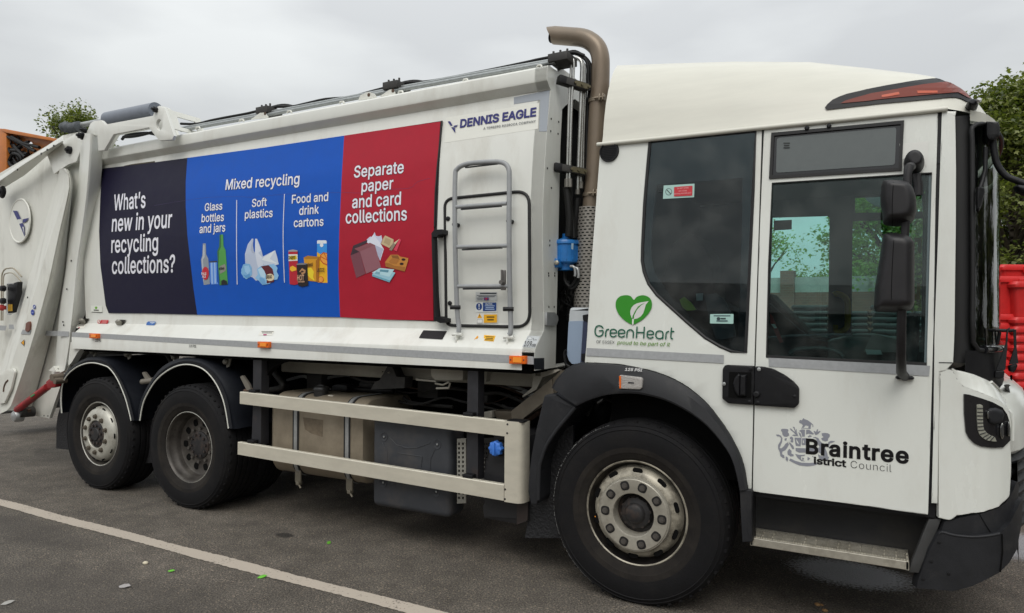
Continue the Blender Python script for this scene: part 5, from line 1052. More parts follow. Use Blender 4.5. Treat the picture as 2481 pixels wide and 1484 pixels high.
# council crest and name on the door
g1 = 'F'; GR = flat('8B8D97', .4); t_ = lambda *l: P('t', *l)
cr_items = [[(560, 240), (575, 215), (600, 222), (628, 187), (645, 205), (690, 220), (740, 255), (775, 290), (778, 325), (765, 328), (765, 295), (745, 285), (735, 345), (700, 345), (705, 310), (660, 300), (630, 335), (600, 335), (618, 300), (600, 275), (565, 262)],
 [(590, 340), (740, 345), (735, 354), (592, 348)],
 [(282, 365), (300, 352), (345, 352), (390, 358), (398, 385), (385, 400), (405, 425), (408, 455), (370, 475), (330, 470), (305, 440), (300, 400), (285, 385)],
 [(905, 420), (950, 415), (1000, 420), (1030, 440), (1030, 470), (1005, 500), (1000, 535), (960, 545), (915, 530), (895, 500), (935, 480), (910, 455)],
 [(415, 345), (440, 350), (475, 385), (500, 400), (480, 350), (460, 320), (490, 325), (505, 380), (520, 350), (525, 400), (550, 470), (520, 455), (470, 400), (435, 375)],
 [(780, 385), (805, 385), (815, 405), (835, 360), (850, 358), (845, 400), (870, 385), (890, 390), (860, 425), (815, 450), (800, 430)],
 [(555, 385), (600, 362), (650, 365), (648, 470), (610, 475), (600, 430), (585, 400)], [(668, 368), (715, 365), (750, 395), (790, 430), (770, 440), (700, 425), (668, 440)],
 [(550, 400), (585, 425), (600, 480), (590, 490), (560, 440)], [(690, 470), (715, 455), (725, 440), (740, 458), (760, 460), (745, 475), (720, 480), (700, 485)],
 [(205, 440), (250, 440), (285, 460), (305, 500), (300, 550), (275, 610), (262, 645), (290, 650), (330, 615), (350, 580), (385, 560), (405, 590), (380, 640), (350, 680), (305, 700), (300, 740), (330, 755), (340, 800), (310, 798), (275, 770), (262, 700), (240, 655), (238, 600), (275, 540), (285, 490), (260, 470), (220, 465)],
 [(400, 560), (430, 570), (470, 610), (488, 660), (460, 665), (432, 620)], [(410, 655), (445, 690), (440, 730), (478, 745), (475, 770), (430, 775), (385, 745), (380, 700)],
 [(340, 500), (375, 495), (365, 530), (340, 535)], [(420, 480), (445, 470), (470, 490), (470, 560), (440, 560), (425, 530), (445, 520), (420, 505)], [(450, 450), (480, 437), (530, 455), (520, 465), (480, 460)],
 [(490, 487), (595, 490), (590, 570), (580, 620), (510, 612), (500, 560)], [(605, 495), (665, 495), (660, 600), (600, 598), (600, 545)], [(505, 645), (660, 650), (660, 715), (560, 715), (508, 690)], [(690, 650), (860, 640), (850, 720), (700, 735)],
 [(830, 560), (880, 540), (930, 580), (990, 720), (1000, 780), (950, 790), (900, 740), (850, 700), (870, 620)], [(1005, 560), (1040, 535), (1112, 540), (1080, 560), (1030, 575), (1015, 620), (1050, 650), (1030, 660), (1000, 625)], [(770, 485), (810, 475), (855, 495), (885, 545), (840, 560), (820, 500)],
 [(500, 735), (560, 750), (620, 750), (655, 745), (640, 765), (590, 770), (590, 820), (655, 850), (600, 845), (540, 800)], [(610, 790), (635, 800), (632, 820), (605, 822)], [(690, 780), (730, 805), (700, 835), (688, 830)], [(755, 770), (780, 765), (775, 785)],
 [(425, 805), (500, 840), (600, 870), (720, 875), (810, 865), (850, 890), (780, 915), (680, 925), (560, 910), (470, 870), (408, 835)], [(355, 770), (385, 790), (395, 820), (380, 855), (355, 820)], [(850, 740), (900, 770), (1020, 780), (1000, 830), (880, 820), (860, 790)]]
crest = decal('crest', [(GR, t_(*q)) for q in cr_items] + [('D9DBD6', t_((400, 500), (412, 525), (440, 525), (418, 540), (425, 560), (400, 548), (378, 560), (385, 538), (362, 522), (390, 522))), ('D9DBD6', t_((515, 510), (545, 555), (560, 590), (530, 570), (520, 545))), ('D9DBD6', t_((618, 530), (632, 530), (632, 570), (618, 570)))], SC, door, .0050, .00002)
text('council_lettering', [T('t', 'Braintree', (664, 720), (2238, 876), 3, 215)], SC, flat('0B090E', .35), door, off=.0062, weight=.028, spacing=1.12)
text('council_lettering', [T('t', 'istrict', (785, 880), (1283, 932), 0, 100)], SC, flat('0B090E', .35), door, off=.0062, weight=.028, spacing=1.0)
text('council_lettering', [T('t', 'Council', (1350, 945), (1972, 1010), 0, 112)], SC, flat('0B090E', .35), door, off=.0062, weight=-.012, spacing=1.05)
# door handle housing
hh = rc(P('m', (78, 110), (100, 74), (135, 72), (370, 82), (372, 240), (362, 440), (130, 424), (75, 380)), 3)
hd = sheet('handle_housing', hh, SC, BLACK, cab, .02, off=.022, bevel=.006)
sheet('handle_recess', rc(P('m', (140, 135), (345, 140), (340, 378), (132, 370)), 3), SC, VOID, hd, .003, off=.025)
dome('handle_grip', rc(P('m', (245, 160), (302, 158), (300, 355), (240, 352)), 2), 0, .02, BLACK, hd, S=lambda d, off=0: SC(d, .027))
dome('handle_cup', P('m', (175, 240), (190, 190), (225, 150), (245, 160), (240, 352), (220, 360), (190, 310)), 0, .012, BLACK, hd, S=lambda d, off=0: SC(d, .026))
h2 = sheet('handle_cover', rc(P('m', (374, 86), (450, 88), (540, 108), (650, 165), (730, 225), (780, 285), (778, 430), (735, 468), (365, 442)), 4), SC, BLACK, door, .02, off=.03, bevel=.008)
dome('door_lock', P('m', *ell(390, 340, 36, 32, 16)), 0, .012, BLACK, h2, S=lambda d, off=0: SC(d, .031))
bolts('chrome_screw', P('m', (94, 245), (414, 111)), SC, .010, .006, STEEL, h2, off=.028)
bolts('black_screw', P('m', (740, 360), (338, 105), (326, 408), (403, 415)), SC, .010, .006, BLACK, h2, off=.028)
# ---------------------------------------------------------------- roof
plan = [(-.235, .062), (.1, .062), (.5, .062), (.9, .062), (1.2, .062), (1.42, .062), (1.52, .066), (1.59, .085), (1.65, .13), (1.70, .21), (1.745, .34), (1.785, .56), (1.81, .85), (1.82, 1.25)]
topz = lerp_tab([(-.235, 3.262), (-.171, 3.252), (.386, 3.18), (.909, 3.085), (1.242, 2.988), (1.434, 2.93), (1.55, 2.90), (1.70, 2.87), (1.83, 2.85)])
gutz = lerp_tab([(-.255, 2.705), (1.54, 2.668), (1.62, 2.64), (1.83, 2.62)])
prof = [(0, 0), (.012, .07), (.03, .25), (.06, .45), (.10, .62), (.15, .78), (.205, .91), (.265, 1.0)]
roofp_ = plan + [(x, 2.5 - y) for x, y in plan[-2::-1]]
nrm_ = []
for i, p in enumerate(roofp_):
    a = roofp_[max(0, i - 1)]; b = roofp_[min(len(roofp_) - 1, i + 1)]; nrm_.append(Vector((-(b[1] - a[1]), b[0] - a[0])).normalized())
bm = bmesh.new(); rows = []
for (ins, t) in prof:
    row = []
    for p, n in zip(roofp_, nrm_):
        gz_, tz_ = gutz(p[0]), topz(p[0])
        front = max(0, min(1, (p[0] - 1.5) / .32)); k = 1 - .5 * front
        row.append(bm.verts.new((p[0] + n.x * ins * k - (.05 * t * front), p[1] + n.y * ins * k, gz_ + (tz_ - gz_) * t)))
    rows.append(row)
for A, B in zip(rows, rows[1:]):
    for i in range(len(A) - 1): bm.faces.new((A[i], A[i + 1], B[i + 1], B[i]))
T_ = rows[-1]; m = len(T_)
mid_prev = None
for i in range(m // 2):                                   # crown of the roof between the two shoulders
    a, b = T_[i], T_[m - 1 - i]
    c = bm.verts.new(((a.co.x + b.co.x) / 2, 1.25, a.co.z + .03))
    if mid_prev:
        bm.faces.new((pa, a, c, mid_prev)); bm.faces.new((mid_prev, c, b, pb))
    pa, pb, mid_prev = a, b, c
bm.faces.new((pa, T_[m // 2], pb, mid_prev))
roof = link('cab_roof', bm, ROOFP, truck, ang=40, recalc=True)
# rear closing face of roof
bm = bmesh.new(); L_ = [r[0].co.copy() if r[0].is_valid else None for r in []]
me = roof.data; n0 = len(roofp_)
rl = [me.vertices[k * n0].co.copy() for k in range(len(prof))]; rr_ = [me.vertices[k * n0 + n0 - 1].co.copy() for k in range(len(prof))]
vs = [bm.verts.new(p) for p in rl + [Vector((-.235, 1.25, rl[-1].z + .03))] + rr_[::-1]]; bm.faces.new(vs)
link('roof_rear_face', bm, ROOFP, roof, smooth=False)
tube('gutter', [SC(p, .012) for p in P('D', (1447, 350), (1600, 335), (1846, 309), (2060, 288), (2296, 263))], .013, ROOFP, roof, 8)
SR = SB(roof, (2200, 240))
BK = mat('lens_border_black', (.008, .008, .010), .45, spec=.3); AMB = mat('amber_lens', (.16, .020, .008), .4, spec=.3); AMB2 = mat('amber_lamp_inside', (.45, .06, .012), .4)
bea = decal('beacon_surround', [(BK, P('y', (160, 690), (190, 650), (250, 600), (330, 562), (420, 530), (640, 480), (900, 430), (1200, 380), (1400, 357), (1540, 350), (1640, 368), (1740, 450), (1870, 600), (1885, 630), (1860, 635), (1800, 620), (1740, 588), (1680, 575), (1600, 575), (1200, 610), (800, 645), (400, 690), (180, 715)))], SR, truck, .006, 0, 12)
decal('amber_lens', [(AMB, P('y', (340, 645), (400, 615), (480, 590), (700, 530), (1060, 470), (1300, 430), (1560, 400), (1640, 396), (1700, 420), (1850, 595), (1800, 575), (1700, 520), (1400, 545), (1000, 580), (600, 622)))], SR, bea, .009, 0, 12)
decal('amber_lamp', [(AMB2, P('y', (820, 555), (1020, 518), (1030, 548), (900, 572), (820, 580)))], SR, bea, .011, 0, 12); decal('amber_lamp', [(AMB2, P('y', (1230, 505), (1470, 505), (1470, 530), (1240, 535)))], SR, bea, .011, 0, 12)
dome('clearance_lamp', P('y', *ell(1840, 675, 72, 48, 18)), 0, .09, BLACK, truck, S=lambda d, off=0: SR(d, .0) + Vector((.01, 0, 0)))
dome('lamp_lens', P('y', *ell(1870, 668, 34, 24, 14)), 0, .03, mat('lamp_clear', (.5, .5, .5), .15, coat=1), truck, S=lambda d, off=0: SR(d, .0) + Vector((.02, -.085, 0)))
# ---------------------------------------------------------------- windscreen and front
wsp = [(1.555, .052), (1.585, .058), (1.625, .085), (1.67, .14), (1.71, .215), (1.75, .33), (1.78, .45), (1.803, .58), (1.825, .78), (1.84, 1.0), (1.845, 1.25)]
SW = SPL(wsp)
WSG = glass('windscreen_glass', (.34, .42, .40), dirt=.015)
full_p = wsp + [(x, 2.5 - y) for x, y in wsp[-2::-1]]
def swept(pts, z0, z1, material, name, par, k0=0, inset=0, rows_=6, thick=.0, lean=0.0):
    bm = bmesh.new(); rr = []
    for r in range(rows_ + 1):
        t = r / rows_; rr.append([bm.verts.new((x - lean * t, y, z0 + (z1 - z0) * t)) for x, y in pts])
    for A, B in zip(rr, rr[1:]):
        for i in range(len(A) - 1): bm.faces.new((A[i], A[i + 1], B[i + 1], B[i]))
    return link(name, bm, material, par, ang=50, recalc=True)
ws = empty('windscreen', truck)
swept([(x - .0, y) for x, y in full_p[2:-2]], 1.49, 2.60, WSG, 'pane', ws)
swept([(1.545, .10), (1.575, .092), (1.62, .10), (1.662, .145)], 1.44, 2.63, RUBBER, 'pillar_seal', ws)
swept([(x - .012, y) for x, y in full_p[-4:]], 1.44, 2.63, RUBBER, 'pillar_seal', ws)
swept([(x + .0, y) for x, y in full_p[2:-2]], 2.585, 2.65, ROOFP, 'header_panel', ws)
tube('screen_seal', [(x + .008, y - .004, z) for (x, y), z in [(full_p[3], 1.50)] + [(full_p[2], 1.54), (full_p[2], 1.8), (full_p[2], 2.2), (full_p[2], 2.50), (full_p[2], 2.565), (full_p[3], 2.59)] + [(p, 2.59) for p in full_p[4:-4]]], .011, RUBBER, ws, 8, 2)
swept([(x + .014, y) for x, y in full_p[1:-1]], 1.26, 1.50, BLACK, 'cowl', ws)
tube('cowl_seal', [(x + .012, y - .004, 1.505) for x, y in full_p[3:-3]], .02, GLOSSB, ws, 10)
# front mask
mask = [(1.488, 0), (1.56, 0), (1.62, .004), (1.68, .022), (1.74, .065), (1.79, .12), (1.83, .19), (1.875, .32), (1.915, .5), (1.95, .75), (1.97, 1.0), (1.975, 1.25)]
SM = SPL(mask)
SMt = SPL([(x - .10 * min(1, max(0, (x - 1.56) / .25)), y + .03 * min(1, max(0, (x - 1.56) / .2))) for x, y in mask])
rowT = P('j', (525, 155), (600, 155), (660, 165), (720, 180), (800, 215), (845, 250), (872, 290))
rowC = P('x', (412, 376), (520, 385), (600, 470), (720, 592), (900, 655), (1100, 735), (1270, 840))
rows_ = [[SMt(p) for p in rowT], [SM(p) for p in rowC]]
low = P('j', (513, 965), (580, 978), (620, 952), (700, 940), (770, 932), (850, 902), (905, 848))
cornerp = loft('front_corner_panel', rows_, CABP, truck, n=7, ang=40, thick=.0) if False else None
cp = P('x', (410, 372), (480, 366), (560, 370), (600, 430), (640, 500), (720, 592), (900, 655), (1100, 735), (1200, 790), (1280, 862), (1325, 940), (1345, 1050), (1345, 1200), (1335, 1330)) + P('j', (912, 590), (915, 700), (905, 848), (850, 902), (770, 932), (700, 940), (620, 952), (580, 978), (513, 965))
front = sheet('front_corner_panel', cp, SM, CABP, truck, .03, cut=9, off=0, bevel=.003, back=(-.3, 1, 0))
# bright bevelled top of the corner panel
tp = [SM(p) for p in P('x', (560, 370), (600, 430), (640, 500), (720, 592), (900, 655), (1100, 735), (1200, 790), (1280, 862), (1325, 940))]
tq = [SMt(p) for p in P('x', (562, 370), (640, 385), (720, 402), (860, 440), (1000, 500), (1070, 532), (1160, 620), (1240, 720), (1300, 840))]
loft('corner_panel_bevel', [tp, [a.lerp(b, .5) + Vector((.004, -.004, .006)) for a, b in zip(tp, tq)], tq], CABP, front, n=9, ang=60)
# bonnet across the front, with bevelled top and grille
mfull = [(1.70, .15), (1.735, .18), (1.79, .25), (1.86, .38), (1.93, .58), (1.98, .85), (2.005, 1.25), (1.98, 1.65), (1.93, 1.92), (1.86, 2.12), (1.79, 2.25), (1.70, 2.35)]
bm = bmesh.new(); rr = []
for z, ins in ((.98, .02), (1.0, 0), (1.12, .002), (1.2, .01), (1.27, .04), (1.32, .09), (1.345, .15), (1.35, .25)):
    rr.append([bm.verts.new((x - ins - .006, y, z)) for x, y in mfull])
for A, B in zip(rr, rr[1:]):
    for i in range(len(A) - 1): bm.faces.new((A[i], A[i + 1], B[i + 1], B[i]))
bonnet = link('bonnet', bm, CABP, truck, ang=40, recalc=True)
tube('bonnet_edge', [a + Vector((.004, -.004, 0)) for a in [SMt(p) for p in P('x', (1070, 532), (1160, 620), (1240, 720), (1300, 840))] + [SM(p) for p in P('x', (1330, 950), (1348, 1060), (1348, 1300))]], .006, CABP, bonnet, 6)
bm = bmesh.new()
for k in range(7):
    z = .62 + k * .055
    for i in range(len(mfull) - 1):
        (x0, y0), (x1, y1) = mfull[i], mfull[i + 1]
        q = [bm.verts.new(p) for p in ((x0 - .01, y0, z), (x1 - .01, y1, z), (x1 - .05, y1, z + .03), (x0 - .05, y0, z + .03))]; bm.faces.new(q)
        q = [bm.verts.new(p) for p in ((x0 - .01, y0, z), (x1 - .01, y1, z), (x1 - .01, y1, z - .012), (x0 - .01, y0, z - .012))]; bm.faces.new(q)
link('grille', bm, BLACK, truck, smooth=False)
swept([(x - .06, y) for x, y in mfull], .55, 1.0, VOID, 'grille_backing', truck)
# headlamp
hl = rc(P('x', (725, 692), (800, 703), (950, 748), (1100, 800), (1230, 870), (1290, 960), (1320, 1050), (1334, 1150), (1334, 1300), (1240, 1392), (1100, 1397), (950, 1380), (860, 1340), (790, 1270), (750, 1190), (728, 950)), [3] + [0] * 15)
head = sheet('headlamp', hl, SM, GLOSSB, truck, .01, cut=8, off=.008, back=(-.3, 1, 0))
CHR = mat('chrome', (.55, .55, .52), .12, metal=1); LED = mat('led_strip', (.30, .30, .25), .3, coat=.6, bump=.6, bscale=60)
led = P('x', (895, 840), (910, 830), (940, 829), (965, 840), (972, 860), (974, 1080), (985, 1150), (1020, 1200), (1070, 1232), (1120, 1250), (1135, 1270), (1152, 1315), (1100, 1312), (1030, 1300), (975, 1270), (930, 1225), (908, 1160), (898, 1050))
ls = sheet('led_strip', led, SM, LED, head, .006, off=.014, back=(-.3, 1, 0), cut=8)
bm = bmesh.new()
for a, b in (((900, 882), (972, 884)), ((900, 930), (972, 932)), ((900, 978), (972, 980)), ((902, 1026), (972, 1028)), ((903, 1072), (974, 1070)), ((905, 1120), (980, 1118)), ((912, 1168), (992, 1162)), ((935, 1222), (1012, 1196)), ((975, 1262), (1046, 1222)), ((1020, 1290), (1082, 1240)), ((1072, 1305), (1120, 1252))):
    A_, B_ = [SM(p, .016) for p in P('x', a, b)]; add_tube(bm, [A_, B_], .0022, 5)
link('led_division', bm, DGREY, ls, recalc=True)
for (cx, cy, rx, ry) in ((1038, 965, 18, 55), (1222, 1175, 32, 112), (1308, 1150, 20, 102)):
    o = P('x', *ell(cx, cy, rx, ry, 20)); dome('lamp_lens', o, 0, .012, CHR, head, S=lambda d, off=0: SM(d, .010), back=.002)
    o = P('x', *ell(cx + 4, cy, rx * .72, ry * .8, 20)); dome('lamp_glass', o, 0, .012, mat('lamp_dark_glass', (.05, .05, .05), .08, coat=1), head, S=lambda d, off=0: SM(d, .016), back=.002)
dome('lamp_cowl', P('x', (1030, 900), (1060, 875), (1140, 870), (1230, 905), (1255, 960), (1235, 1040), (1180, 1090), (1110, 1100), (1050, 1070), (1030, 1010)), 0, .02, DGREY, head, S=lambda d, off=0: SM(d, .006), back=.002)
# lower crease in panel
loft('bonnet_flank', [tq, [p + Vector((.0, .08, -.01)) for p in tq], [p + Vector((-.10, .25, -.02)) for p in tq]], CABP, front, n=9, ang=60)
# bumper
bp = [(1.385, .02), (1.45, .0), (1.58, -.01), (1.67, 0), (1.74, .035), (1.79, .09), (1.825, .17), (1.852, .29), (1.885, .5), (1.905, .7), (1.93, 1.0), (1.935, 1.25)]
SBm = SPL(bp); SBi = SPL([(x - .03, y + .03) for x, y in bp])
bump = sheet('bumper', P('j', (515, 1062), (535, 1042), (600, 1058), (700, 1068), (790, 1062), (852, 1050), (905, 1000), (940, 930), (978, 860), (972, 1000), (945, 1140), (905, 1210), (850, 1265), (780, 1302), (700, 1340), (600, 1366), (400, 1350), (405, 1310), (440, 1220), (470, 1140)), SBm, DGREY, truck, .05, cut=14, back=(-.4, 1, 0))
sheet('bumper_top', P('j', (552, 985), (590, 980), (640, 965), (740, 945), (765, 985), (800, 1045), (855, 1052), (790, 1068), (700, 1076), (600, 1066), (530, 1048)), SBi, DGREY, bump, .05, cut=9, back=(-.4, 1, 0), off=.012)
sheet('bumper_upper', P('j', (745, 946), (840, 915), (880, 890), (920, 830), (945, 770), (965, 775), (978, 860), (975, 900), (930, 985), (860, 1058), (805, 1046), (770, 990)), SBi, DGREY, bump, .05, cut=9, back=(-.4, 1, 0), off=.018)
swept([(x - .02, y) for x, y in bp[7:]] + [(x - .02, 2.5 - y) for x, y in bp[::-1][1:]], .42, .95, DGREY, 'bumper_centre', bump)
bolts('bumper_screw', P('j', (520, 1100), (478, 1203), (573, 1272), (434, 1300)), SBm, .008, .003, BLACK, bump, off=.0)
tube('bumper_lip', [SBm(p, -.004) for p in sm(P('j', (520, 1056), (540, 1044), (600, 1060), (700, 1070), (790, 1064), (852, 1052)), 3)], .007, DGREY, bump, 8)
ne = [SBm(p, .004) for p in P('j', (865, 1055), (868, 1150), (855, 1262))]; tube('bumper_joint', ne, .003, VOID, bump, 6)
# inner cab: floor, rear wall, interior
inn = empty('cab_interior', truck)
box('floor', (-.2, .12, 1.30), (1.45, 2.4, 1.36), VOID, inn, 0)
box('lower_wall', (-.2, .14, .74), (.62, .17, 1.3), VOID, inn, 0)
bm = bmesh.new(); vs = [bm.verts.new(p) for p in ((-.235, .07, 1.37), (-.235, 2.43, 1.37), (-.235, 2.43, 2.72), (-.235, .07, 2.72))]; bm.faces.new(vs); solid(bm, .04, (1, 0, 0)); link('rear_wall', bm, CABP, inn, smooth=False)
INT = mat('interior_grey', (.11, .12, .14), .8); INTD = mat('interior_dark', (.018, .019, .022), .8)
bm = bmesh.new(); vs = [bm.verts.new(p) for p in ((-.19, .12, 1.3), (-.19, 2.4, 1.3), (-.19, 2.4, 2.7), (-.19, .12, 2.7))]; bm.faces.new(vs); link('rear_lining', bm, INT, inn, smooth=False)
fw_o = [pj(x, 2.38, z) for x, z in ((-.2, 2.64), (1.53, 2.62), (1.56, 2.0), (1.56, .74), (.66, .74), (.5, 1.2), (-.2, 1.3))]
fh = [P('h', (140, 558), (436, 549), (446, 556), (449, 574), (440, 1200), (120, 1210)), rc(P('h', (585, 397), (958, 372), (952, 528), (585, 534)), 3), P('h', (572, 577), (952, 562), (942, 1200), (566, 1210))]
sheet('far_side_wall', fw_o, SY(2.38), INT, inn, .03, holes=fh)
sheet('far_side_panel', [pj(x, 2.44, z) for x, z in ((-.235, 2.70), (1.53, 2.67), (1.56, 2.0), (1.56, .72), (.66, .72), (.5, 1.2), (-.235, 1.3))], SY(2.44), CABP, cab, .03, holes=fh)
sheet('window_pane', P('h', (60, 380), (1060, 340), (1060, 1230), (60, 1240)), SY(2.43), glass('far_glass', (.80, .96, .94), dirt=.03), inn, .002)
bm = bmesh.new(); vs = [bm.verts.new(p) for p in ((-.2, .1, 2.66), (1.5, .1, 2.64), (1.55, 2.4, 2.64), (-.2, 2.4, 2.66))]; bm.faces.new(vs); link('roof_lining', bm, INT, inn, smooth=False)
sheet('sun_blind', P('h', (148, 575), (245, 571), (244, 622), (148, 628)), SY(2.3), INTD, inn, .01)
sheet('tinted_mirror', P('h', (628, 420), (640, 400), (722, 388), (722, 500), (690, 492), (650, 465)), SY(2.6), mat('far_mirror_grey', (.10, .12, .12), .4), inn, .05)
yel = mat('yellow_handle', (.42, .27, .02), .45)
tube('grab_handle', [aY(p, 2.2) for p in sm(P('z', (995, 262), (1030, 245), (1110, 270), (1170, 330), (1185, 430), (1185, 640), (1160, 730), (1080, 775), (1000, 785)), 3)], .024, yel, inn, 10)
tube('grab_handle', [aY(p, 2.25) for p in P('z', (1015, 680), (1015, 780))], .02, yel, inn, 10)
sheet('grab_handle', P('h', (905, 668), (945, 668), (944, 745), (925, 750), (922, 690), (905, 690)), SY(1.9), yel, inn, .03); sheet('grab_handle', P('h', (918, 915), (938, 915), (936, 1000), (900, 1000), (902, 970), (918, 968)), SY(1.9), yel, inn, .03)
# seat, wheel, dash seen dimly through the glass
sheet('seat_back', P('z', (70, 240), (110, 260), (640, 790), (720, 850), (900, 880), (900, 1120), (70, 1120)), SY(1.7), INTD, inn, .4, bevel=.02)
tube('seat_edge', [aY(p, 1.68) for p in P('z', (100, 380), (300, 560), (520, 745), (650, 840), (760, 890), (950, 915))], .006, INT, inn, 6)
sheet('seat_belt', P('z', (105, 520), (140, 560), (290, 920), (240, 930), (110, 650)), SY(.5), mat('red_belt', (.16, .012, .015), .7), inn, .005)
sheet('belt_buckle', P('z', (120, 670), (170, 665), (198, 722), (165, 730)), SY(.48), STEEL, inn, .01)
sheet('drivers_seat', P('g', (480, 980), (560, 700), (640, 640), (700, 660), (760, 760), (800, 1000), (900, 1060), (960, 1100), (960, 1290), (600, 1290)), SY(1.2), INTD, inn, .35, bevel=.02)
sheet('hi_vis_jacket', P('g', (600, 1000), (625, 985), (660, 1015), (690, 1055), (640, 1060), (615, 1040)), SY(.6), mat('hi_vis', (.35, .55, .03), .7), inn, .02)
sheet('paper_sheet', P('g', (690, 968), (728, 966), (726, 1004), (692, 1006)), SY(.62), mat('paper_on_dash', (.35, .42, .42), .6), inn, .002)
sheet('coat', P('g', (735, 975), (790, 965), (840, 1000), (880, 1090), (900, 1200), (800, 1220), (760, 1100)), SY(.7), mat('grey_coat', (.10, .11, .12), .8), inn, .05)
tube('screen_pillar', [aY(p, .25) for p in P('z', (2080, 520), (2060, 1180))], .035, INTD, inn, 8)
tube('steering_wheel', [aY(p, .45) for p in sm(P('z', (380, 1080), (450, 1030), (600, 1010), (800, 1005), (980, 1030), (1080, 1080), (1120, 1130)), 3)], .014, mat('steering_dark', (.05, .06, .065), .4), inn, 10)
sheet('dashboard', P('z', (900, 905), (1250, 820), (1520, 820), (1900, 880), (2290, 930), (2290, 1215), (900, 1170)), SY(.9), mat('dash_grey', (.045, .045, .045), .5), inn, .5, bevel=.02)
sheet('dash_top', P('z', (1520, 820), (1600, 815), (1900, 890), (2290, 935), (2290, 1060), (1400, 1060)), SY(.86), mat('dash_light', (.14, .135, .13), .5), inn, .05)
sheet('paper_sheet', P('z', (1430, 1020), (1640, 1030), (1670, 1092), (1450, 1090)), SY(.84), mat('paper_on_dash', (.35, .42, .42), .6), inn, .002)
tube('dash_trim', [aY(p, .85) for p in P('z', (75, 855), (400, 830), (700, 820), (1000, 812), (1240, 818))], .008, INT, inn, 6)
# ---------------------------------------------------------------- mirrors
MIR = mat('mirror_plastic', (.011, .010, .012), .5, bump=.05, bscale=300, var=.15)
mirr = empty('driver_mirrors', truck)
arm_p = [SC(P('h', (853, 1415))[0], .01)] + [aY(p, y) for p, y in zip(P('h', (835, 1392), (833, 1300), (836, 1085)), (-.12, -.24, -.28))] + [aY(p, -.28) for p in P('h', (850, 700), (868, 470), (868, 330), (874, 290))] + [aY(P('h', (885, 285))[0], -.12)]
tube('mirror_arm', arm_p, [.022, .022, .02, .019, .017, .017, .017, .019, .022], MIR, mirr, 12)
dome('arm_foot', rc(P('h', (800, 1418), (812, 1408), (895, 1412), (907, 1422), (895, 1432), (812, 1430)), 2), 0, .025, BLACK, mirr, S=lambda d, off=0: SC(d, .006))
um = dome('upper_mirror', sm(P('h', (735, 368), (760, 362), (800, 363), (850, 368), (885, 385), (908, 430), (916, 480), (914, 535), (895, 580), (860, 600), (800, 606), (760, 602), (738, 590), (732, 540), (722, 470), (726, 400)), 3, True), -.22, .14, MIR, mirr)
lm = dome('lower_mirror', rc(P('h', (736, 648), (800, 642), (870, 652), (906, 690), (906, 1025), (885, 1058), (830, 1072), (695, 1066), (687, 1040), (692, 940), (716, 790)), [3, 2, 6, 7, 7, 6, 3, 3, 3, 0, 0]), -.22, .14, MIR, mirr)
for a, b, ob in (((793, 368), (787, 602), um), ((797, 647), (780, 1066), lm)):
    sb = SB(ob); tube('housing_seam', [sb(p, .0005) for p in P('h', *[(a[0] + (b[0] - a[0]) * t / 12 - 4 * math.sin(math.pi * t / 12), a[1] + (b[1] - a[1]) * t / 12) for t in range(13)])], .0013, VOID, mirr, 6)
o = sm(P('h', *ell(903, 266, 56, 58, 16)), 2, True)
dome('mirror_pod', o, -.0, .14, MIR, mirr, rings=7, S=lambda d, off=0: SC(d, .01))
tube('pod_neck', [SC(P('h', (915, 325))[0], .03), SC(P('h', (925, 380))[0], .03), SC(P('h', (925, 440))[0], .03)], .02, MIR, mirr, 10)
# front mirror on its bent arm
fm = empty('front_mirror', truck)
sheet('arm_bracket', rc(P('i', (527, 318), (598, 322), (607, 345), (605, 400), (570, 428), (540, 428), (525, 400)), 3), SY(.12), BLACK, fm, .14, bevel=.012)
tube('bent_arm', [aY(p, y) for p, y in zip(P('i', (563, 415), (572, 500), (590, 570), (640, 635), (700, 660), (790, 700)), (.17, .17, .17, .17, .17, .17))], .015, BLACK, fm, 10, 3)
dome('mirror_head', P('i', (678, 700), (700, 685), (742, 690), (800, 700), (800, 770), (742, 748), (700, 730)), .17, .05, BLACK, fm)
tube('camera_arm', [SW(p, .03) for p in P('i', (522, 470), (520, 600), (505, 660), (490, 705))], .010, BLACK, fm, 8)
dome('proximity_camera', P('i', (470, 700), (488, 695), (515, 705), (518, 730), (500, 800), (482, 845), (468, 830), (466, 760)), 0, .04, BLACK, fm, S=lambda d, off=0: SW(d, .03))
# wipers
wp = empty('windscreen_wipers', truck)
for pts in ([(700, 250), (700, 150), (745, 30)],): pass
def wip(pts, r, y): tube('wiper_arm', [aY(p, y) for p in P('r', *pts)], r, BLACK, wp, 8)
wip([(150, 1100), (160, 960), (180, 880), (230, 878), (400, 885), (470, 880)], .008, .35)
wip([(270, 1060), (290, 960), (300, 900)], .008, .38)
for pts, y in (([(345, 1100), (385, 1085), (388, 920), (420, 855), (400, 850), (375, 880), (365, 1060), (260, 1330), (365, 1335), (388, 1100)], .25), ([(470, 1080), (462, 880), (490, 870), (495, 1080), (515, 1260), (412, 1270)], .45)):
    sheet('wiper_arm', P('r', *[pts[i] for i in range(len(pts))]) if len(pts) < 8 else P('r', (385, 870), (420, 850), (398, 900), (388, 1090), (366, 1335), (262, 1332), (350, 1100), (372, 1040)), SY(y), DGREY, wp, .02)
sheet('wiper_pivot', rc(P('r', (250, 1345), (360, 1345), (350, 1420), (300, 1440), (245, 1425)), 3), SY(.24), BLACK, wp, .06, bevel=.005)
sheet('wiper_pivot', rc(P('r', (415, 1290), (510, 1265), (500, 1310), (470, 1360), (420, 1355)), 3), SY(.44), BLACK, wp, .06, bevel=.005)
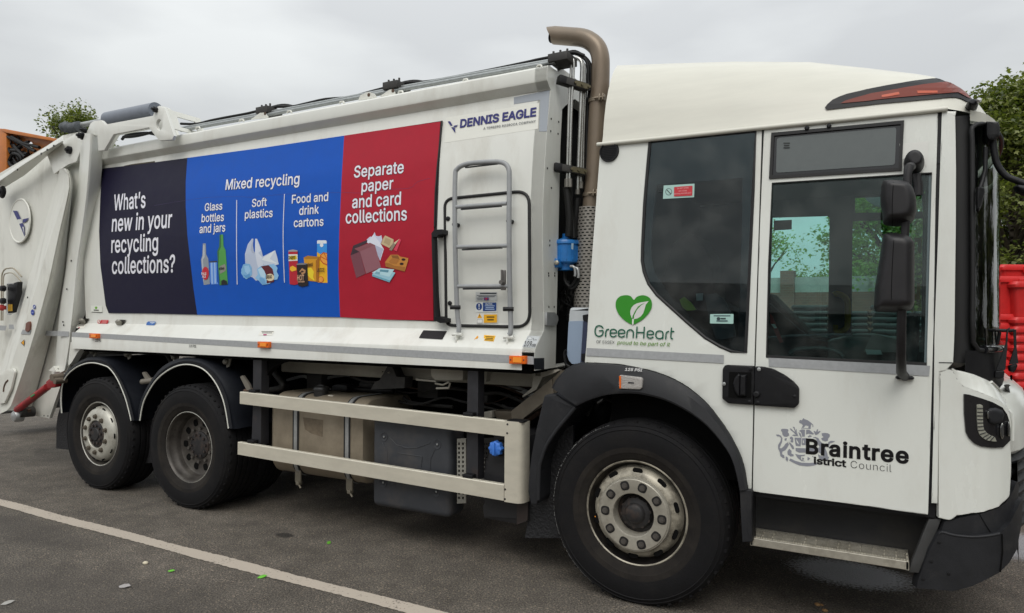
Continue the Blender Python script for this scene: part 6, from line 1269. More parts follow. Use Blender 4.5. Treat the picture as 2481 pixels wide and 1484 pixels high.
# marks on the bonnet
sheet('bonnet_latch', rc(P('x', (1275, 578), (1310, 566), (1385, 600), (1395, 625), (1375, 690), (1348, 712), (1320, 660)), 1), lambda d, off=0: SMt(d, .03 + off), BLACK, bonnet, .01, back=(-1, 0, 0))
sheet('bonnet_latch', rc(P('x', (1425, 458), (1450, 450), (1509, 490), (1512, 560), (1490, 560)), 1), lambda d, off=0: SMt(d, .03 + off), BLACK, bonnet, .01, back=(-1, 0, 0))
# ---------------------------------------------------------------- front wheel arch
arch = sm(P('n', (240, 283), (290, 258), (350, 235), (415, 219), (480, 212), (550, 211), (620, 217), (750, 250), (880, 315), (1000, 405), (1110, 540), (1155, 640), (1185, 775)), 3)
ao = sm(P('n', (95, 178), (105, 150), (180, 65), (240, 38), (290, 30), (400, 34), (520, 45), (700, 85), (850, 150), (980, 250), (1080, 370), (1160, 500), (1210, 620), (1238, 772)), 3)
am_ = sm(P('n', (240, 283), (200, 255), (260, 215), (320, 195), (420, 175), (520, 170), (640, 180), (780, 222), (920, 300), (1040, 400), (1140, 540), (1190, 680), (1220, 775)), 3)
wa = empty('front_wheel_arch', truck)
lo = [aY(p, -.075) for p in resample2] if False else None
def res2(l, n): return [(v.x, v.y) for v in resample([(p[0], p[1], 0) for p in l], n)]
ai2, ao2 = res2(arch, 36), res2(ao, 36)
midl = [(a[0] * .35 + b[0] * .65, a[1] * .35 + b[1] * .65) for a, b in zip(ai2, ao2)]
loft('arch_flare', [[aY(p, .01) for p in ao2], [aY(p, -.03) for p in [(a[0] * .06 + b[0] * .94, a[1] * .06 + b[1] * .94) for a, b in zip(ai2, ao2)]], [aY(p, -.055) for p in midl], [aY(p, -.07) for p in [(a[0] * .93 + b[0] * .07, a[1] * .93 + b[1] * .07) for a, b in zip(ai2, ao2)]], [aY(p, -.065) for p in ai2], [aY(p, -.065) + Vector((0, .07, 0)) for p in ai2], [aY(p, -.065) + Vector((0, .6, 0)) for p in ai2]], DGREY, wa, n=36, ang=28)
sheet('arch_end_piece', rc(P('n', (1185, 775), (1255, 775), (1257, 1074), (1200, 1076), (1192, 900)), 1), SY(-.05), DGREY, wa, .12, bevel=.006)
sheet('arch_end_piece', P('n', (1232, 780), (1262, 780), (1262, 1070), (1240, 1074)), SY(-.03), BLACK, wa, .1)
rm = sheet('rear_mudguard', rc(P('d', (1010, 572), (1030, 562), (1085, 560), (1215, 645), (1188, 680), (1105, 780), (1030, 890), (990, 1000), (980, 1060), (975, 1250), (962, 1282), (925, 1283), (905, 1200), (915, 1085), (930, 960), (962, 790)), [2] + [3] * 15), SY(-.04), DGREY, wa, .35, bevel=.008)
tube('mudguard_lip', [aY(p, -.045) for p in sm(P('d', (1215, 645), (1188, 680), (1105, 780), (1030, 890), (990, 1000), (980, 1060), (975, 1250)), 3)], .012, DGREY, wa, 8)
sheet('mudguard_step', rc(P('d', (1085, 560), (1105, 552), (1225, 632), (1215, 648)), 1), SY(-.05), MUDG, wa, .3, bevel=.004)
flapm = mat('ribbed_flap', (.012, .012, .014), .7, bump=1.0, bscale=60)
sheet('mud_flap', P('d', (985, 950), (1100, 800), (1200, 760), (1200, 1300), (1130, 1500), (885, 1500), (920, 1290)), SY(.13), flapm, wa, .02)
text('tyre_pressure_lettering', [T('n', '125 PSI', (523, 77), (622, 82), 4, 15)], SY(-.05), flat('D8D8D8'), wa, off=.012, weight=.03)
ind = sheet('side_indicator', rc(P('n', (488, 104), (610, 118), (620, 130), (618, 178), (606, 188), (488, 184), (484, 160)), 2), SY(-.06), mat('indicator_clear', (.40, .38, .36), .2, coat=.8, bump=.5, bscale=120), wa, .03, off=.02, bevel=.005)
sheet('amber_edge', rc(P('n', (486, 110), (496, 108), (496, 182), (488, 182)), 1), SY(-.06), ORANGE, ind, .01, off=.024)
decal('indicator_mark', [('2A2A2E', P('n', (538, 144), (572, 146), (572, 153), (538, 152)))], SY(-.06), ind, .024)
# steps under the door
st_ = empty('cab_step', truck)
sheet('step_well', P('D', (1815, 1180), (2270, 1245), (2262, 1400), (2200, 1390), (1820, 1300)), SY(.22), mat('step_well_plastic', (.022, .022, .023), .65, var=.4, vscale=3, dirt=(.07, .06, .045), dscale=2.5), st_, .02)
z0 = aY(P('s', (290, 145))[0], .01).z
xa = aY(P('s', (290, 145))[0], .01).x; xb = aY(P('s', (1562, 370))[0], .01).x
bm = bmesh.new(); add_box(bm, (xa, .01, z0 - .042), (xb, .03, z0), .003); add_box(bm, (xa, .19, z0 - .042), (xb, .21, z0 - .003)); add_box(bm, (xa, .01, z0 - .042), (xa + .012, .21, z0 - .002)); add_box(bm, (xb - .012, .01, z0 - .042), (xb, .21, z0 - .002))
ngr = 14
for k in range(1, ngr): x = xa + (xb - xa) * k / ngr; add_box(bm, (x - .0025, .03, z0 - .03), (x + .0025, .19, z0 - .002))
for k in (1, 2): y = .03 + .16 * k / 3; add_box(bm, (xa, y - .0025, z0 - .03), (xb, y + .0025, z0 - .002))
b2 = bmesh.new(); add_box(b2, (xa + .012, .03, z0 - .041), (xb - .012, .19, z0 - .036)); link('step_tray', b2, mat('tray_brown', (.09, .075, .055), .8, var=.3), st_, smooth=False)
for k in range(60):
    x = xa + (xb - xa) * (k + .5) / 60
    for y in (.031, .083, .137): add_box(bm, (x - .004, y - .004, z0 - .004), (x + .004, y + .004, z0 + .004))
link('step_tread', bm, mat('step_aluminium', (.50, .47, .40), .4, metal=.6, var=.15, vscale=25, dirt=(.2, .17, .12), dscale=9), st_, smooth=False)
sheet('step_strut', P('s', (1562, 425), (1572, 370), (1690, 70), (1720, 0), (1820, 0), (1790, 80), (1690, 300), (1640, 430)), SY(.02), mat('strut_dark', (.045, .045, .045), .6, var=.2), st_, .05, bevel=.004)
sheet('step_strut', P('j', (470, 905), (525, 915), (552, 980), (520, 1050), (450, 1100)), SY(.12), VOID, st_, .05)
# ================================================================ wheels
RIM_S = mat('rim_silver', (.42, .385, .31), .42, metal=.2, var=.2, vscale=14, dirt=(.03, .024, .018), dscale=6, dlo=.44, dhi=.66, damt=.9)
RIM_C = mat('trim_ring_steel', (.42, .395, .335), .34, metal=.4, var=.1, vscale=20, dirt=(.12, .10, .07), dscale=12, dlo=.5, dhi=.8, damt=.5)
RIM_D = mat('rim_dirty_dark', (.07, .062, .055), .45, metal=.4, var=.35, vscale=10, dirt=(.16, .15, .13), dscale=6, dlo=.5, dhi=.75, damt=.6)
HUBD = mat('hub_dark', (.018, .017, .018), .6, var=.4, vscale=18, dirt=(.09, .05, .03), dscale=9, dlo=.5, dhi=.7)
NUT = mat('nut_steel', (.12, .11, .10), .5, metal=.6, var=.2)
EDGE = mat('worn_rim_edge', (.42, .41, .37), .45, metal=.3, var=.25, vscale=30)
def tyre_prof(w=.30):
    p = [(.292, .014), (.300, .004), (.306, -.006), (.320, -.016), (.345, -.022), (.350, -.026), (.38, -.031), (.42, -.034), (.455, -.032), (.478, -.027), (.482, -.030), (.486, -.026), (.500, -.018), (.504, -.020), (.508, -.014), (.516, -.004), (.524, .008), (.529, .02)]
    for y in (.07, .125, .18, .235): p += [(.532, y - .012), (.519, y - .009), (.519, y + .005), (.532, y + .008)]
    p += [(.529, w - .02), (.522, w - .004), (.505, w + .02), (.45, w + .033), (.38, w + .03), (.31, w + .01), (.292, w - .01)]
    return p
ZC = .52
TDUST = mat('tyre_dusty_band', (.014, .012, .011), .85, var=.35, vscale=7, dirt=(.045, .038, .03), dscale=5, dlo=.45, dhi=.75, damt=.55, spec=.25)
def flatten(o):
    for v in o.data.vertices:
        if v.co.z < .003: v.co.y += -.012 if v.co.y < .06 else .0; v.co.z = .003
def tyre(X, y0, par, far=False, seg=96):
    pr = [(r, y0 + d if not far else y0 - d) for r, d in tyre_prof()]
    o = lathe('tyre', pr, (X, 0, ZC), TYRE, par, seg, ang=28); flatten(o)
    bm = bmesh.new(); bm.from_mesh(o.data); n = 0     # shoulder blocks on the tread
    s_ = -1 if not far else 1
    for k in range(48):
        a = 2 * math.pi * k / 48
        for (r, d) in ((.521, .006),):
            mt = Matrix.Translation((X, 0, ZC)) @ Matrix.Rotation(a, 4, 'Y')
            add_box(bm, (.508, (y0 + d - .010) if not far else (y0 - d - .004), -.009), (.5285, (y0 + d + .004) if not far else (y0 - d + .010), .009), 0, 1, mt)
    for v in bm.verts:
        if v.co.z < .003: v.co.z = .003
    for f in bm.faces:
        c = f.calc_center_median(); r = math.hypot(c.x - X, c.z - ZC)
        if .308 < r < .395 or .30 < r < .312: f.material_index = 1
    bm.to_mesh(o.data); bm.free(); o.data.materials.append(TDUST)
    o.data.set_sharp_from_angle(angle=rad(28))
    return o
def disc_holes(name, X, y, r, a0, n, rx, rz, par, m=VOID):
    for k in range(n):
        a = rad(a0) + 2 * math.pi * k / n
        bm = bmesh.new(); L2 = []
        for j in range(16):
            t = 2 * math.pi * j / 16; u, w_ = rx * math.copysign(abs(math.cos(t)) ** .7, math.cos(t)), rz * math.copysign(abs(math.sin(t)) ** .7, math.sin(t))
            cx = r + w_; L2.append((X + cx * math.cos(a) - u * math.sin(a), ZC + cx * math.sin(a) + u * math.cos(a)))
        v1 = [bm.verts.new((x, y, z)) for x, z in L2]; v2 = [bm.verts.new((x, y + .004, z)) for x, z in L2]
        bm.faces.new(v1); [bm.faces.new((v1[i], v1[(i + 1) % 16], v2[(i + 1) % 16], v2[i])) for i in range(16)]
        link(name, bm, m, par, recalc=True)
def nuts(name, X, y, r, a0, n, prof_, m, par, seg=6):
    first = None
    for k in range(n):
        a = rad(a0) + 2 * math.pi * k / n
        if first is None:
            bm = bmesh.new()
            for (rr, d0, d1, sg) in prof_: add_tube(bm, [(0, d0, 0), (0, d1, 0)], rr, sg)
            first = link(name, bm, m, par, recalc=True, ang=30); o = first
        else:
            o = first.copy(); COL.objects.link(o)
        o.location = (X + r * math.cos(a), y, ZC + r * math.sin(a))
        o.rotation_euler = (0, random.uniform(0, 1), 0)
# front steered wheel
w1 = empty('front_wheel', truck)
tyre(0, 0, w1)
lathe('rim', [(.303, .012), (.304, -.002), (.299, -.007), (.292, -.002), (.286, .02), (.277, .045), (.268, .055), (.262, .045), (.256, .02), (.244, .002), (.230, -.010), (.212, -.016), (.12, -.016), (.118, .06)], (0, 0, ZC), RIM_S, w1, 72)
lathe('rim_well', [(.2915, -.0035), (.2855, .019), (.2765, .044), (.2675, .054), (.262, .048)], (0, 0, ZC), mat('rim_black_paint', (.008, .007, .007), .4, var=.3, dirt=(.10, .085, .06), dscale=6, dlo=.5, dhi=.8), w1, 72)  # black painted well between flange and disc
lathe('trim_ring', [(.214, -.016), (.213, -.034), (.209, -.040), (.205, -.040), (.2035, -.044), (.200, -.0465), (.128, -.0465), (.122, -.044), (.119, -.036), (.118, .02)], (0, 0, ZC), RIM_C, w1, 72)
disc_holes('hand_hole', 0, -.0055, .247, 87, 10, .030, .014, w1)
disc_holes('nut_recess', 0, -.0485, .168, 71, 10, .0265, .0265, w1, mat('recess_dark', (.010, .009, .009), .6))
nuts('wheel_nut', 0, -.049, .168, 71, 10, [(.0175, 0, -.004, 16), (.0145, -.002, -.010, 6), (.007, -.009, -.012, 10)], NUT, w1)
lathe('hub', [(.119, .035), (.10, .03), (.085, .0), (.06, -.008), (.052, -.028), (.044, -.034), (.0, -.036)], (0, 0, ZC), HUBD, w1, 40)
nuts('hub_bolt', 0, .012, .082, 10, 10, [(.011, .02, -.012, 6)], HUBD, w1)
v = aY(P('n', (349, 924))[0], .0); bm = bmesh.new(); bmesh.ops.create_uvsphere(bm, u_segments=10, v_segments=6, radius=.0055)
for q in bm.verts: q.co += Vector((v.x, -.002, v.z))
link('valve_cap', bm, mat('valve_orange', hx('D98A20'), .5), w1)
# chipped pale scuff round the front tyre shoulder
bm = bmesh.new(); pv = None
for k in range(190):
    a = rad(108 + 138 * k / 190); r = .5165 + random.uniform(-.001, .001); wd_ = random.choice((0, .0015, .003, .0045, .002)) * (1 if k > 12 and k < 175 else .5)
    a_ = bm.verts.new((r * math.cos(a), -.0062, ZC + r * math.sin(a))); b_ = bm.verts.new(((r + wd_) * math.cos(a), -.0055 , ZC + (r + wd_) * math.sin(a)))
    if pv and wd_: bm.faces.new((pv[0], a_, b_, pv[1]))
    pv = (a_, b_)
link('kerb_scuff', bm, mat('scuff_grey', (.17, .17, .165), .8), w1, smooth=False)
XD, XT = -3.953, -5.25
# drive wheel: deep dished, twin tyres
w2 = empty('drive_wheel', truck)
tyre(XD, 0, w2); tyre(XD, .33, w2)
lathe('rim', [(.303, .014), (.304, -.001), (.297, -.004)], (XD, 0, ZC), EDGE, w2, 72)
lathe('dished_barrel', [(.297, -.0035), (.289, .004), (.284, .02), (.279, .05), (.268, .062), (.262, .085), (.256, .11), (.242, .118), (.13, .115), (.118, .112)], (XD, 0, ZC), RIM_D, w2, 72)
disc_holes('hand_hole', XD, .112, .196, 2, 10, .027, .029, w2)
lathe('hub', [(.120, .12), (.116, .104), (.10, .096), (.06, .094), (.0, .093)], (XD, 0, ZC), HUBD, w2, 40)
nuts('wheel_nut', XD, .113, .145, 15, 10, [(.014, .01, -.018, 6)], NUT, w2)
nuts('hub_bolt', XD, .098, .092, 5, 10, [(.011, .02, -.014, 6)], HUBD, w2)
# trailing wheel with a domed silver disc
w3 = empty('trailing_wheel', truck)
tyre(XT, 0, w3)
lathe('rim', [(.303, .012), (.304, -.001), (.298, -.006), (.292, -.001)], (XT, 0, ZC), EDGE, w3, 72)
lathe('rim_well', [(.292, -.001), (.286, .02), (.278, .045), (.266, .055), (.258, .04)], (XT, 0, ZC), RIM_D, w3, 72)  # well of the rim in its dark dirty metal
lathe('wheel_disc', [(.262, .05), (.257, .02), (.248, .002), (.236, -.012), (.215, -.028), (.19, -.034), (.133, -.034), (.128, -.028), (.127, -.0)], (XT, 0, ZC), mat('disc_silver_paint', (.50, .49, .43), .42, metal=.25, var=.12, vscale=14, dirt=(.12, .09, .06), dscale=7, dlo=.5, dhi=.75, damt=.7), w3, 72)
disc_holes('hand_hole', XT, -.0065, .243, 108, 10, .024, .013, w3)
nuts('wheel_nut', XT, -.034, .168, 90, 10, [(.022, .0, -.006, 16), (.019, -.004, -.020, 6), (.010, -.018, -.026, 10)], mat('nut_brown', (.14, .12, .095), .5, metal=.5, var=.2), w3)
lathe('hub', [(.127, .0), (.123, -.022), (.11, -.030), (.06, -.034), (.054, -.044), (.0, -.046)], (XT, 0, ZC), HUBD, w3, 40)
nuts('hub_bolt', XT, -.03, .085, 8, 10, [(.013, .01, -.016, 6)], HUBD, w3)
# far side wheels
for nme, X, tw in (('front_wheel', 0, False), ('drive_wheel', XD, True), ('trailing_wheel', XT, False)):
    w_ = empty(nme, truck)
    tyre(X, 2.5, w_, True, 48)
    if tw: tyre(X, 2.17, w_, True, 48)
    lathe('rim', [(.30, 2.49), (.27, 2.45), (.25, 2.50), (.12, 2.52), (.0, 2.52)], (X, 0, ZC), RIM_S, w_, 40)
# ---------------------------------------------------------------- chassis
ch = empty('chassis', truck)
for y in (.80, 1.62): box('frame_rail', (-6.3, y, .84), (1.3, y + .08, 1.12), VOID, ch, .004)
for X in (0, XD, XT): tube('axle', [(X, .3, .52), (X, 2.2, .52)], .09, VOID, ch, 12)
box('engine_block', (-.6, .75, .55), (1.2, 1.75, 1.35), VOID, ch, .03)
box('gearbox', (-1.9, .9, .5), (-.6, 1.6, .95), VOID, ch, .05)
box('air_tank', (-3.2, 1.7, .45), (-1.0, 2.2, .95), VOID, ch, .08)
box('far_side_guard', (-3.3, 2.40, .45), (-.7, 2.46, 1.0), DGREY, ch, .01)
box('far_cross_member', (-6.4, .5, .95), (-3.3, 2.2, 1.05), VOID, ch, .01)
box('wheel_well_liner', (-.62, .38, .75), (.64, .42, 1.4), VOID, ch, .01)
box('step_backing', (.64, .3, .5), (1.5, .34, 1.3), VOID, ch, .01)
bm = bmesh.new()
for k in range(14):
    x = -.45 + k * .075; add_tube(bm, [(x, .36, 1.0 + .1 * math.sin(k * 2.1)), (x + .05, .37, 1.12), (x + .09, .38, 1.06 + .08 * math.cos(k))], .012, 6)
link('brake_hose', bm, DSTEEL, ch, recalc=True)
rnd = random.Random(4)
for k in range(26):
    x = rnd.uniform(-3.5, -1.0); z = rnd.uniform(.98, 1.24); y = rnd.uniform(.5, .78); q = [(x, y, z)]
    for j in range(4): x += rnd.uniform(.08, .35); z = max(.95, min(1.27, z + rnd.uniform(-.1, .1))); q.append((x, y + rnd.uniform(-.03, .03), z))
    tube('brake_pipe', q, rnd.choice((.006, .009, .014, .02)), rnd.choice((DSTEEL, DSTEEL, RUSTY, STEEL)), ch, 6, 4)
for X in (-3.2, -2.6, -2.0, -1.5, -1.05): box('valve_block', (X, .6, 1.0), (X + rnd.uniform(.1, .2), .74, 1.0 + rnd.uniform(.08, .2)), DSTEEL, ch, .01)
# floor frame of the container
zt = aY(P('c', (1000, 365))[0], .45).z; zb = aY(P('c', (1000, 470))[0], .45).z
GF = mat('floor_frame_paint', (.42, .40, .34), .55, var=.1, dirt=(.15, .12, .09), dscale=4, dlo=.45, dhi=.75)
box('floor_beam', (-3.35, .45, zb), (-.7, .55, 1.305), GF, container, .01)
bm = bmesh.new(); add_box(bm, (XL + .1, .06, 1.285), (XF - .05, 2.44, 1.31)); link('container_floor', bm, VOID, container, smooth=False)
sheet('cross_beam', rc(P('d', (268, 368), (482, 395), (480, 470), (300, 470), (272, 440)), 2), SY(.22), GF, container, .15, bevel=.004)
sheet('cross_beam', P('d', (582, 398), (640, 402), (630, 480), (585, 478)), SY(.22), GF, container, .06)
sheet('beam_flange', P('d', (170, 458), (300, 470), (305, 482), (175, 470)), SY(.24), GF, container, .05)
tube('lever', [aY(p, .2) for p in P('d', (300, 490), (350, 500), (390, 480))], .007, GF, container, 8); tube('lever', [aY(p, .2) for p in P('d', (308, 522), (388, 520), (398, 486))], .008, GF, container, 8)
sheet('underbody_bracket', P('d', (850, 400), (930, 415), (1080, 400), (1110, 405), (1060, 430), (1000, 450), (960, 530), (870, 580), (870, 570), (930, 520), (940, 440)), SY(.3), GF, container, .05)
sheet('body_mount', P('c', (1265, 520), (1300, 505), (1360, 400), (1390, 410), (1420, 480), (1480, 485), (1475, 560), (1240, 570)), SY(.3), DSTEEL, ch, .1)
bolts('mount_stud', P('c', (1325, 445), (1372, 450)), SY(.28), .006, .02, GF, ch)
for c, x, y in (('b', 712, 655), ('b', 975, 672), ('b', 1335, 690), ('c', 225, 325)):
    v = aY(P(c, (x, y))[0], .12); bm = bmesh.new()
    add_box(bm, v + Vector((-.06, -.02, .0)), v + Vector((.06, .12, .02)), .003)
    b2 = [v + Vector(q) for q in ((-.03, .0, 0), (.06, .0, 0), (.03, .0, -.10), (-.0, .0, -.11))]
    q = [bm.verts.new(p) for p in b2]; q2 = [bm.verts.new(p + Vector((0, .012, 0))) for p in b2]; bm.faces.new(q[::-1]); bm.faces.new(q2)
    for i in range(4): bm.faces.new((q[i], q[(i + 1) % 4], q2[(i + 1) % 4], q2[i]))
    r_ = bmesh.ops.create_uvsphere(bm, u_segments=12, v_segments=8, radius=.026)
    for t in r_['verts']: t.co += v + Vector((.0, -.01, -.06))
    link('mudguard_hook', bm, mat('hook_grey', (.20, .19, .16), .6, metal=.3, var=.3), container, recalc=True)
tube('hydraulic_pipe', [aY(p, .35) for p in sm(P('b', (600, 700), (900, 705), (1220, 700), (1270, 720), (1310, 790)), 3)], .022, DSTEEL, ch, 8)
# ---------------------------------------------------------------- rear mudguards
def pw(*l): return P('w', *l)
tr1 = sm(pw((514, 1328), (508, 1230), (513, 1130), (530, 1060), (570, 1000), (640, 945), (720, 915), (790, 912), (860, 930), (910, 955)) + P('p', (400, 290), (460, 430), (495, 560), (505, 608)), 3)
ou1 = sm(pw((500, 1328), (492, 1225), (500, 1110), (520, 1035), (565, 970), (650, 905), (730, 868), (800, 862), (870, 878), (930, 915)) + P('p', (430, 262), (505, 410), (540, 540), (552, 608)), 3)
tr2 = sm(P('p', (572, 608), (590, 500), (620, 420), (680, 320), (750, 250), (850, 192), (950, 180), (1050, 212), (1130, 290), (1190, 400), (1225, 520), (1248, 668)), 3)
ou2 = sm(P('p', (556, 608), (560, 520), (600, 400), (665, 290), (740, 200), (850, 140), (950, 128), (1060, 150), (1160, 225), (1235, 340), (1275, 480), (1305, 672)), 3)
for nm, tr_, ou_, y_in in (('a', tr1, ou1, .62), ('b', tr2, ou2, .66)):
    mg = empty('rear_mudguard', truck)
    a, b = res2(tr_, 40), res2(ou_, 40); mid_ = [((p[0] + q[0]) / 2, (p[1] + q[1]) / 2) for p, q in zip(a, b)]; m2_ = [((p[0] * .3 + q[0] * .7), (p[1] * .3 + q[1] * .7)) for p, q in zip(a, b)]
    A0 = [aY(p, -.005) for p in a]; A1 = [aY(p, -.012) for p in mid_]; A2 = [aY(p, .005) for p in m2_]; A3 = [aY(p, .02) for p in b]
    loft('guard_shell', [A0, A1, A2, A3, [p + Vector((0, .28, .0)) for p in A3], [p + Vector((0, y_in, .0)) for p in A3]], MUDG, mg, n=40, thick=.0, ang=50)
    tube('white_edge_trim', A0, .0065, mat('trim_white', (.62, .62, .56), .5), mg, 6)
sheet('stay_bracket', rc(P('b', (1080, 860), (1100, 852), (1140, 905), (1150, 945), (1120, 940)), 3), SY(.1), mat('stay_grey', (.22, .2, .17), .6, metal=.3), truck, .02)
tube('mudguard_stay', [aY(p, .1) for p in P('b', (1085, 930), (1170, 918))], .026, mat('stay_grey', (.22, .2, .17), .6), truck, 12)
sheet('stay_bracket', rc(P('c', (318, 480), (338, 470), (385, 540), (395, 575), (365, 575)), 3), SY(.1), mat('stay_grey', (.22, .2, .17), .6), truck, .02)
tube('mudguard_stay', [aY(p, .12) for p in P('c', (352, 580), (430, 575))], .016, RUSTY, truck, 10)
tube('air_pipe', [aY(p, .3) for p in sm(P('c', (545, 430), (580, 480), (615, 530), (600, 560), (480, 580)), 3)], .025, DSTEEL, truck, 10)
sheet('mud_flap', P('p', (505, 600), (640, 560), (700, 700), (665, 930), (530, 942), (540, 700)), SY(.16), flapm, truck, .02)
sheet('mud_flap', P('b', (465, 1100), (440, 1190), (430, 1260), (428, 1438), (560, 1452), (600, 1100)), SY(.22), flapm, truck, .02)
# ---------------------------------------------------------------- side guard
sg = empty('side_guard', truck)
def rail(c1, tl, bl, c2, tr_, br_):
    q = P(c1, tl, bl) + P(c2, br_, tr_)
    tl_, bl_, brr, trr = [aY(p, .0) for p in q]
    bm = bmesh.new(); z1 = (tl_.z + trr.z) / 2; zz0 = (bl_.z + brr.z) / 2
    pr = [(0.0, tl_.z, bl_.z), (1, trr.z, brr.z)]
    rings = []
    for X, zt_, zb_ in ((tl_.x, tl_.z, bl_.z), (trr.x, trr.z, brr.z)):
        rings.append([bm.verts.new(p) for p in ((X, 0, zb_), (X, 0, zt_ - .006), (X, .004, zt_ - .001), (X, .03, zt_), (X, .03, zb_))])
    for i in range(5): bm.faces.new((rings[0][i], rings[0][(i + 1) % 5], rings[1][(i + 1) % 5], rings[1][i]))
    bm.faces.new(rings[0]); bm.faces.new(rings[1][::-1])
    return link('guard_rail', bm, GUARD, sg, recalc=True)
rail('c', (318, 585), (316, 670), 'd', (760, 733), (752, 836)); rail('c', (303, 938), (302, 1027), 'd', (748, 1150), (745, 1256))
tz, bz = aY(P('d', (755, 735))[0], -.003).z, aY(P('d', (745, 1262))[0], -.003).z
xl_, xr_ = aY(P('d', (752, 1000))[0], -.003).x, aY(P('d', (868, 1000))[0], -.003).x
bm = bmesh.new(); rr = []
plan_ = [(xl_, .0), (xl_ + .001, -.004), (xr_ - .05, -.004), (xr_ - .03, -.0), (xr_ - .012, .012), (xr_, .035), (xr_ + .004, .08)]
for z in (bz, tz): rr.append([bm.verts.new((x, y, z)) for x, y in plan_])
for i in range(len(plan_) - 1): bm.faces.new((rr[0][i], rr[0][i + 1], rr[1][i + 1], rr[1][i]))
solid(bm, .012); link('guard_end', bm, GUARD, sg, ang=60, recalc=True)
box('end_cap', (xl_ + .015, .002, tz - .004), (xr_ + .002, .09, tz + .006), BLACK, sg, .002)
bolts('rail_screw', P('d', (772, 757), (770, 815), (757, 1182), (755, 1245)), SY(-.004), .007, .003, DSTEEL, sg)
for c, pts in (('c', [(412, 322), (470, 325), (466, 960), (400, 945), (410, 690)]), ('d', [(512, 395), (580, 400), (578, 1120), (503, 1095)])):
    sheet('guard_post', P(c, *pts), SY(.06), mat('post_black', (.022, .022, .026), .5, var=.3, dirt=(.08, .05, .035), dscale=5, dlo=.55, dhi=.8), sg, .08)
for c, x, y in (('c', 410, 582), ('c', 400, 935), ('d', 515, 692), ('d', 512, 1095)):
    v = aY(P(c, (x, y))[0], .03); box('clamp', v + Vector((-.03, -.02, -.012)), v + Vector((.045, .04, .014)), BLACK, sg, .005)
sheet('post_gusset', sm(P('c', (445, 325), (680, 335), (678, 372), (600, 385), (520, 450), (480, 560), (450, 600)), 3), SY(.12), VOID, ch, .05)
# ---------------------------------------------------------------- fuel tank
TK = mat('fuel_tank_aluminium', (.33, .28, .21), .45, metal=.35, var=.14, vscale=5, dirt=(.13, .10, .07), dscale=3.0, dlo=.45, dhi=.8, damt=.6)
ft = empty('fuel_tank', truck)
tx0, tx1 = -3.105, -2.14
yf, zt_, zb_ = .12, 1.02, .375
def tank_sec(d=0.0, r=.13):
    lo_y, hi_y, lo_z, hi_z = yf - d, .76 + d, zb_ - d, zt_ + d; out_ = []
    for (cy, cz, a0) in ((lo_y + r, lo_z + r, 180), (hi_y - r, lo_z + r, 270), (hi_y - r, hi_z - r, 0), (lo_y + r, hi_z - r, 90)):
        for k in range(7): a = rad(a0 + 15 * k); out_.append((cy + r * math.cos(a), cz + r * math.sin(a)))
    return out_
bm = bmesh.new(); rr = []
for X, d in ((tx0, -.03), (tx0 + .01, -.008), (tx0 + .03, 0), (tx0 + .034, .003), (tx0 + .040, .003), (tx0 + .044, 0), (tx1 - .13, 0), (tx1 - .126, .004), (tx1 - .118, .004), (tx1 - .114, 0), (tx1 - .03, 0), (tx1 - .008, -.01), (tx1, -.035)):
    rr.append([bm.verts.new((X, y, z)) for y, z in tank_sec(d)])
for A, B in zip(rr, rr[1:]):
    for i in range(len(A)): bm.faces.new((A[i], A[(i + 1) % len(A)], B[(i + 1) % len(A)], B[i]))
bm.faces.new(rr[0]); bm.faces.new(rr[-1][::-1]); tb = link('tank_shell', bm, TK, ft, recalc=True, ang=30)
sheet('oily_stain', P('c', (762, 765), (905, 785), (900, 905), (820, 880), (775, 850)), SY(yf), mat('stain_brown', (.16, .125, .085), .6, var=.3, vscale=30), ft, .0, off=.0015)
for c in ((686, 728), (1046, 1092)):
    xa_, xb_ = aY(P('c', (c[0], 850))[0], .11).x, aY(P('c', (c[1], 850))[0], .11).x
    for k0, k1, d, m_ in ((0, 1, .006, RUBBER), (.28, .78, .010, STEEL)):
        bm = bmesh.new(); X0, X1 = xa_ + (xb_ - xa_) * k0, xa_ + (xb_ - xa_) * k1
        A = [bm.verts.new((X0, y, z)) for y, z in tank_sec(d)]; B = [bm.verts.new((X1, y, z)) for y, z in tank_sec(d)]; Cc = [bm.verts.new((X0, y, z)) for y, z in tank_sec(0)]; Dd = [bm.verts.new((X1, y, z)) for y, z in tank_sec(0)]
        for i in range(len(A)):
            j = (i + 1) % len(A)
            for p, q in ((A, B), (Cc, A), (B, Dd)): bm.faces.new((p[i], p[j], q[j], q[i]))
        st2 = link('tank_strap' if m_ is STEEL else 'strap_rubber', bm, m_, ft, recalc=True, ang=30)
    v = Vector(((xa_ + xb_) / 2, .16, zb_)); bm = bmesh.new(); add_box(bm, v + Vector((-.03, -.02, -.05)), v + Vector((.03, -.005, .06)), .003); add_box(bm, v + Vector((-.012, -.03, -.07)), v + Vector((.02, .01, -.04)), .003); add_tube(bm, [v + Vector((.0, -.02, -.05)), v + Vector((.035, -.02, -.09))], .008, 6)
    link('strap_buckle', bm, mat('buckle_dull', (.20, .18, .14), .6, metal=.4), ft, recalc=True)
v = Vector((aY(P('c', (890, 595))[0], .25).x, .25, 1.0)); bm = bmesh.new(); add_lathe(bm, [(.058, 0), (.058, .05), (.064, .052), (.066, .06), (.060, .078), (.035, .086), (0, .088)], v, 28, 0, 'Z'); add_box(bm, v + Vector((-.03, -.008, .084)), v + Vector((.03, .008, .096)), .003)
link('filler_cap', bm, mat('filler_dark', (.06, .06, .06), .35, metal=.6), ft, recalc=True)
box('tank_label', (v.x + .10, .22, zt_ - .004), (v.x + .15, .24, zt_ + .002), flat('D8D4C8'), ft, 0)
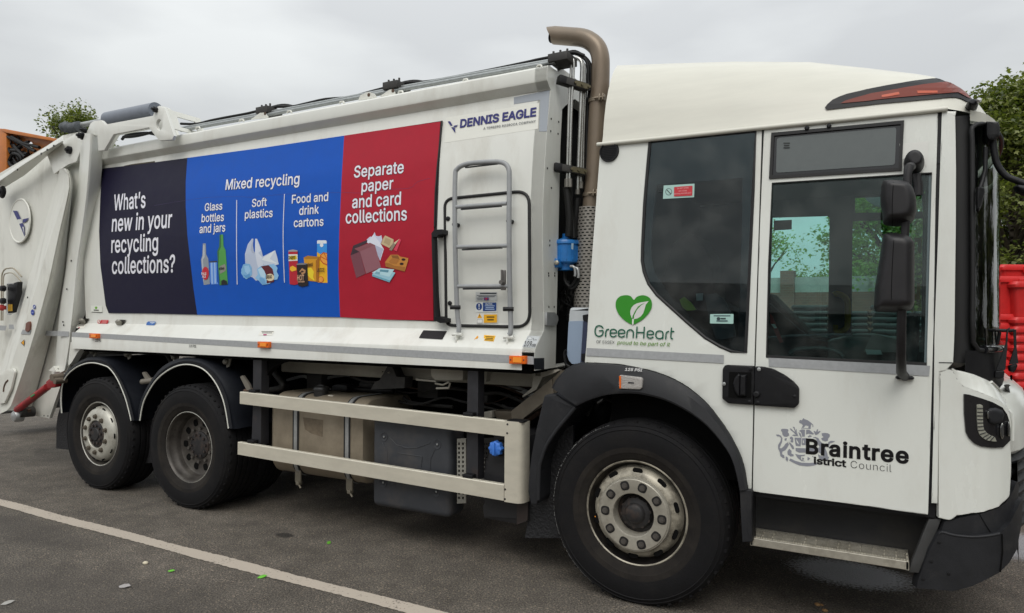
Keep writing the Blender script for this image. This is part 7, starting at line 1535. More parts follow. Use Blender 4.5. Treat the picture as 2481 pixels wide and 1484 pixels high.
tube('fuel_hose', [aY(p, .5) for p in sm(P('c', (970, 570), (1010, 560), (1080, 560), (1130, 565), (1250, 575), (1400, 580)), 3)], .02, hose, ft, 8)
sheet('sender_box', P('c', (963, 545), (1000, 533), (1070, 545), (1070, 580), (970, 575)), SY(.4), BLACK, ft, .1, bevel=.004)
# grey plastic battery cover
bc = empty('battery_cover', truck)
gx0, gx1 = -2.03, -1.345
gzt = .92; gzb = .26
bm = bmesh.new(); add_box(bm, (gx0, .09, gzb), (gx1, .30, gzt), .045, 4)
for v in bm.verts:
    if v.co.z < .5: v.co.z -= (v.co.x - gx0) * .0
link('cover_shell', bm, mat('cover_grey', (.040, .043, .050), .5, var=.15, vscale=6, dirt=(.11, .085, .06), dscale=3, dlo=.52, dhi=.85, bump=.12, bscale=200), bc, ang=50)
CG = MATS['cover_grey']
for c, x, y in (('c', 1332, 903), ('d', 313, 888), ('c', 1326, 1225), ('d', 306, 1198)):
    v = aY(P(c, (x, y))[0], .09); bm = bmesh.new(); add_lathe(bm, [(.034, .0), (.032, -.004), (.022, -.002), (.020, .001), (0, .001)], v, 20); add_tube(bm, [v, v + Vector((0, -.006, 0))], .009, 8); link('cover_clip', bm, CG, bc, recalc=True)
    bolts('clip_screw', P(c, (x, y)), SY(.084), .007, .003, STEEL, bc)
for pts in ([('c', 1368, 900), ('c', 1420, 960), ('c', 1520, 985), ('d', 90, 912), ('d', 180, 910), ('d', 265, 880)], [('c', 1320, 945), ('c', 1355, 1010), ('c', 1355, 1080)], [('d', 300, 915), ('d', 270, 980), ('d', 265, 1060)], [('c', 1440, 1018), ('d', 60, 945), ('d', 215, 968)], [('d', 215, 970), ('d', 205, 1050)], [('c', 1360, 1245), ('c', 1410, 1230)]):
    tube('pressed_rib', [aY(P(c, (x, y))[0], .089) for c, x, y in pts], .0032, CG, bc, 6)
# perforated plates and the fluid tank behind the guard end
pp = P('d', (442, 852), (500, 848), (500, 1272), (442, 1275))
holes = [P('d', *rect(448 + 26 * i, 876 + 29.5 * k, 461 + 26 * i, 893 + 29.5 * k)) for i in range(2) for k in range(13)]
sheet('perforated_plate', pp, SY(.14), mat('plate_pale', (.36, .35, .31), .5, metal=.3, dirt=(.15, .1, .06), dscale=8), truck, .01, holes=holes)
holes = [P('d', *rect(597 + 17 * i, 880 + 30 * k, 606 + 17 * i, 893 + 30 * k)) for i in range(4) for k in range(7)]
sheet('perforated_plate', P('d', (585, 850), (680, 845), (680, 1110), (585, 1110)), SY(.3), DSTEEL, truck, .01, holes=holes)
ad = sheet('fluid_tank', rc(P('d', (680, 826), (760, 822), (780, 830), (880, 840), (905, 1000), (905, 1390), (832, 1413), (612, 1372), (606, 1290), (616, 1275), (612, 1080), (632, 1000)), 2), SY(.10), mat('fluid_tank_black', (.018, .018, .020), .45, bump=.08, bscale=30), truck, .45, bevel=.015)
v = aY(P('d', (722, 905))[0], .08)
bm = bmesh.new(); add_lathe(bm, [(0, -.035), (.045, -.035), (.052, -.028), (.054, .0), (0, 0)], v + Vector((.01, 0, -.005)), 28); link('cap_collar', bm, BLACK, ad, recalc=True)
bm = bmesh.new(); rg = add_lathe(bm, [(0, -.075), (.030, -.074), (.045, -.066), (.048, -.035), (0, -.03)], v, 32)
for i, r_ in enumerate(rg[1:4]):
    for k, q in enumerate(r_): q.co += (q.co - v - Vector((0, q.co.y - v.y, 0))) * (.10 * math.cos(2 * math.pi * k / 32 * 8))
add_box(bm, v + Vector((-.01, -.088, -.04)), v + Vector((.008, -.07, .04)), .003)
link('blue_cap', bm, mat('cap_blue', hx('3F78D0'), .4), ad, recalc=True)
sheet('catch_tank_side', P('d', (832, 1413), (902, 1385), (905, 1275), (832, 1272)), SY(.095), mat('brown_dark_plastic', (.03, .022, .02), .5), ad, .01)
# exhaust heat guard running up behind the arch
EG = mat('heat_guard', (.135, .115, .088), .5, metal=.4, var=.2, vscale=10, dirt=(.09, .06, .04), dscale=5)
sheet('exhaust_guard', P('d', (680, 670), (795, 672), (1060, 462), (1120, 405), (1160, 400), (1090, 560), (1000, 640), (850, 738), (700, 720)), SY(.3), EG, truck, .1, bevel=.006)
sheet('exhaust_guard_face', P('d', (795, 672), (1060, 462), (1075, 560), (850, 738), (800, 722)), SY(.285), mat('heat_guard_light', (.18, .155, .12), .5, metal=.4, var=.2, vscale=9), truck, .01)
sheet('pale_block', P('d', (600, 680), (672, 668), (668, 715), (590, 712)), SY(.28), GF, truck, .08, bevel=.003)
tube('rusty_exhaust_pipe', [aY(p, .4) for p in P('d', (860, 730), (960, 670), (1010, 590))], .04, RUSTY, truck, 12)
# ---------------------------------------------------------------- exhaust stack, pipes between container and cab
EX = mat('exhaust_heat_stained', (.20, .16, .12), .42, metal=.3, var=.16, vscale=4, stretch=(1, 1, .5), dirt=(.30, .22, .15), dscale=2.2, dlo=.4, dhi=.8, damt=.6)
ex = empty('exhaust_stack', truck)
yx = .5
cen = [aY(p, yx) for p in sm(P('e', (135, 155), (270, 166), (390, 178), (460, 208), (515, 262), (540, 340), (543, 450), (538, 600), (522, 760), (510, 1000), (497, 1250), (478, 1480)) + P('v', (335, 60), (330, 110)), 4)]
bm = bmesh.new(); add_tube(bm, cen, .0615, 28, cap=False)
tipn = 28
for i, v in enumerate(list(bm.verts)[:tipn]): v.co.x += -.02 + (cen[0].z - v.co.z) * .75 + .02
solid(bm, .004, (0, .6, -.3)) if False else None
link('pipe', bm, EX, ex, ang=60, recalc=True)
bm = bmesh.new(); add_tube(bm, [c + Vector((.01 if i == 0 else 0, 0, 0)) for i, c in enumerate(cen[:8])], .056, 28, cap=False); link('pipe_bore', bm, VOID, ex, ang=60)
for c, x0, y0 in (('e', 522, 705), ('v', 338, 2)):
    v = aY(P(c, (x0, y0))[0], yx); t_ = Vector((.03, 0, 1)).normalized()
    bm = bmesh.new(); add_tube(bm, [v - t_ * .012, v + t_ * .012], .066, 28); add_box(bm, v + Vector((.035, -.085, -.02)), v + Vector((.045, -.05, .022)), .002); add_box(bm, v + Vector((.06, -.085, -.02)), v + Vector((.068, -.04, .022)), .002); add_tube(bm, [v + Vector((.0, -.075, 0)), v + Vector((.075, -.075, .0))], .007, 8)
    link('pipe_clamp', bm, mat('clamp_tan', (.30, .25, .19), .45, metal=.6), ex, recalc=True)
# perforated heat shield
hs_c = [aY(p, yx) for p in P('v', (330, 108), (295, 960))]
PERF = bpy.data.materials.new('perforated_shield'); PERF.use_nodes = True
b = PERF.node_tree.nodes['Principled BSDF']; b.inputs['Base Color'].default_value = (.33, .31, .28, 1); b.inputs['Metallic'].default_value = .4; b.inputs['Roughness'].default_value = .45
bm = bmesh.new(); add_tube(bm, [hs_c[0], hs_c[1]], .092, 40, cap=False); link('heat_shield', bm, PERF, ex, ang=60)
bm = bmesh.new(); ax = (hs_c[1] - hs_c[0]); Ln = ax.length; axn = ax.normalized()
for r_ in range(int(Ln / .0205)):
    for k in range(9):
        a = rad(180 + 20 * k + (10 if r_ % 2 else 0)); c = hs_c[0] + axn * (.012 + r_ * .0205)
        o_ = Vector((math.cos(a), math.sin(a), 0)); p = c + o_ * .0925; tt = Vector((-math.sin(a), math.cos(a), 0))
        L3 = [bm.verts.new(p + tt * (.011 * math.copysign(abs(math.cos(t)) ** .6, math.cos(t))) + Vector((0, 0, .0045 * math.sin(t)))) for t in [2 * math.pi * j / 8 for j in range(8)]]
        bm.faces.new(L3)
link('shield_slots', bm, VOID, ex, smooth=False)
pg = empty('hydraulic_pipe_bundle', truck)
SILV = mat('hydraulic_pipe_zinc', (.50, .50, .48), .3, metal=.9, var=.1, vscale=30)
yp = .36
def pipe(pts, r, y, m, nm='pipe', n=3): tube(nm, [aY(p, y) for p in sm(P(*pts), n)], r, m, pg, 10)
pipe(('e', (205, 340), (255, 328), (285, 338), (296, 375), (293, 520), (282, 700), (266, 1240), (262, 1350)), .0085, .34, SILV)
pipe(('e', (215, 350), (285, 340), (310, 350), (320, 390), (315, 520), (303, 700), (287, 1240), (284, 1350)), .0085, .34, SILV)
pipe(('e', (330, 340), (370, 358), (385, 400), (385, 520), (372, 900), (358, 1240), (352, 1440)), .013, .42, SILV)
pipe(('e', (340, 345), (385, 370), (402, 420), (400, 600), (390, 900), (380, 1250), (378, 1380)), .010, .44, SILV)
pipe(('e', (350, 360), (400, 390), (415, 450), (412, 700), (402, 1000), (398, 1280)), .008, .47, SILV)
pipe(('e', (275, 305), (330, 298), (390, 330), (440, 380), (458, 450), (455, 620), (435, 760), (428, 1000), (425, 1300), (418, 1480)), .016, .5, hose, 'hose')
pipe(('e', (285, 310), (350, 310), (420, 360), (440, 440), (438, 520), (450, 620)), .012, .47, hose, 'hose')
pipe(('e', (430, 480), (420, 620), (410, 740), (405, 1000), (400, 1280)), .01, .5, hose, 'hose')
for a, b, y in (((245, 540), (430, 600), .31), ((210, 1262), (408, 1300), .31)):
    q = P('e', a, b); A_, B_ = aY(q[0], y), aY(q[1], y + .12)
    bm = bmesh.new(); d_ = (B_ - A_)
    M_ = Matrix.Translation((A_ + B_) / 2) @ d_.to_track_quat('X', 'Z').to_matrix().to_4x4()
    add_box(bm, (-d_.length / 2, -.03, -.024), (d_.length / 2, .03, .024), .004, 2, M_); link('pipe_clamp_block', bm, DSTEEL, pg, recalc=True)
    bm = bmesh.new(); add_box(bm, (-d_.length / 2 + .07, -.034, -.018), (d_.length / 2 - .005, -.031, .018), .001, 1, M_)
    for k in (-.02, .03, .08): add_tube(bm, [M_ @ Vector((k, -.03, 0)), M_ @ Vector((k, -.045, 0))], .01, 6)
    link('clamp_cover', bm, mat('clamp_olive', (.15, .13, .08), .45, metal=.6), pg, recalc=True)
    bm = bmesh.new(); add_box(bm, (-d_.length / 2 - .05, -.028, -.026), (-d_.length / 2 + .05, .028, .026), .004, 2, M_); link('clamp_foot', bm, BLACK, pg, recalc=True)
for pts, y in (([(262, 1350), (262, 1420)], .34), ([(286, 1350), (286, 1420)], .34), ([(352, 1440), (350, 1480)], .42), ([(380, 1375), (378, 1430)], .44)):
    tube('union_nut', [aY(p, y) for p in P('e', *pts)], .017, mat('union_steel', (.22, .21, .19), .45, metal=.6), pg, 6)
pipe(('f', (945, 265), (955, 350), (965, 480), (960, 590)), .026, .36, hose, 'hose'); pipe(('f', (968, 270), (975, 400), (990, 520), (995, 600)), .016, .38, hose, 'hose')
pipe(('f', (1018, 340), (1012, 420), (1000, 520), (1005, 600)), .024, .44, hose, 'hose')
pipe(('f', (1000, 800), (1015, 820), (1010, 870), (970, 920), (935, 880), (930, 820)), .014, .42, hose, 'hose'); pipe(('f', (1025, 830), (1030, 880), (990, 930), (960, 925)), .012, .42, hose, 'hose')
for x, y in ((1000, 820), (1022, 830)): tube('elbow', [aY(p, .38) for p in sm(P('f', (x - 30, y - 35), (x - 5, y - 30), (x + 3, y + 10), (x, y + 30)), 3)], .010, STEEL, pg, 8)
random.seed(11)
for k in range(16):
    x = random.uniform(890, 1010); y = random.uniform(880, 1060)
    pipe(('f', (x, y), (x + random.uniform(-30, 40), y + random.uniform(10, 60)), (x + random.uniform(-40, 60), y + random.uniform(40, 130)), (x + random.uniform(-20, 70), y + random.uniform(60, 190))), random.choice((.004, .006, .008)), random.uniform(.5, .7), random.choice((hose, DSTEEL)), 'cable')
# blue filter canister
BLU = mat('filter_blue', (.015, .17, .50), .38, coat=.2, var=.15, vscale=12, dirt=(.02, .05, .12), dscale=8, dlo=.5, dhi=.8)
bf = empty('blue_filter', truck)
c0 = aY(P('v', (112, 560))[0], .42); r0 = (aY(P('v', (214, 480))[0], .42).x - aY(P('v', (10, 480))[0], .42).x) / 2
ztp = aY(P('v', (112, 392))[0], .42).z; zlo = aY(P('v', (112, 628))[0], .42).z
bm = bmesh.new()
add_lathe(bm, [(0, ztp - c0.z + .030), (.25 * r0, ztp - c0.z + .028), (.5 * r0, ztp - c0.z + .018), (r0 * 1.02, ztp - c0.z + .008), (r0 * 1.08, ztp - c0.z), (r0 * 1.08, ztp - c0.z - .018), (r0 * .98, ztp - c0.z - .022), (r0 * .97, 0), (r0 * .9, -.008), (r0 * .62, -.012), (r0 * .6, zlo - c0.z), (0, zlo - c0.z - .005)], c0, 40, 0, 'Z')
for k in range(12):
    a = 2 * math.pi * k / 12; add_box(bm, (r0 * .95, -.004, .01), (r0 * 1.02, .004, ztp - c0.z - .03), .001, 1, Matrix.Translation(c0) @ Matrix.Rotation(a, 4, 'Z'))
add_tube(bm, [c0 + Vector((0, 0, ztp - c0.z + .02)), c0 + Vector((0, 0, ztp - c0.z + .055))], .018, 6)
link('canister', bm, BLU, bf, recalc=True)
sheet('filter_label', P('v', (165, 402), (182, 402), (180, 455), (163, 450)), lambda d, off=0: aY(d, c0.y - r0 * .9), flat('8FA8B8'), bf, .002)
bm = bmesh.new(); v = aY(P('f', (805, 765))[0], .30); w_ = aY(P('f', (905, 765))[0], .33); add_box(bm, (v.x, .29, v.z - .03), (w_.x, .40, v.z + .03), .006); link('filter_bracket', bm, BLU, bf)
bolts('bracket_bolt', P('f', (884, 761)), SY(.285), .016, .02, mat('bolt_pale', (.45, .43, .36), .4, metal=.5), bf)
# washer fluid bottle
wb = rc(P('v', (146, 945), (165, 936), (330, 938), (310, 1400), (170, 1412), (140, 1380), (124, 1330), (138, 1000)), [4, 3, 2, 3, 6, 6, 5, 0])
wbt = sheet('washer_bottle', wb, SY(.22), mat('bottle_plastic', (.52, .55, .57), .35, var=.04, coat=.1), truck, .2, bevel=.02)
sheet('bottle_fluid', rc(P('v', (142, 1052), (262, 1048), (240, 1400), (172, 1408), (144, 1378), (128, 1330)), 3), SY(.22), mat('bottle_fluid_blue', (.30, .38, .50), .35, coat=.2), wbt, .01, off=.004)
sheet('bottle_strip', P('v', (265, 1040), (300, 1000), (300, 1390), (243, 1392)), SY(.205), mat('strip_dark_blue', (.035, .045, .09), .5), wbt, .02)
sheet('bottle_mount', rc(P('v', (258, 1000), (305, 992), (300, 1060), (262, 1045)), 2), SY(.2), BLACK, wbt, .03); sheet('bottle_mount', rc(P('v', (246, 1322), (290, 1318), (284, 1392), (248, 1380)), 2), SY(.2), BLACK, wbt, .03)
tube('bottle_hose', [aY(p, .2) for p in sm(P('v', (120, 1290), (106, 1320), (112, 1370), (120, 1410), (150, 1430)), 3)], .009, hose, wbt, 8)
# ================================================================ surroundings
random.seed(21)
def leaf_mat(name, c1, c2, tr=.25):
    m = bpy.data.materials.new(name); m.use_nodes = True; t = m.node_tree; b = t.nodes['Principled BSDF']; N = t.nodes.new; L = t.links.new
    g = N('ShaderNodeNewGeometry'); r = N('ShaderNodeValToRGB'); e = r.color_ramp.elements
    e[0].color = (*c1, 1); e[1].color = (*c2, 1); L(g.outputs['Random Per Island'], r.inputs[0]); L(r.outputs[0], b.inputs['Base Color'])
    b.inputs['Roughness'].default_value = .45
    tl = N('ShaderNodeBsdfTranslucent'); mx = N('ShaderNodeMixShader'); mx.inputs[0].default_value = tr
    mc = N('ShaderNodeMix'); mc.data_type = 'RGBA'; mc.blend_type = 'MULTIPLY'; mc.inputs[0].default_value = 1; mc.inputs[7].default_value = (1.6, 1.9, .7, 1); L(r.outputs[0], mc.inputs[6]); L(mc.outputs[2], tl.inputs[0])
    L(b.outputs[0], mx.inputs[1]); L(tl.outputs[0], mx.inputs[2]); L(mx.outputs[0], t.nodes['Material Output'].inputs[0])
    return m
BARK = mat('bark', (.07, .055, .04), .9, var=.3, bump=.6, bscale=30)
LM1 = leaf_mat('sycamore_leaves', (.045, .065, .016), (.21, .23, .06)); LM2 = leaf_mat('bright_leaves', (.09, .17, .04), (.24, .36, .09), .4)
def tree(name, base, h, r, label, leaf=.10, n_clump=60, per=90, lm=None, crown0=.3, seed=1, pal=None, zs=1.0, gap=.98):
    """a trunk with limbs that fork to clumps; each clump is many small lobed leaves"""
    rnd = random.Random(seed); t = tag(empty(name, None, base), label, 'tree')
    bm = bmesh.new(); tips = []
    tr = [Vector((0, 0, 0)), Vector((rnd.uniform(-.1, .1), rnd.uniform(-.1, .1), h * .3)), Vector((rnd.uniform(-.3, .3), rnd.uniform(-.3, .3), h * .6)), Vector((0, 0, h * .92))]
    add_tube(bm, sm([tuple(v) for v in tr], 4), [h * .028 * (1 - .075 * k) for k in range(13)], 10)
    for k in range(n_clump):
        u = rnd.random(); zc = h * (crown0 + (1 - crown0) * (rnd.random() ** .8)); zz = (zc / h - crown0) / (1 - crown0)
        rad_ = r * (math.sin(math.pi * min(1, .18 + .82 * zz)) ** .6) * (.35 + .65 * math.sqrt(rnd.random())) * gap; a = rnd.uniform(0, 6.283)
        tip = Vector((rad_ * math.cos(a), rad_ * math.sin(a), zc)); tips.append(tip)
        s0 = Vector((0, 0, max(h * .18, zc - rad_ * .9 - h * .05))); md = s0.lerp(tip, .5) + Vector((0, 0, .1 * rad_))
        add_tube(bm, [s0, md, tip], [h * .008, h * .005, h * .002], 5)
    tk = link('trunk', bm, BARK, t, ang=60)
    me = bpy.data.meshes.new('crown'); V, Fc = [], []
    shp = [(0, 0), (.22, -.30), (.52, -.42), (.50, -.16), (1.0, 0), (.50, .16), (.52, .42), (.22, .30)]
    for tip in tips:
        cr_ = r * rnd.uniform(.16, .34)
        for j in range(per):
            d = Vector((rnd.gauss(0, 1), rnd.gauss(0, 1), rnd.gauss(0, .75) * zs)).normalized() * cr_ * (rnd.random() ** .45)
            p = tip + d
            ax_ = Vector((rnd.gauss(0, 1), rnd.gauss(0, 1), rnd.gauss(-.35, .5))).normalized(); nn = (Vector((rnd.gauss(0, .6), rnd.gauss(0, .6), 1))).normalized()
            si = ax_.cross(nn).normalized(); s_ = leaf * rnd.uniform(.6, 1.25); b0 = len(V)
            for x, y in shp: V.append(p + ax_ * x * s_ + si * y * s_ + nn * (-.12 * s_ * x * x + .1 * s_ * abs(y)))
            Fc.append(tuple(b0 + i for i in range(8)))
    me.from_pydata(V, [], Fc); me.materials.append(lm or LM1)
    o = bpy.data.objects.new('crown', me); COL.objects.link(o); o.parent = t
    return t
# left tree behind the tailgate top; right trees beyond the cab
def on_ground(px, Y): v = aY((px, 740), Y); return (v.x, v.y, 0)
tree('tree', on_ground(178, 16), 11.9, 2.6, 'bushy green tree crown rising behind the lifting arm at the far left', leaf=.16, n_clump=90, per=130, crown0=.45, seed=3)
tree('tree', (3.5, 12.5, 0), 6.0, 1.9, 'tall leafy sycamore tree at the right edge above the red boxes', leaf=.095, n_clump=130, per=300, crown0=.12, seed=5)
tree('tree', (4.9, 14.0, 0), 6.9, 2.2, 'second sycamore tree, further right and taller, cut by the picture edge', leaf=.095, n_clump=130, per=300, crown0=.12, seed=8)
tree('tree', (1.6, 14.5, 0), 5.6, 1.7, 'bright green tree seen through the right half of the cab door window', leaf=.10, n_clump=100, per=220, crown0=.15, seed=12, lm=LM2)
tree('tree', (-1.5, 15.0, 0), 3.9, 1.6, 'small loose green tree seen through the left half of the cab door window', leaf=.085, n_clump=50, per=120, crown0=.2, seed=15, lm=LM2)
# trees ahead of the truck, mirrored in its windscreen
for i, (x, y, h, r) in enumerate(((13, -3, 8.5, 2.4), (15.5, 2, 9.5, 2.8), (14, 7.5, 9, 2.6), (11, 12, 8, 2.2), (17, -8, 8, 2.5))):
    t = tree('tree', (x, y, 0), h, r, None, leaf=.30, n_clump=100, per=100, crown0=.05, seed=30 + i)
    t['label'] = ('leafy green tree nearest ahead of the truck, mirrored in its windscreen', 'tallest green tree ahead of the truck, mirrored in its windscreen', 'broad green tree ahead on the far side, mirrored in the windscreen', 'green tree ahead of the truck closest to the red boxes', 'furthest green tree ahead on the near side, mirrored in the windscreen')[i]; t['group'] = 'trees mirrored in the windscreen'
ORD = 'topmost second third fourth fifth sixth seventh eighth ninth tenth eleventh twelfth thirteenth fourteenth fifteenth sixteenth seventeenth eighteenth nineteenth twentieth twenty-first twenty-second twenty-third'.split()
# brick wall and concrete fence behind the yard
def brick_mat():
    m = bpy.data.materials.new('brick'); m.use_nodes = True; t = m.node_tree; b = t.nodes['Principled BSDF']; N = t.nodes.new; L = t.links.new
    tc = N('ShaderNodeTexCoord'); mp = N('ShaderNodeMapping'); mp.inputs['Rotation'].default_value = (rad(90), 0, 0); L(tc.outputs['Object'], mp.inputs[0])
    br = N('ShaderNodeTexBrick'); br.inputs['Color1'].default_value = (.20, .09, .065, 1); br.inputs['Color2'].default_value = (.14, .07, .055, 1); br.inputs['Mortar'].default_value = (.22, .19, .16, 1)
    br.inputs['Scale'].default_value = 4.4; br.inputs['Mortar Size'].default_value = .012; L(mp.outputs[0], br.inputs[0]); L(br.outputs[0], b.inputs['Base Color']); b.inputs['Roughness'].default_value = .9
    return m
CONC = mat('concrete_pale', (.34, .34, .31), .85, var=.15, vscale=5)
BR = brick_mat()
bw = tag(empty('brick_wall', None, (0, 13.0, 0)), 'reddish brick wall behind the yard, seen through the cab windows', 'wall')
bm = bmesh.new(); add_box(bm, (-14, 0, 0), (2.2, .23, 2.2)); link('wall_face', bm, BR, bw, smooth=False)
for k in range(7):
    bm = bmesh.new(); x = -13.8 + k * 2.6; add_box(bm, (x, -.08, 0), (x + .3, .3, 2.7)); link('pier', bm, BR, bw, smooth=False)
    bm = bmesh.new(); add_box(bm, (x + .3, .05, 2.205), (x + 2.6, .12, 2.55)); link('concrete_panel', bm, CONC, bw, smooth=False)
# stacks of black boxes seen through the windows
def crate_bm(w=.50, d=.36, h=.36):
    bm = bmesh.new(); q = []
    for k, (s, z) in enumerate(((.86, 0), (.97, h * .86), (1.06, h * .86), (1.08, h * .93), (1.02, h), (.96, h), (.94, h * .9), (.84, .02))):
        q.append([bm.verts.new(v) for v in [(x * w / 2 * s, y * d / 2 * s, z) for x, y in rc([(-1, -1), (1, -1), (1, 1), (-1, 1)], .16, 3)]])
    for A, B in zip(q, q[1:]):
        for i in range(len(A)): bm.faces.new((A[i], A[(i + 1) % len(A)], B[(i + 1) % len(A)], B[i]))
    bm.faces.new(q[0][::-1]); bm.faces.new(q[-1])
    return bm
def crate_parts(bm_, w=.50, d=.36, h=.36):
    for s in (-1, 1):
        add_box(bm_, (-.07, s * d / 2 * 1.06 - .012, h * .80), (.07, s * d / 2 * 1.06 + .012, h * .95), .005)
        add_box(bm_, (s * w / 2 * 1.06 - .012, -.06, h * .80), (s * w / 2 * 1.06 + .012, .06, h * .95), .005)
    return bm_
BKC = mat('black_box_plastic', (.008, .009, .010), .45, var=.2, vscale=6)
RDC = mat('red_box_plastic', (.62, .022, .022), .42, var=.12, vscale=5, dirt=(.30, .03, .03), dscale=4, dlo=.5, dhi=.8)
def box_thing(name, m, loc, rz, label, group, cache={}):
    if name + m.name not in cache:
        o = link(name, crate_parts(crate_bm()), m, None, ang=40, recalc=True); cache[name + m.name] = o
    else:
        o = cache[name + m.name].copy(); COL.objects.link(o)
    o.location = loc; o.rotation_euler = (0, 0, rz); tag(o, label, 'box', group); return o
for i in range(11):
    x = -3.1 + i * .56; n_ = (16, 17, 16, 17, 16, 15, 17, 16, 17, 16, 16)[i]
    for k in range(n_):
        box_thing('recycling_box', BKC, (x, 8.0 + .03 * math.sin(i * 3), k * .092), rad(random.uniform(-2, 2)), '%s black box from the top in the %s stack from the left, behind the cab' % (ORD[n_ - 1 - k], ORD[i].replace('topmost', 'first')), 'black boxes stacked behind the truck')
# red boxes: nested stacks right of the cab
def stack(px, Y, ytop, gaps, rz, top_lb, rest_lb):
    v = aY((px, 740), Y); z = aY((px, ytop), Y).z - .36; k = 0
    while z > -.05:
        box_thing('recycling_box', RDC, (v.x, Y, z), rad(rz), top_lb if k == 0 else rest_lb.replace('red box nested', ORD[k] + ' red box down'), 'red boxes in nested stacks')
        z -= gaps[k] if k < len(gaps) else .078; k += 1
stack(2456, 3.9, 644, [.30], 32, 'topmost red box, on the tallest stack right beside the windscreen', 'red box nested in the tallest stack right beside the windscreen')
stack(2502, 4.15, 664, [.12], 32, 'topmost red box of the stack cut by the picture edge', 'red box nested in the stack cut by the picture edge')
stack(2444, 3.5, 672, [.32], 32, 'topmost red box of the near left stack, its corner beside the windscreen', 'red box nested in the near left stack beside the windscreen')
stack(2488, 3.5, 684, [.30], 32, 'topmost red box of the nearest stack at the right edge', 'red box nested in the nearest stack at the right edge')
# orange machine behind the tailgate
OR = mat('orange_paint', (.52, .16, .022), .45, var=.12, vscale=4, dirt=(.2, .07, .02), dscale=3, dlo=.5, dhi=.85)
om = tag(empty('orange_lorry_body', None, on_ground(20, .9)), 'orange steel framed lorry body full of black hoses behind the tailgate', 'lorry body')
def osheet(nm, pts, y, m, th, **kw):
    o = sheet(nm, P('a', *pts), SY(y), m, None, th, **kw)
    for v in o.data.vertices: v.co -= om.location
    o.parent = om; return o
osheet('back_panel', [(-60, 240), (30, 238), (425, 312), (425, 620), (-60, 640)], 1.05, OR, .03, holes=[P('a', *ell(222, 366, 33, 34, 18))])
osheet('frame_post', [(-20, 236), (5, 236), (48, 278), (50, 640), (-20, 640)], .95, OR, .09, bevel=.004)
osheet('frame_beam', [(0, 238), (30, 237), (425, 312), (425, 335), (44, 268), (20, 258)], .94, OR, .1, bevel=.004)
osheet('frame_post', [(405, 312), (440, 316), (440, 620), (405, 620)], .95, OR, .09)
osheet('lower_body', [(-60, 640), (440, 600), (440, 1500), (100, 1500), (100, 2390), (-60, 2420)], 1.0, mat('dark_lorry_base', (.02, .02, .02), .7), 1.6)
rnd = random.Random(5)
for k in range(15):
    x, y = rnd.uniform(50, 130), rnd.uniform(290, 520); q = [(x, y)]
    for j in range(4): x = max(45, min(300, x + rnd.uniform(-30, 75))); y = max(270, min(560, y + rnd.uniform(-70, 80))); q.append((x, y))
    pts = [aY(p, .98 + .02 * (k % 3)) - om.location for p in sm(P('a', *q), 4)]
    tube('hose', pts, rnd.choice((.012, .018, .025)), hose, om, 6)
for a in (sm([(70, 480), (100, 430), (150, 440), (165, 480), (130, 530), (90, 520), (75, 500)], 3, True), [(60, 300), (150, 340), (230, 390), (270, 410)], [(90, 300), (180, 350), (300, 380)]):
    tube('hose', [aY(p, .97) - om.location for p in P('a', *a)], .022, hose, om, 6)
osheet('vent_hole_rim', ell(222, 366, 36, 37, 18), 1.045, OR, .005, holes=[P('a', *ell(222, 366, 31, 32, 18))])
# long shed opposite the truck (behind the photographer), mirrored in the windows
sh = tag(empty('depot_shed', None, (-12, -34, 0)), 'long dark clad depot shed opposite, mirrored in the quarter window', 'shed'); sh.rotation_euler = (0, 0, rad(-14))
bm = bmesh.new(); add_box(bm, (-22, -8, 0), (22, 0, 5.4)); link('wall', bm, mat('shed_cladding', (.06, .065, .07), .6, var=.2, vscale=2), sh, smooth=False)
bm = bmesh.new(); vs = [bm.verts.new(p) for p in ((-22.4, .3, 5.4), (22.4, .3, 5.4), (22.4, -4, 7.6), (-22.4, -4, 7.6), (22.4, -8.3, 5.4), (-22.4, -8.3, 5.4))]
bm.faces.new((vs[0], vs[1], vs[2], vs[3])); bm.faces.new((vs[3], vs[2], vs[4], vs[5])); bm.faces.new((vs[0], vs[3], vs[5])); bm.faces.new((vs[1], vs[4], vs[2])); link('shed_roof', bm, mat('shed_roof_dark', (.05, .05, .055), .6), sh, smooth=False)
for k in range(5):
    bm = bmesh.new(); add_box(bm, (-18 + k * 8, .02, 0), (-14 + k * 8, .06, 4)); link('roller_door', bm, mat('roller_door_grey', (.16, .17, .18), .5), sh, smooth=False)
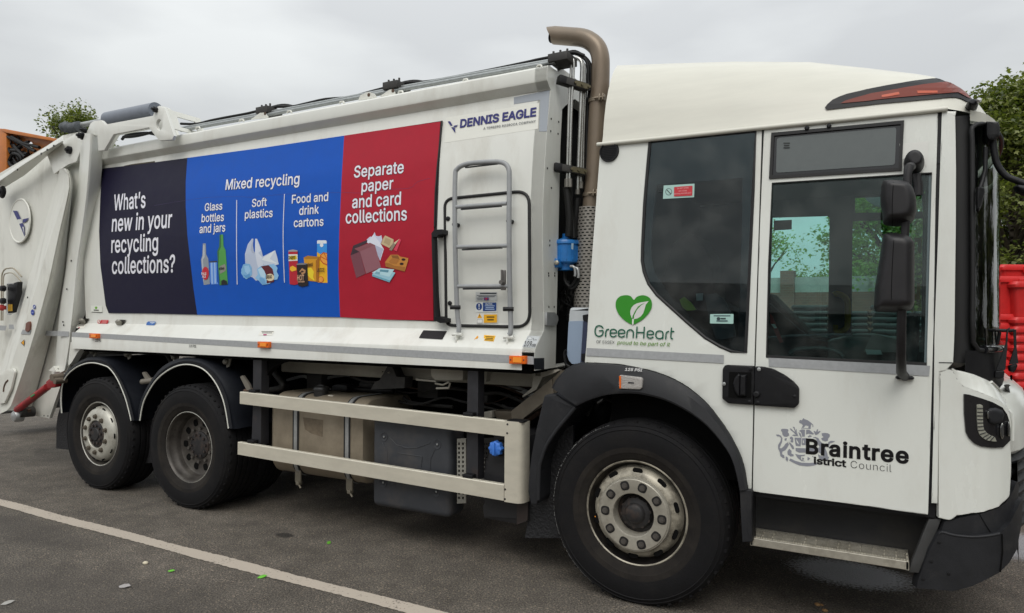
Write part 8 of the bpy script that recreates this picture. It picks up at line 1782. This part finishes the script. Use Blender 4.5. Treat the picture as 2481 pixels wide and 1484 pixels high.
for i, (x, y, h, r) in enumerate(((8, -22, 7, 2.6), (14, -20, 8, 3), (20, -16, 8, 3))):
    t = tree('tree', (x, y, 0), h, r, ('smallest', 'middle', 'rightmost')[i] + ' green tree opposite the truck, mirrored in the cab glass', leaf=.4, n_clump=45, per=40, crown0=.1, seed=60 + i); t['group'] = 'trees opposite the truck'
# ---------------------------------------------------------------- litter on the asphalt
def leaf_litter(c, x, y, s, col, label, nm='fallen_leaf', rz=0):
    p = aZ(P(c, (x, y))[0], .004); bm = bmesh.new()
    q = [bm.verts.new((a * s, b * s, .012 * s * 10 * abs(b))) for a, b in ((-1, 0), (-.4, .45), (.3, .5), (1, .1), (.4, -.4), (-.3, -.5))]; c0_ = bm.verts.new((0, 0, .02 * s * 5))
    for i in range(6): bm.faces.new((q[i], q[(i + 1) % 6], c0_))
    o = link(nm, bm, flat(col, .5), None, smooth=False); o.location = p + Vector((0, 0, .003)); o.rotation_euler = (rad(12), rad(-6), rz); tag(o, label, nm.split('_')[-1]); return o
leaf_litter('o', 1227, 1186, .026, '66B436', 'small bright green leaf on the asphalt near the pale pebble', rz=.4)
leaf_litter('o', 1880, 1228, .032, '66B436', 'curled bright green leaf lying just below the painted line', rz=1)
leaf_litter('D', 797, 1315, .028, '5FA232', 'flat green leaf on the asphalt below the side guard', rz=2)
leaf_litter('o', 892, 1296, .045, '9C9896', 'torn pale scrap of paper on the asphalt at the bottom left', nm='paper_scrap', rz=.2)
leaf_litter('o', 55, 1415, .035, '96948F', 'crumpled pale scrap in the bottom left corner of the yard', nm='paper_scrap', rz=1.2)
for c, x, y, s, col, lb in (('o', 1043, 1126, .016, 'C8BFA8', 'smooth cream pebble on the asphalt between line and picture bottom'), ('s', 830, 680, .014, '8A6A44', 'tan pebble, largest of the few in front of the step'), ('s', 890, 728, .013, '8A6A44', 'tan pebble at the picture bottom in front of the step'), ('s', 862, 684, .009, '8A6A44', 'small tan pebble right of the largest one in front of the step')):
    p = aZ(P(c, (x, y))[0], s * .4); bm = bmesh.new(); bmesh.ops.create_icosphere(bm, subdivisions=2, radius=s)
    for v in bm.verts: v.co = Vector((v.co.x * 1.3, v.co.y, v.co.z * .7)) * random.uniform(.93, 1.07)
    o = link('pebble', bm, flat(col, .7), None, ang=80); o.location = p; tag(o, lb, 'pebble')
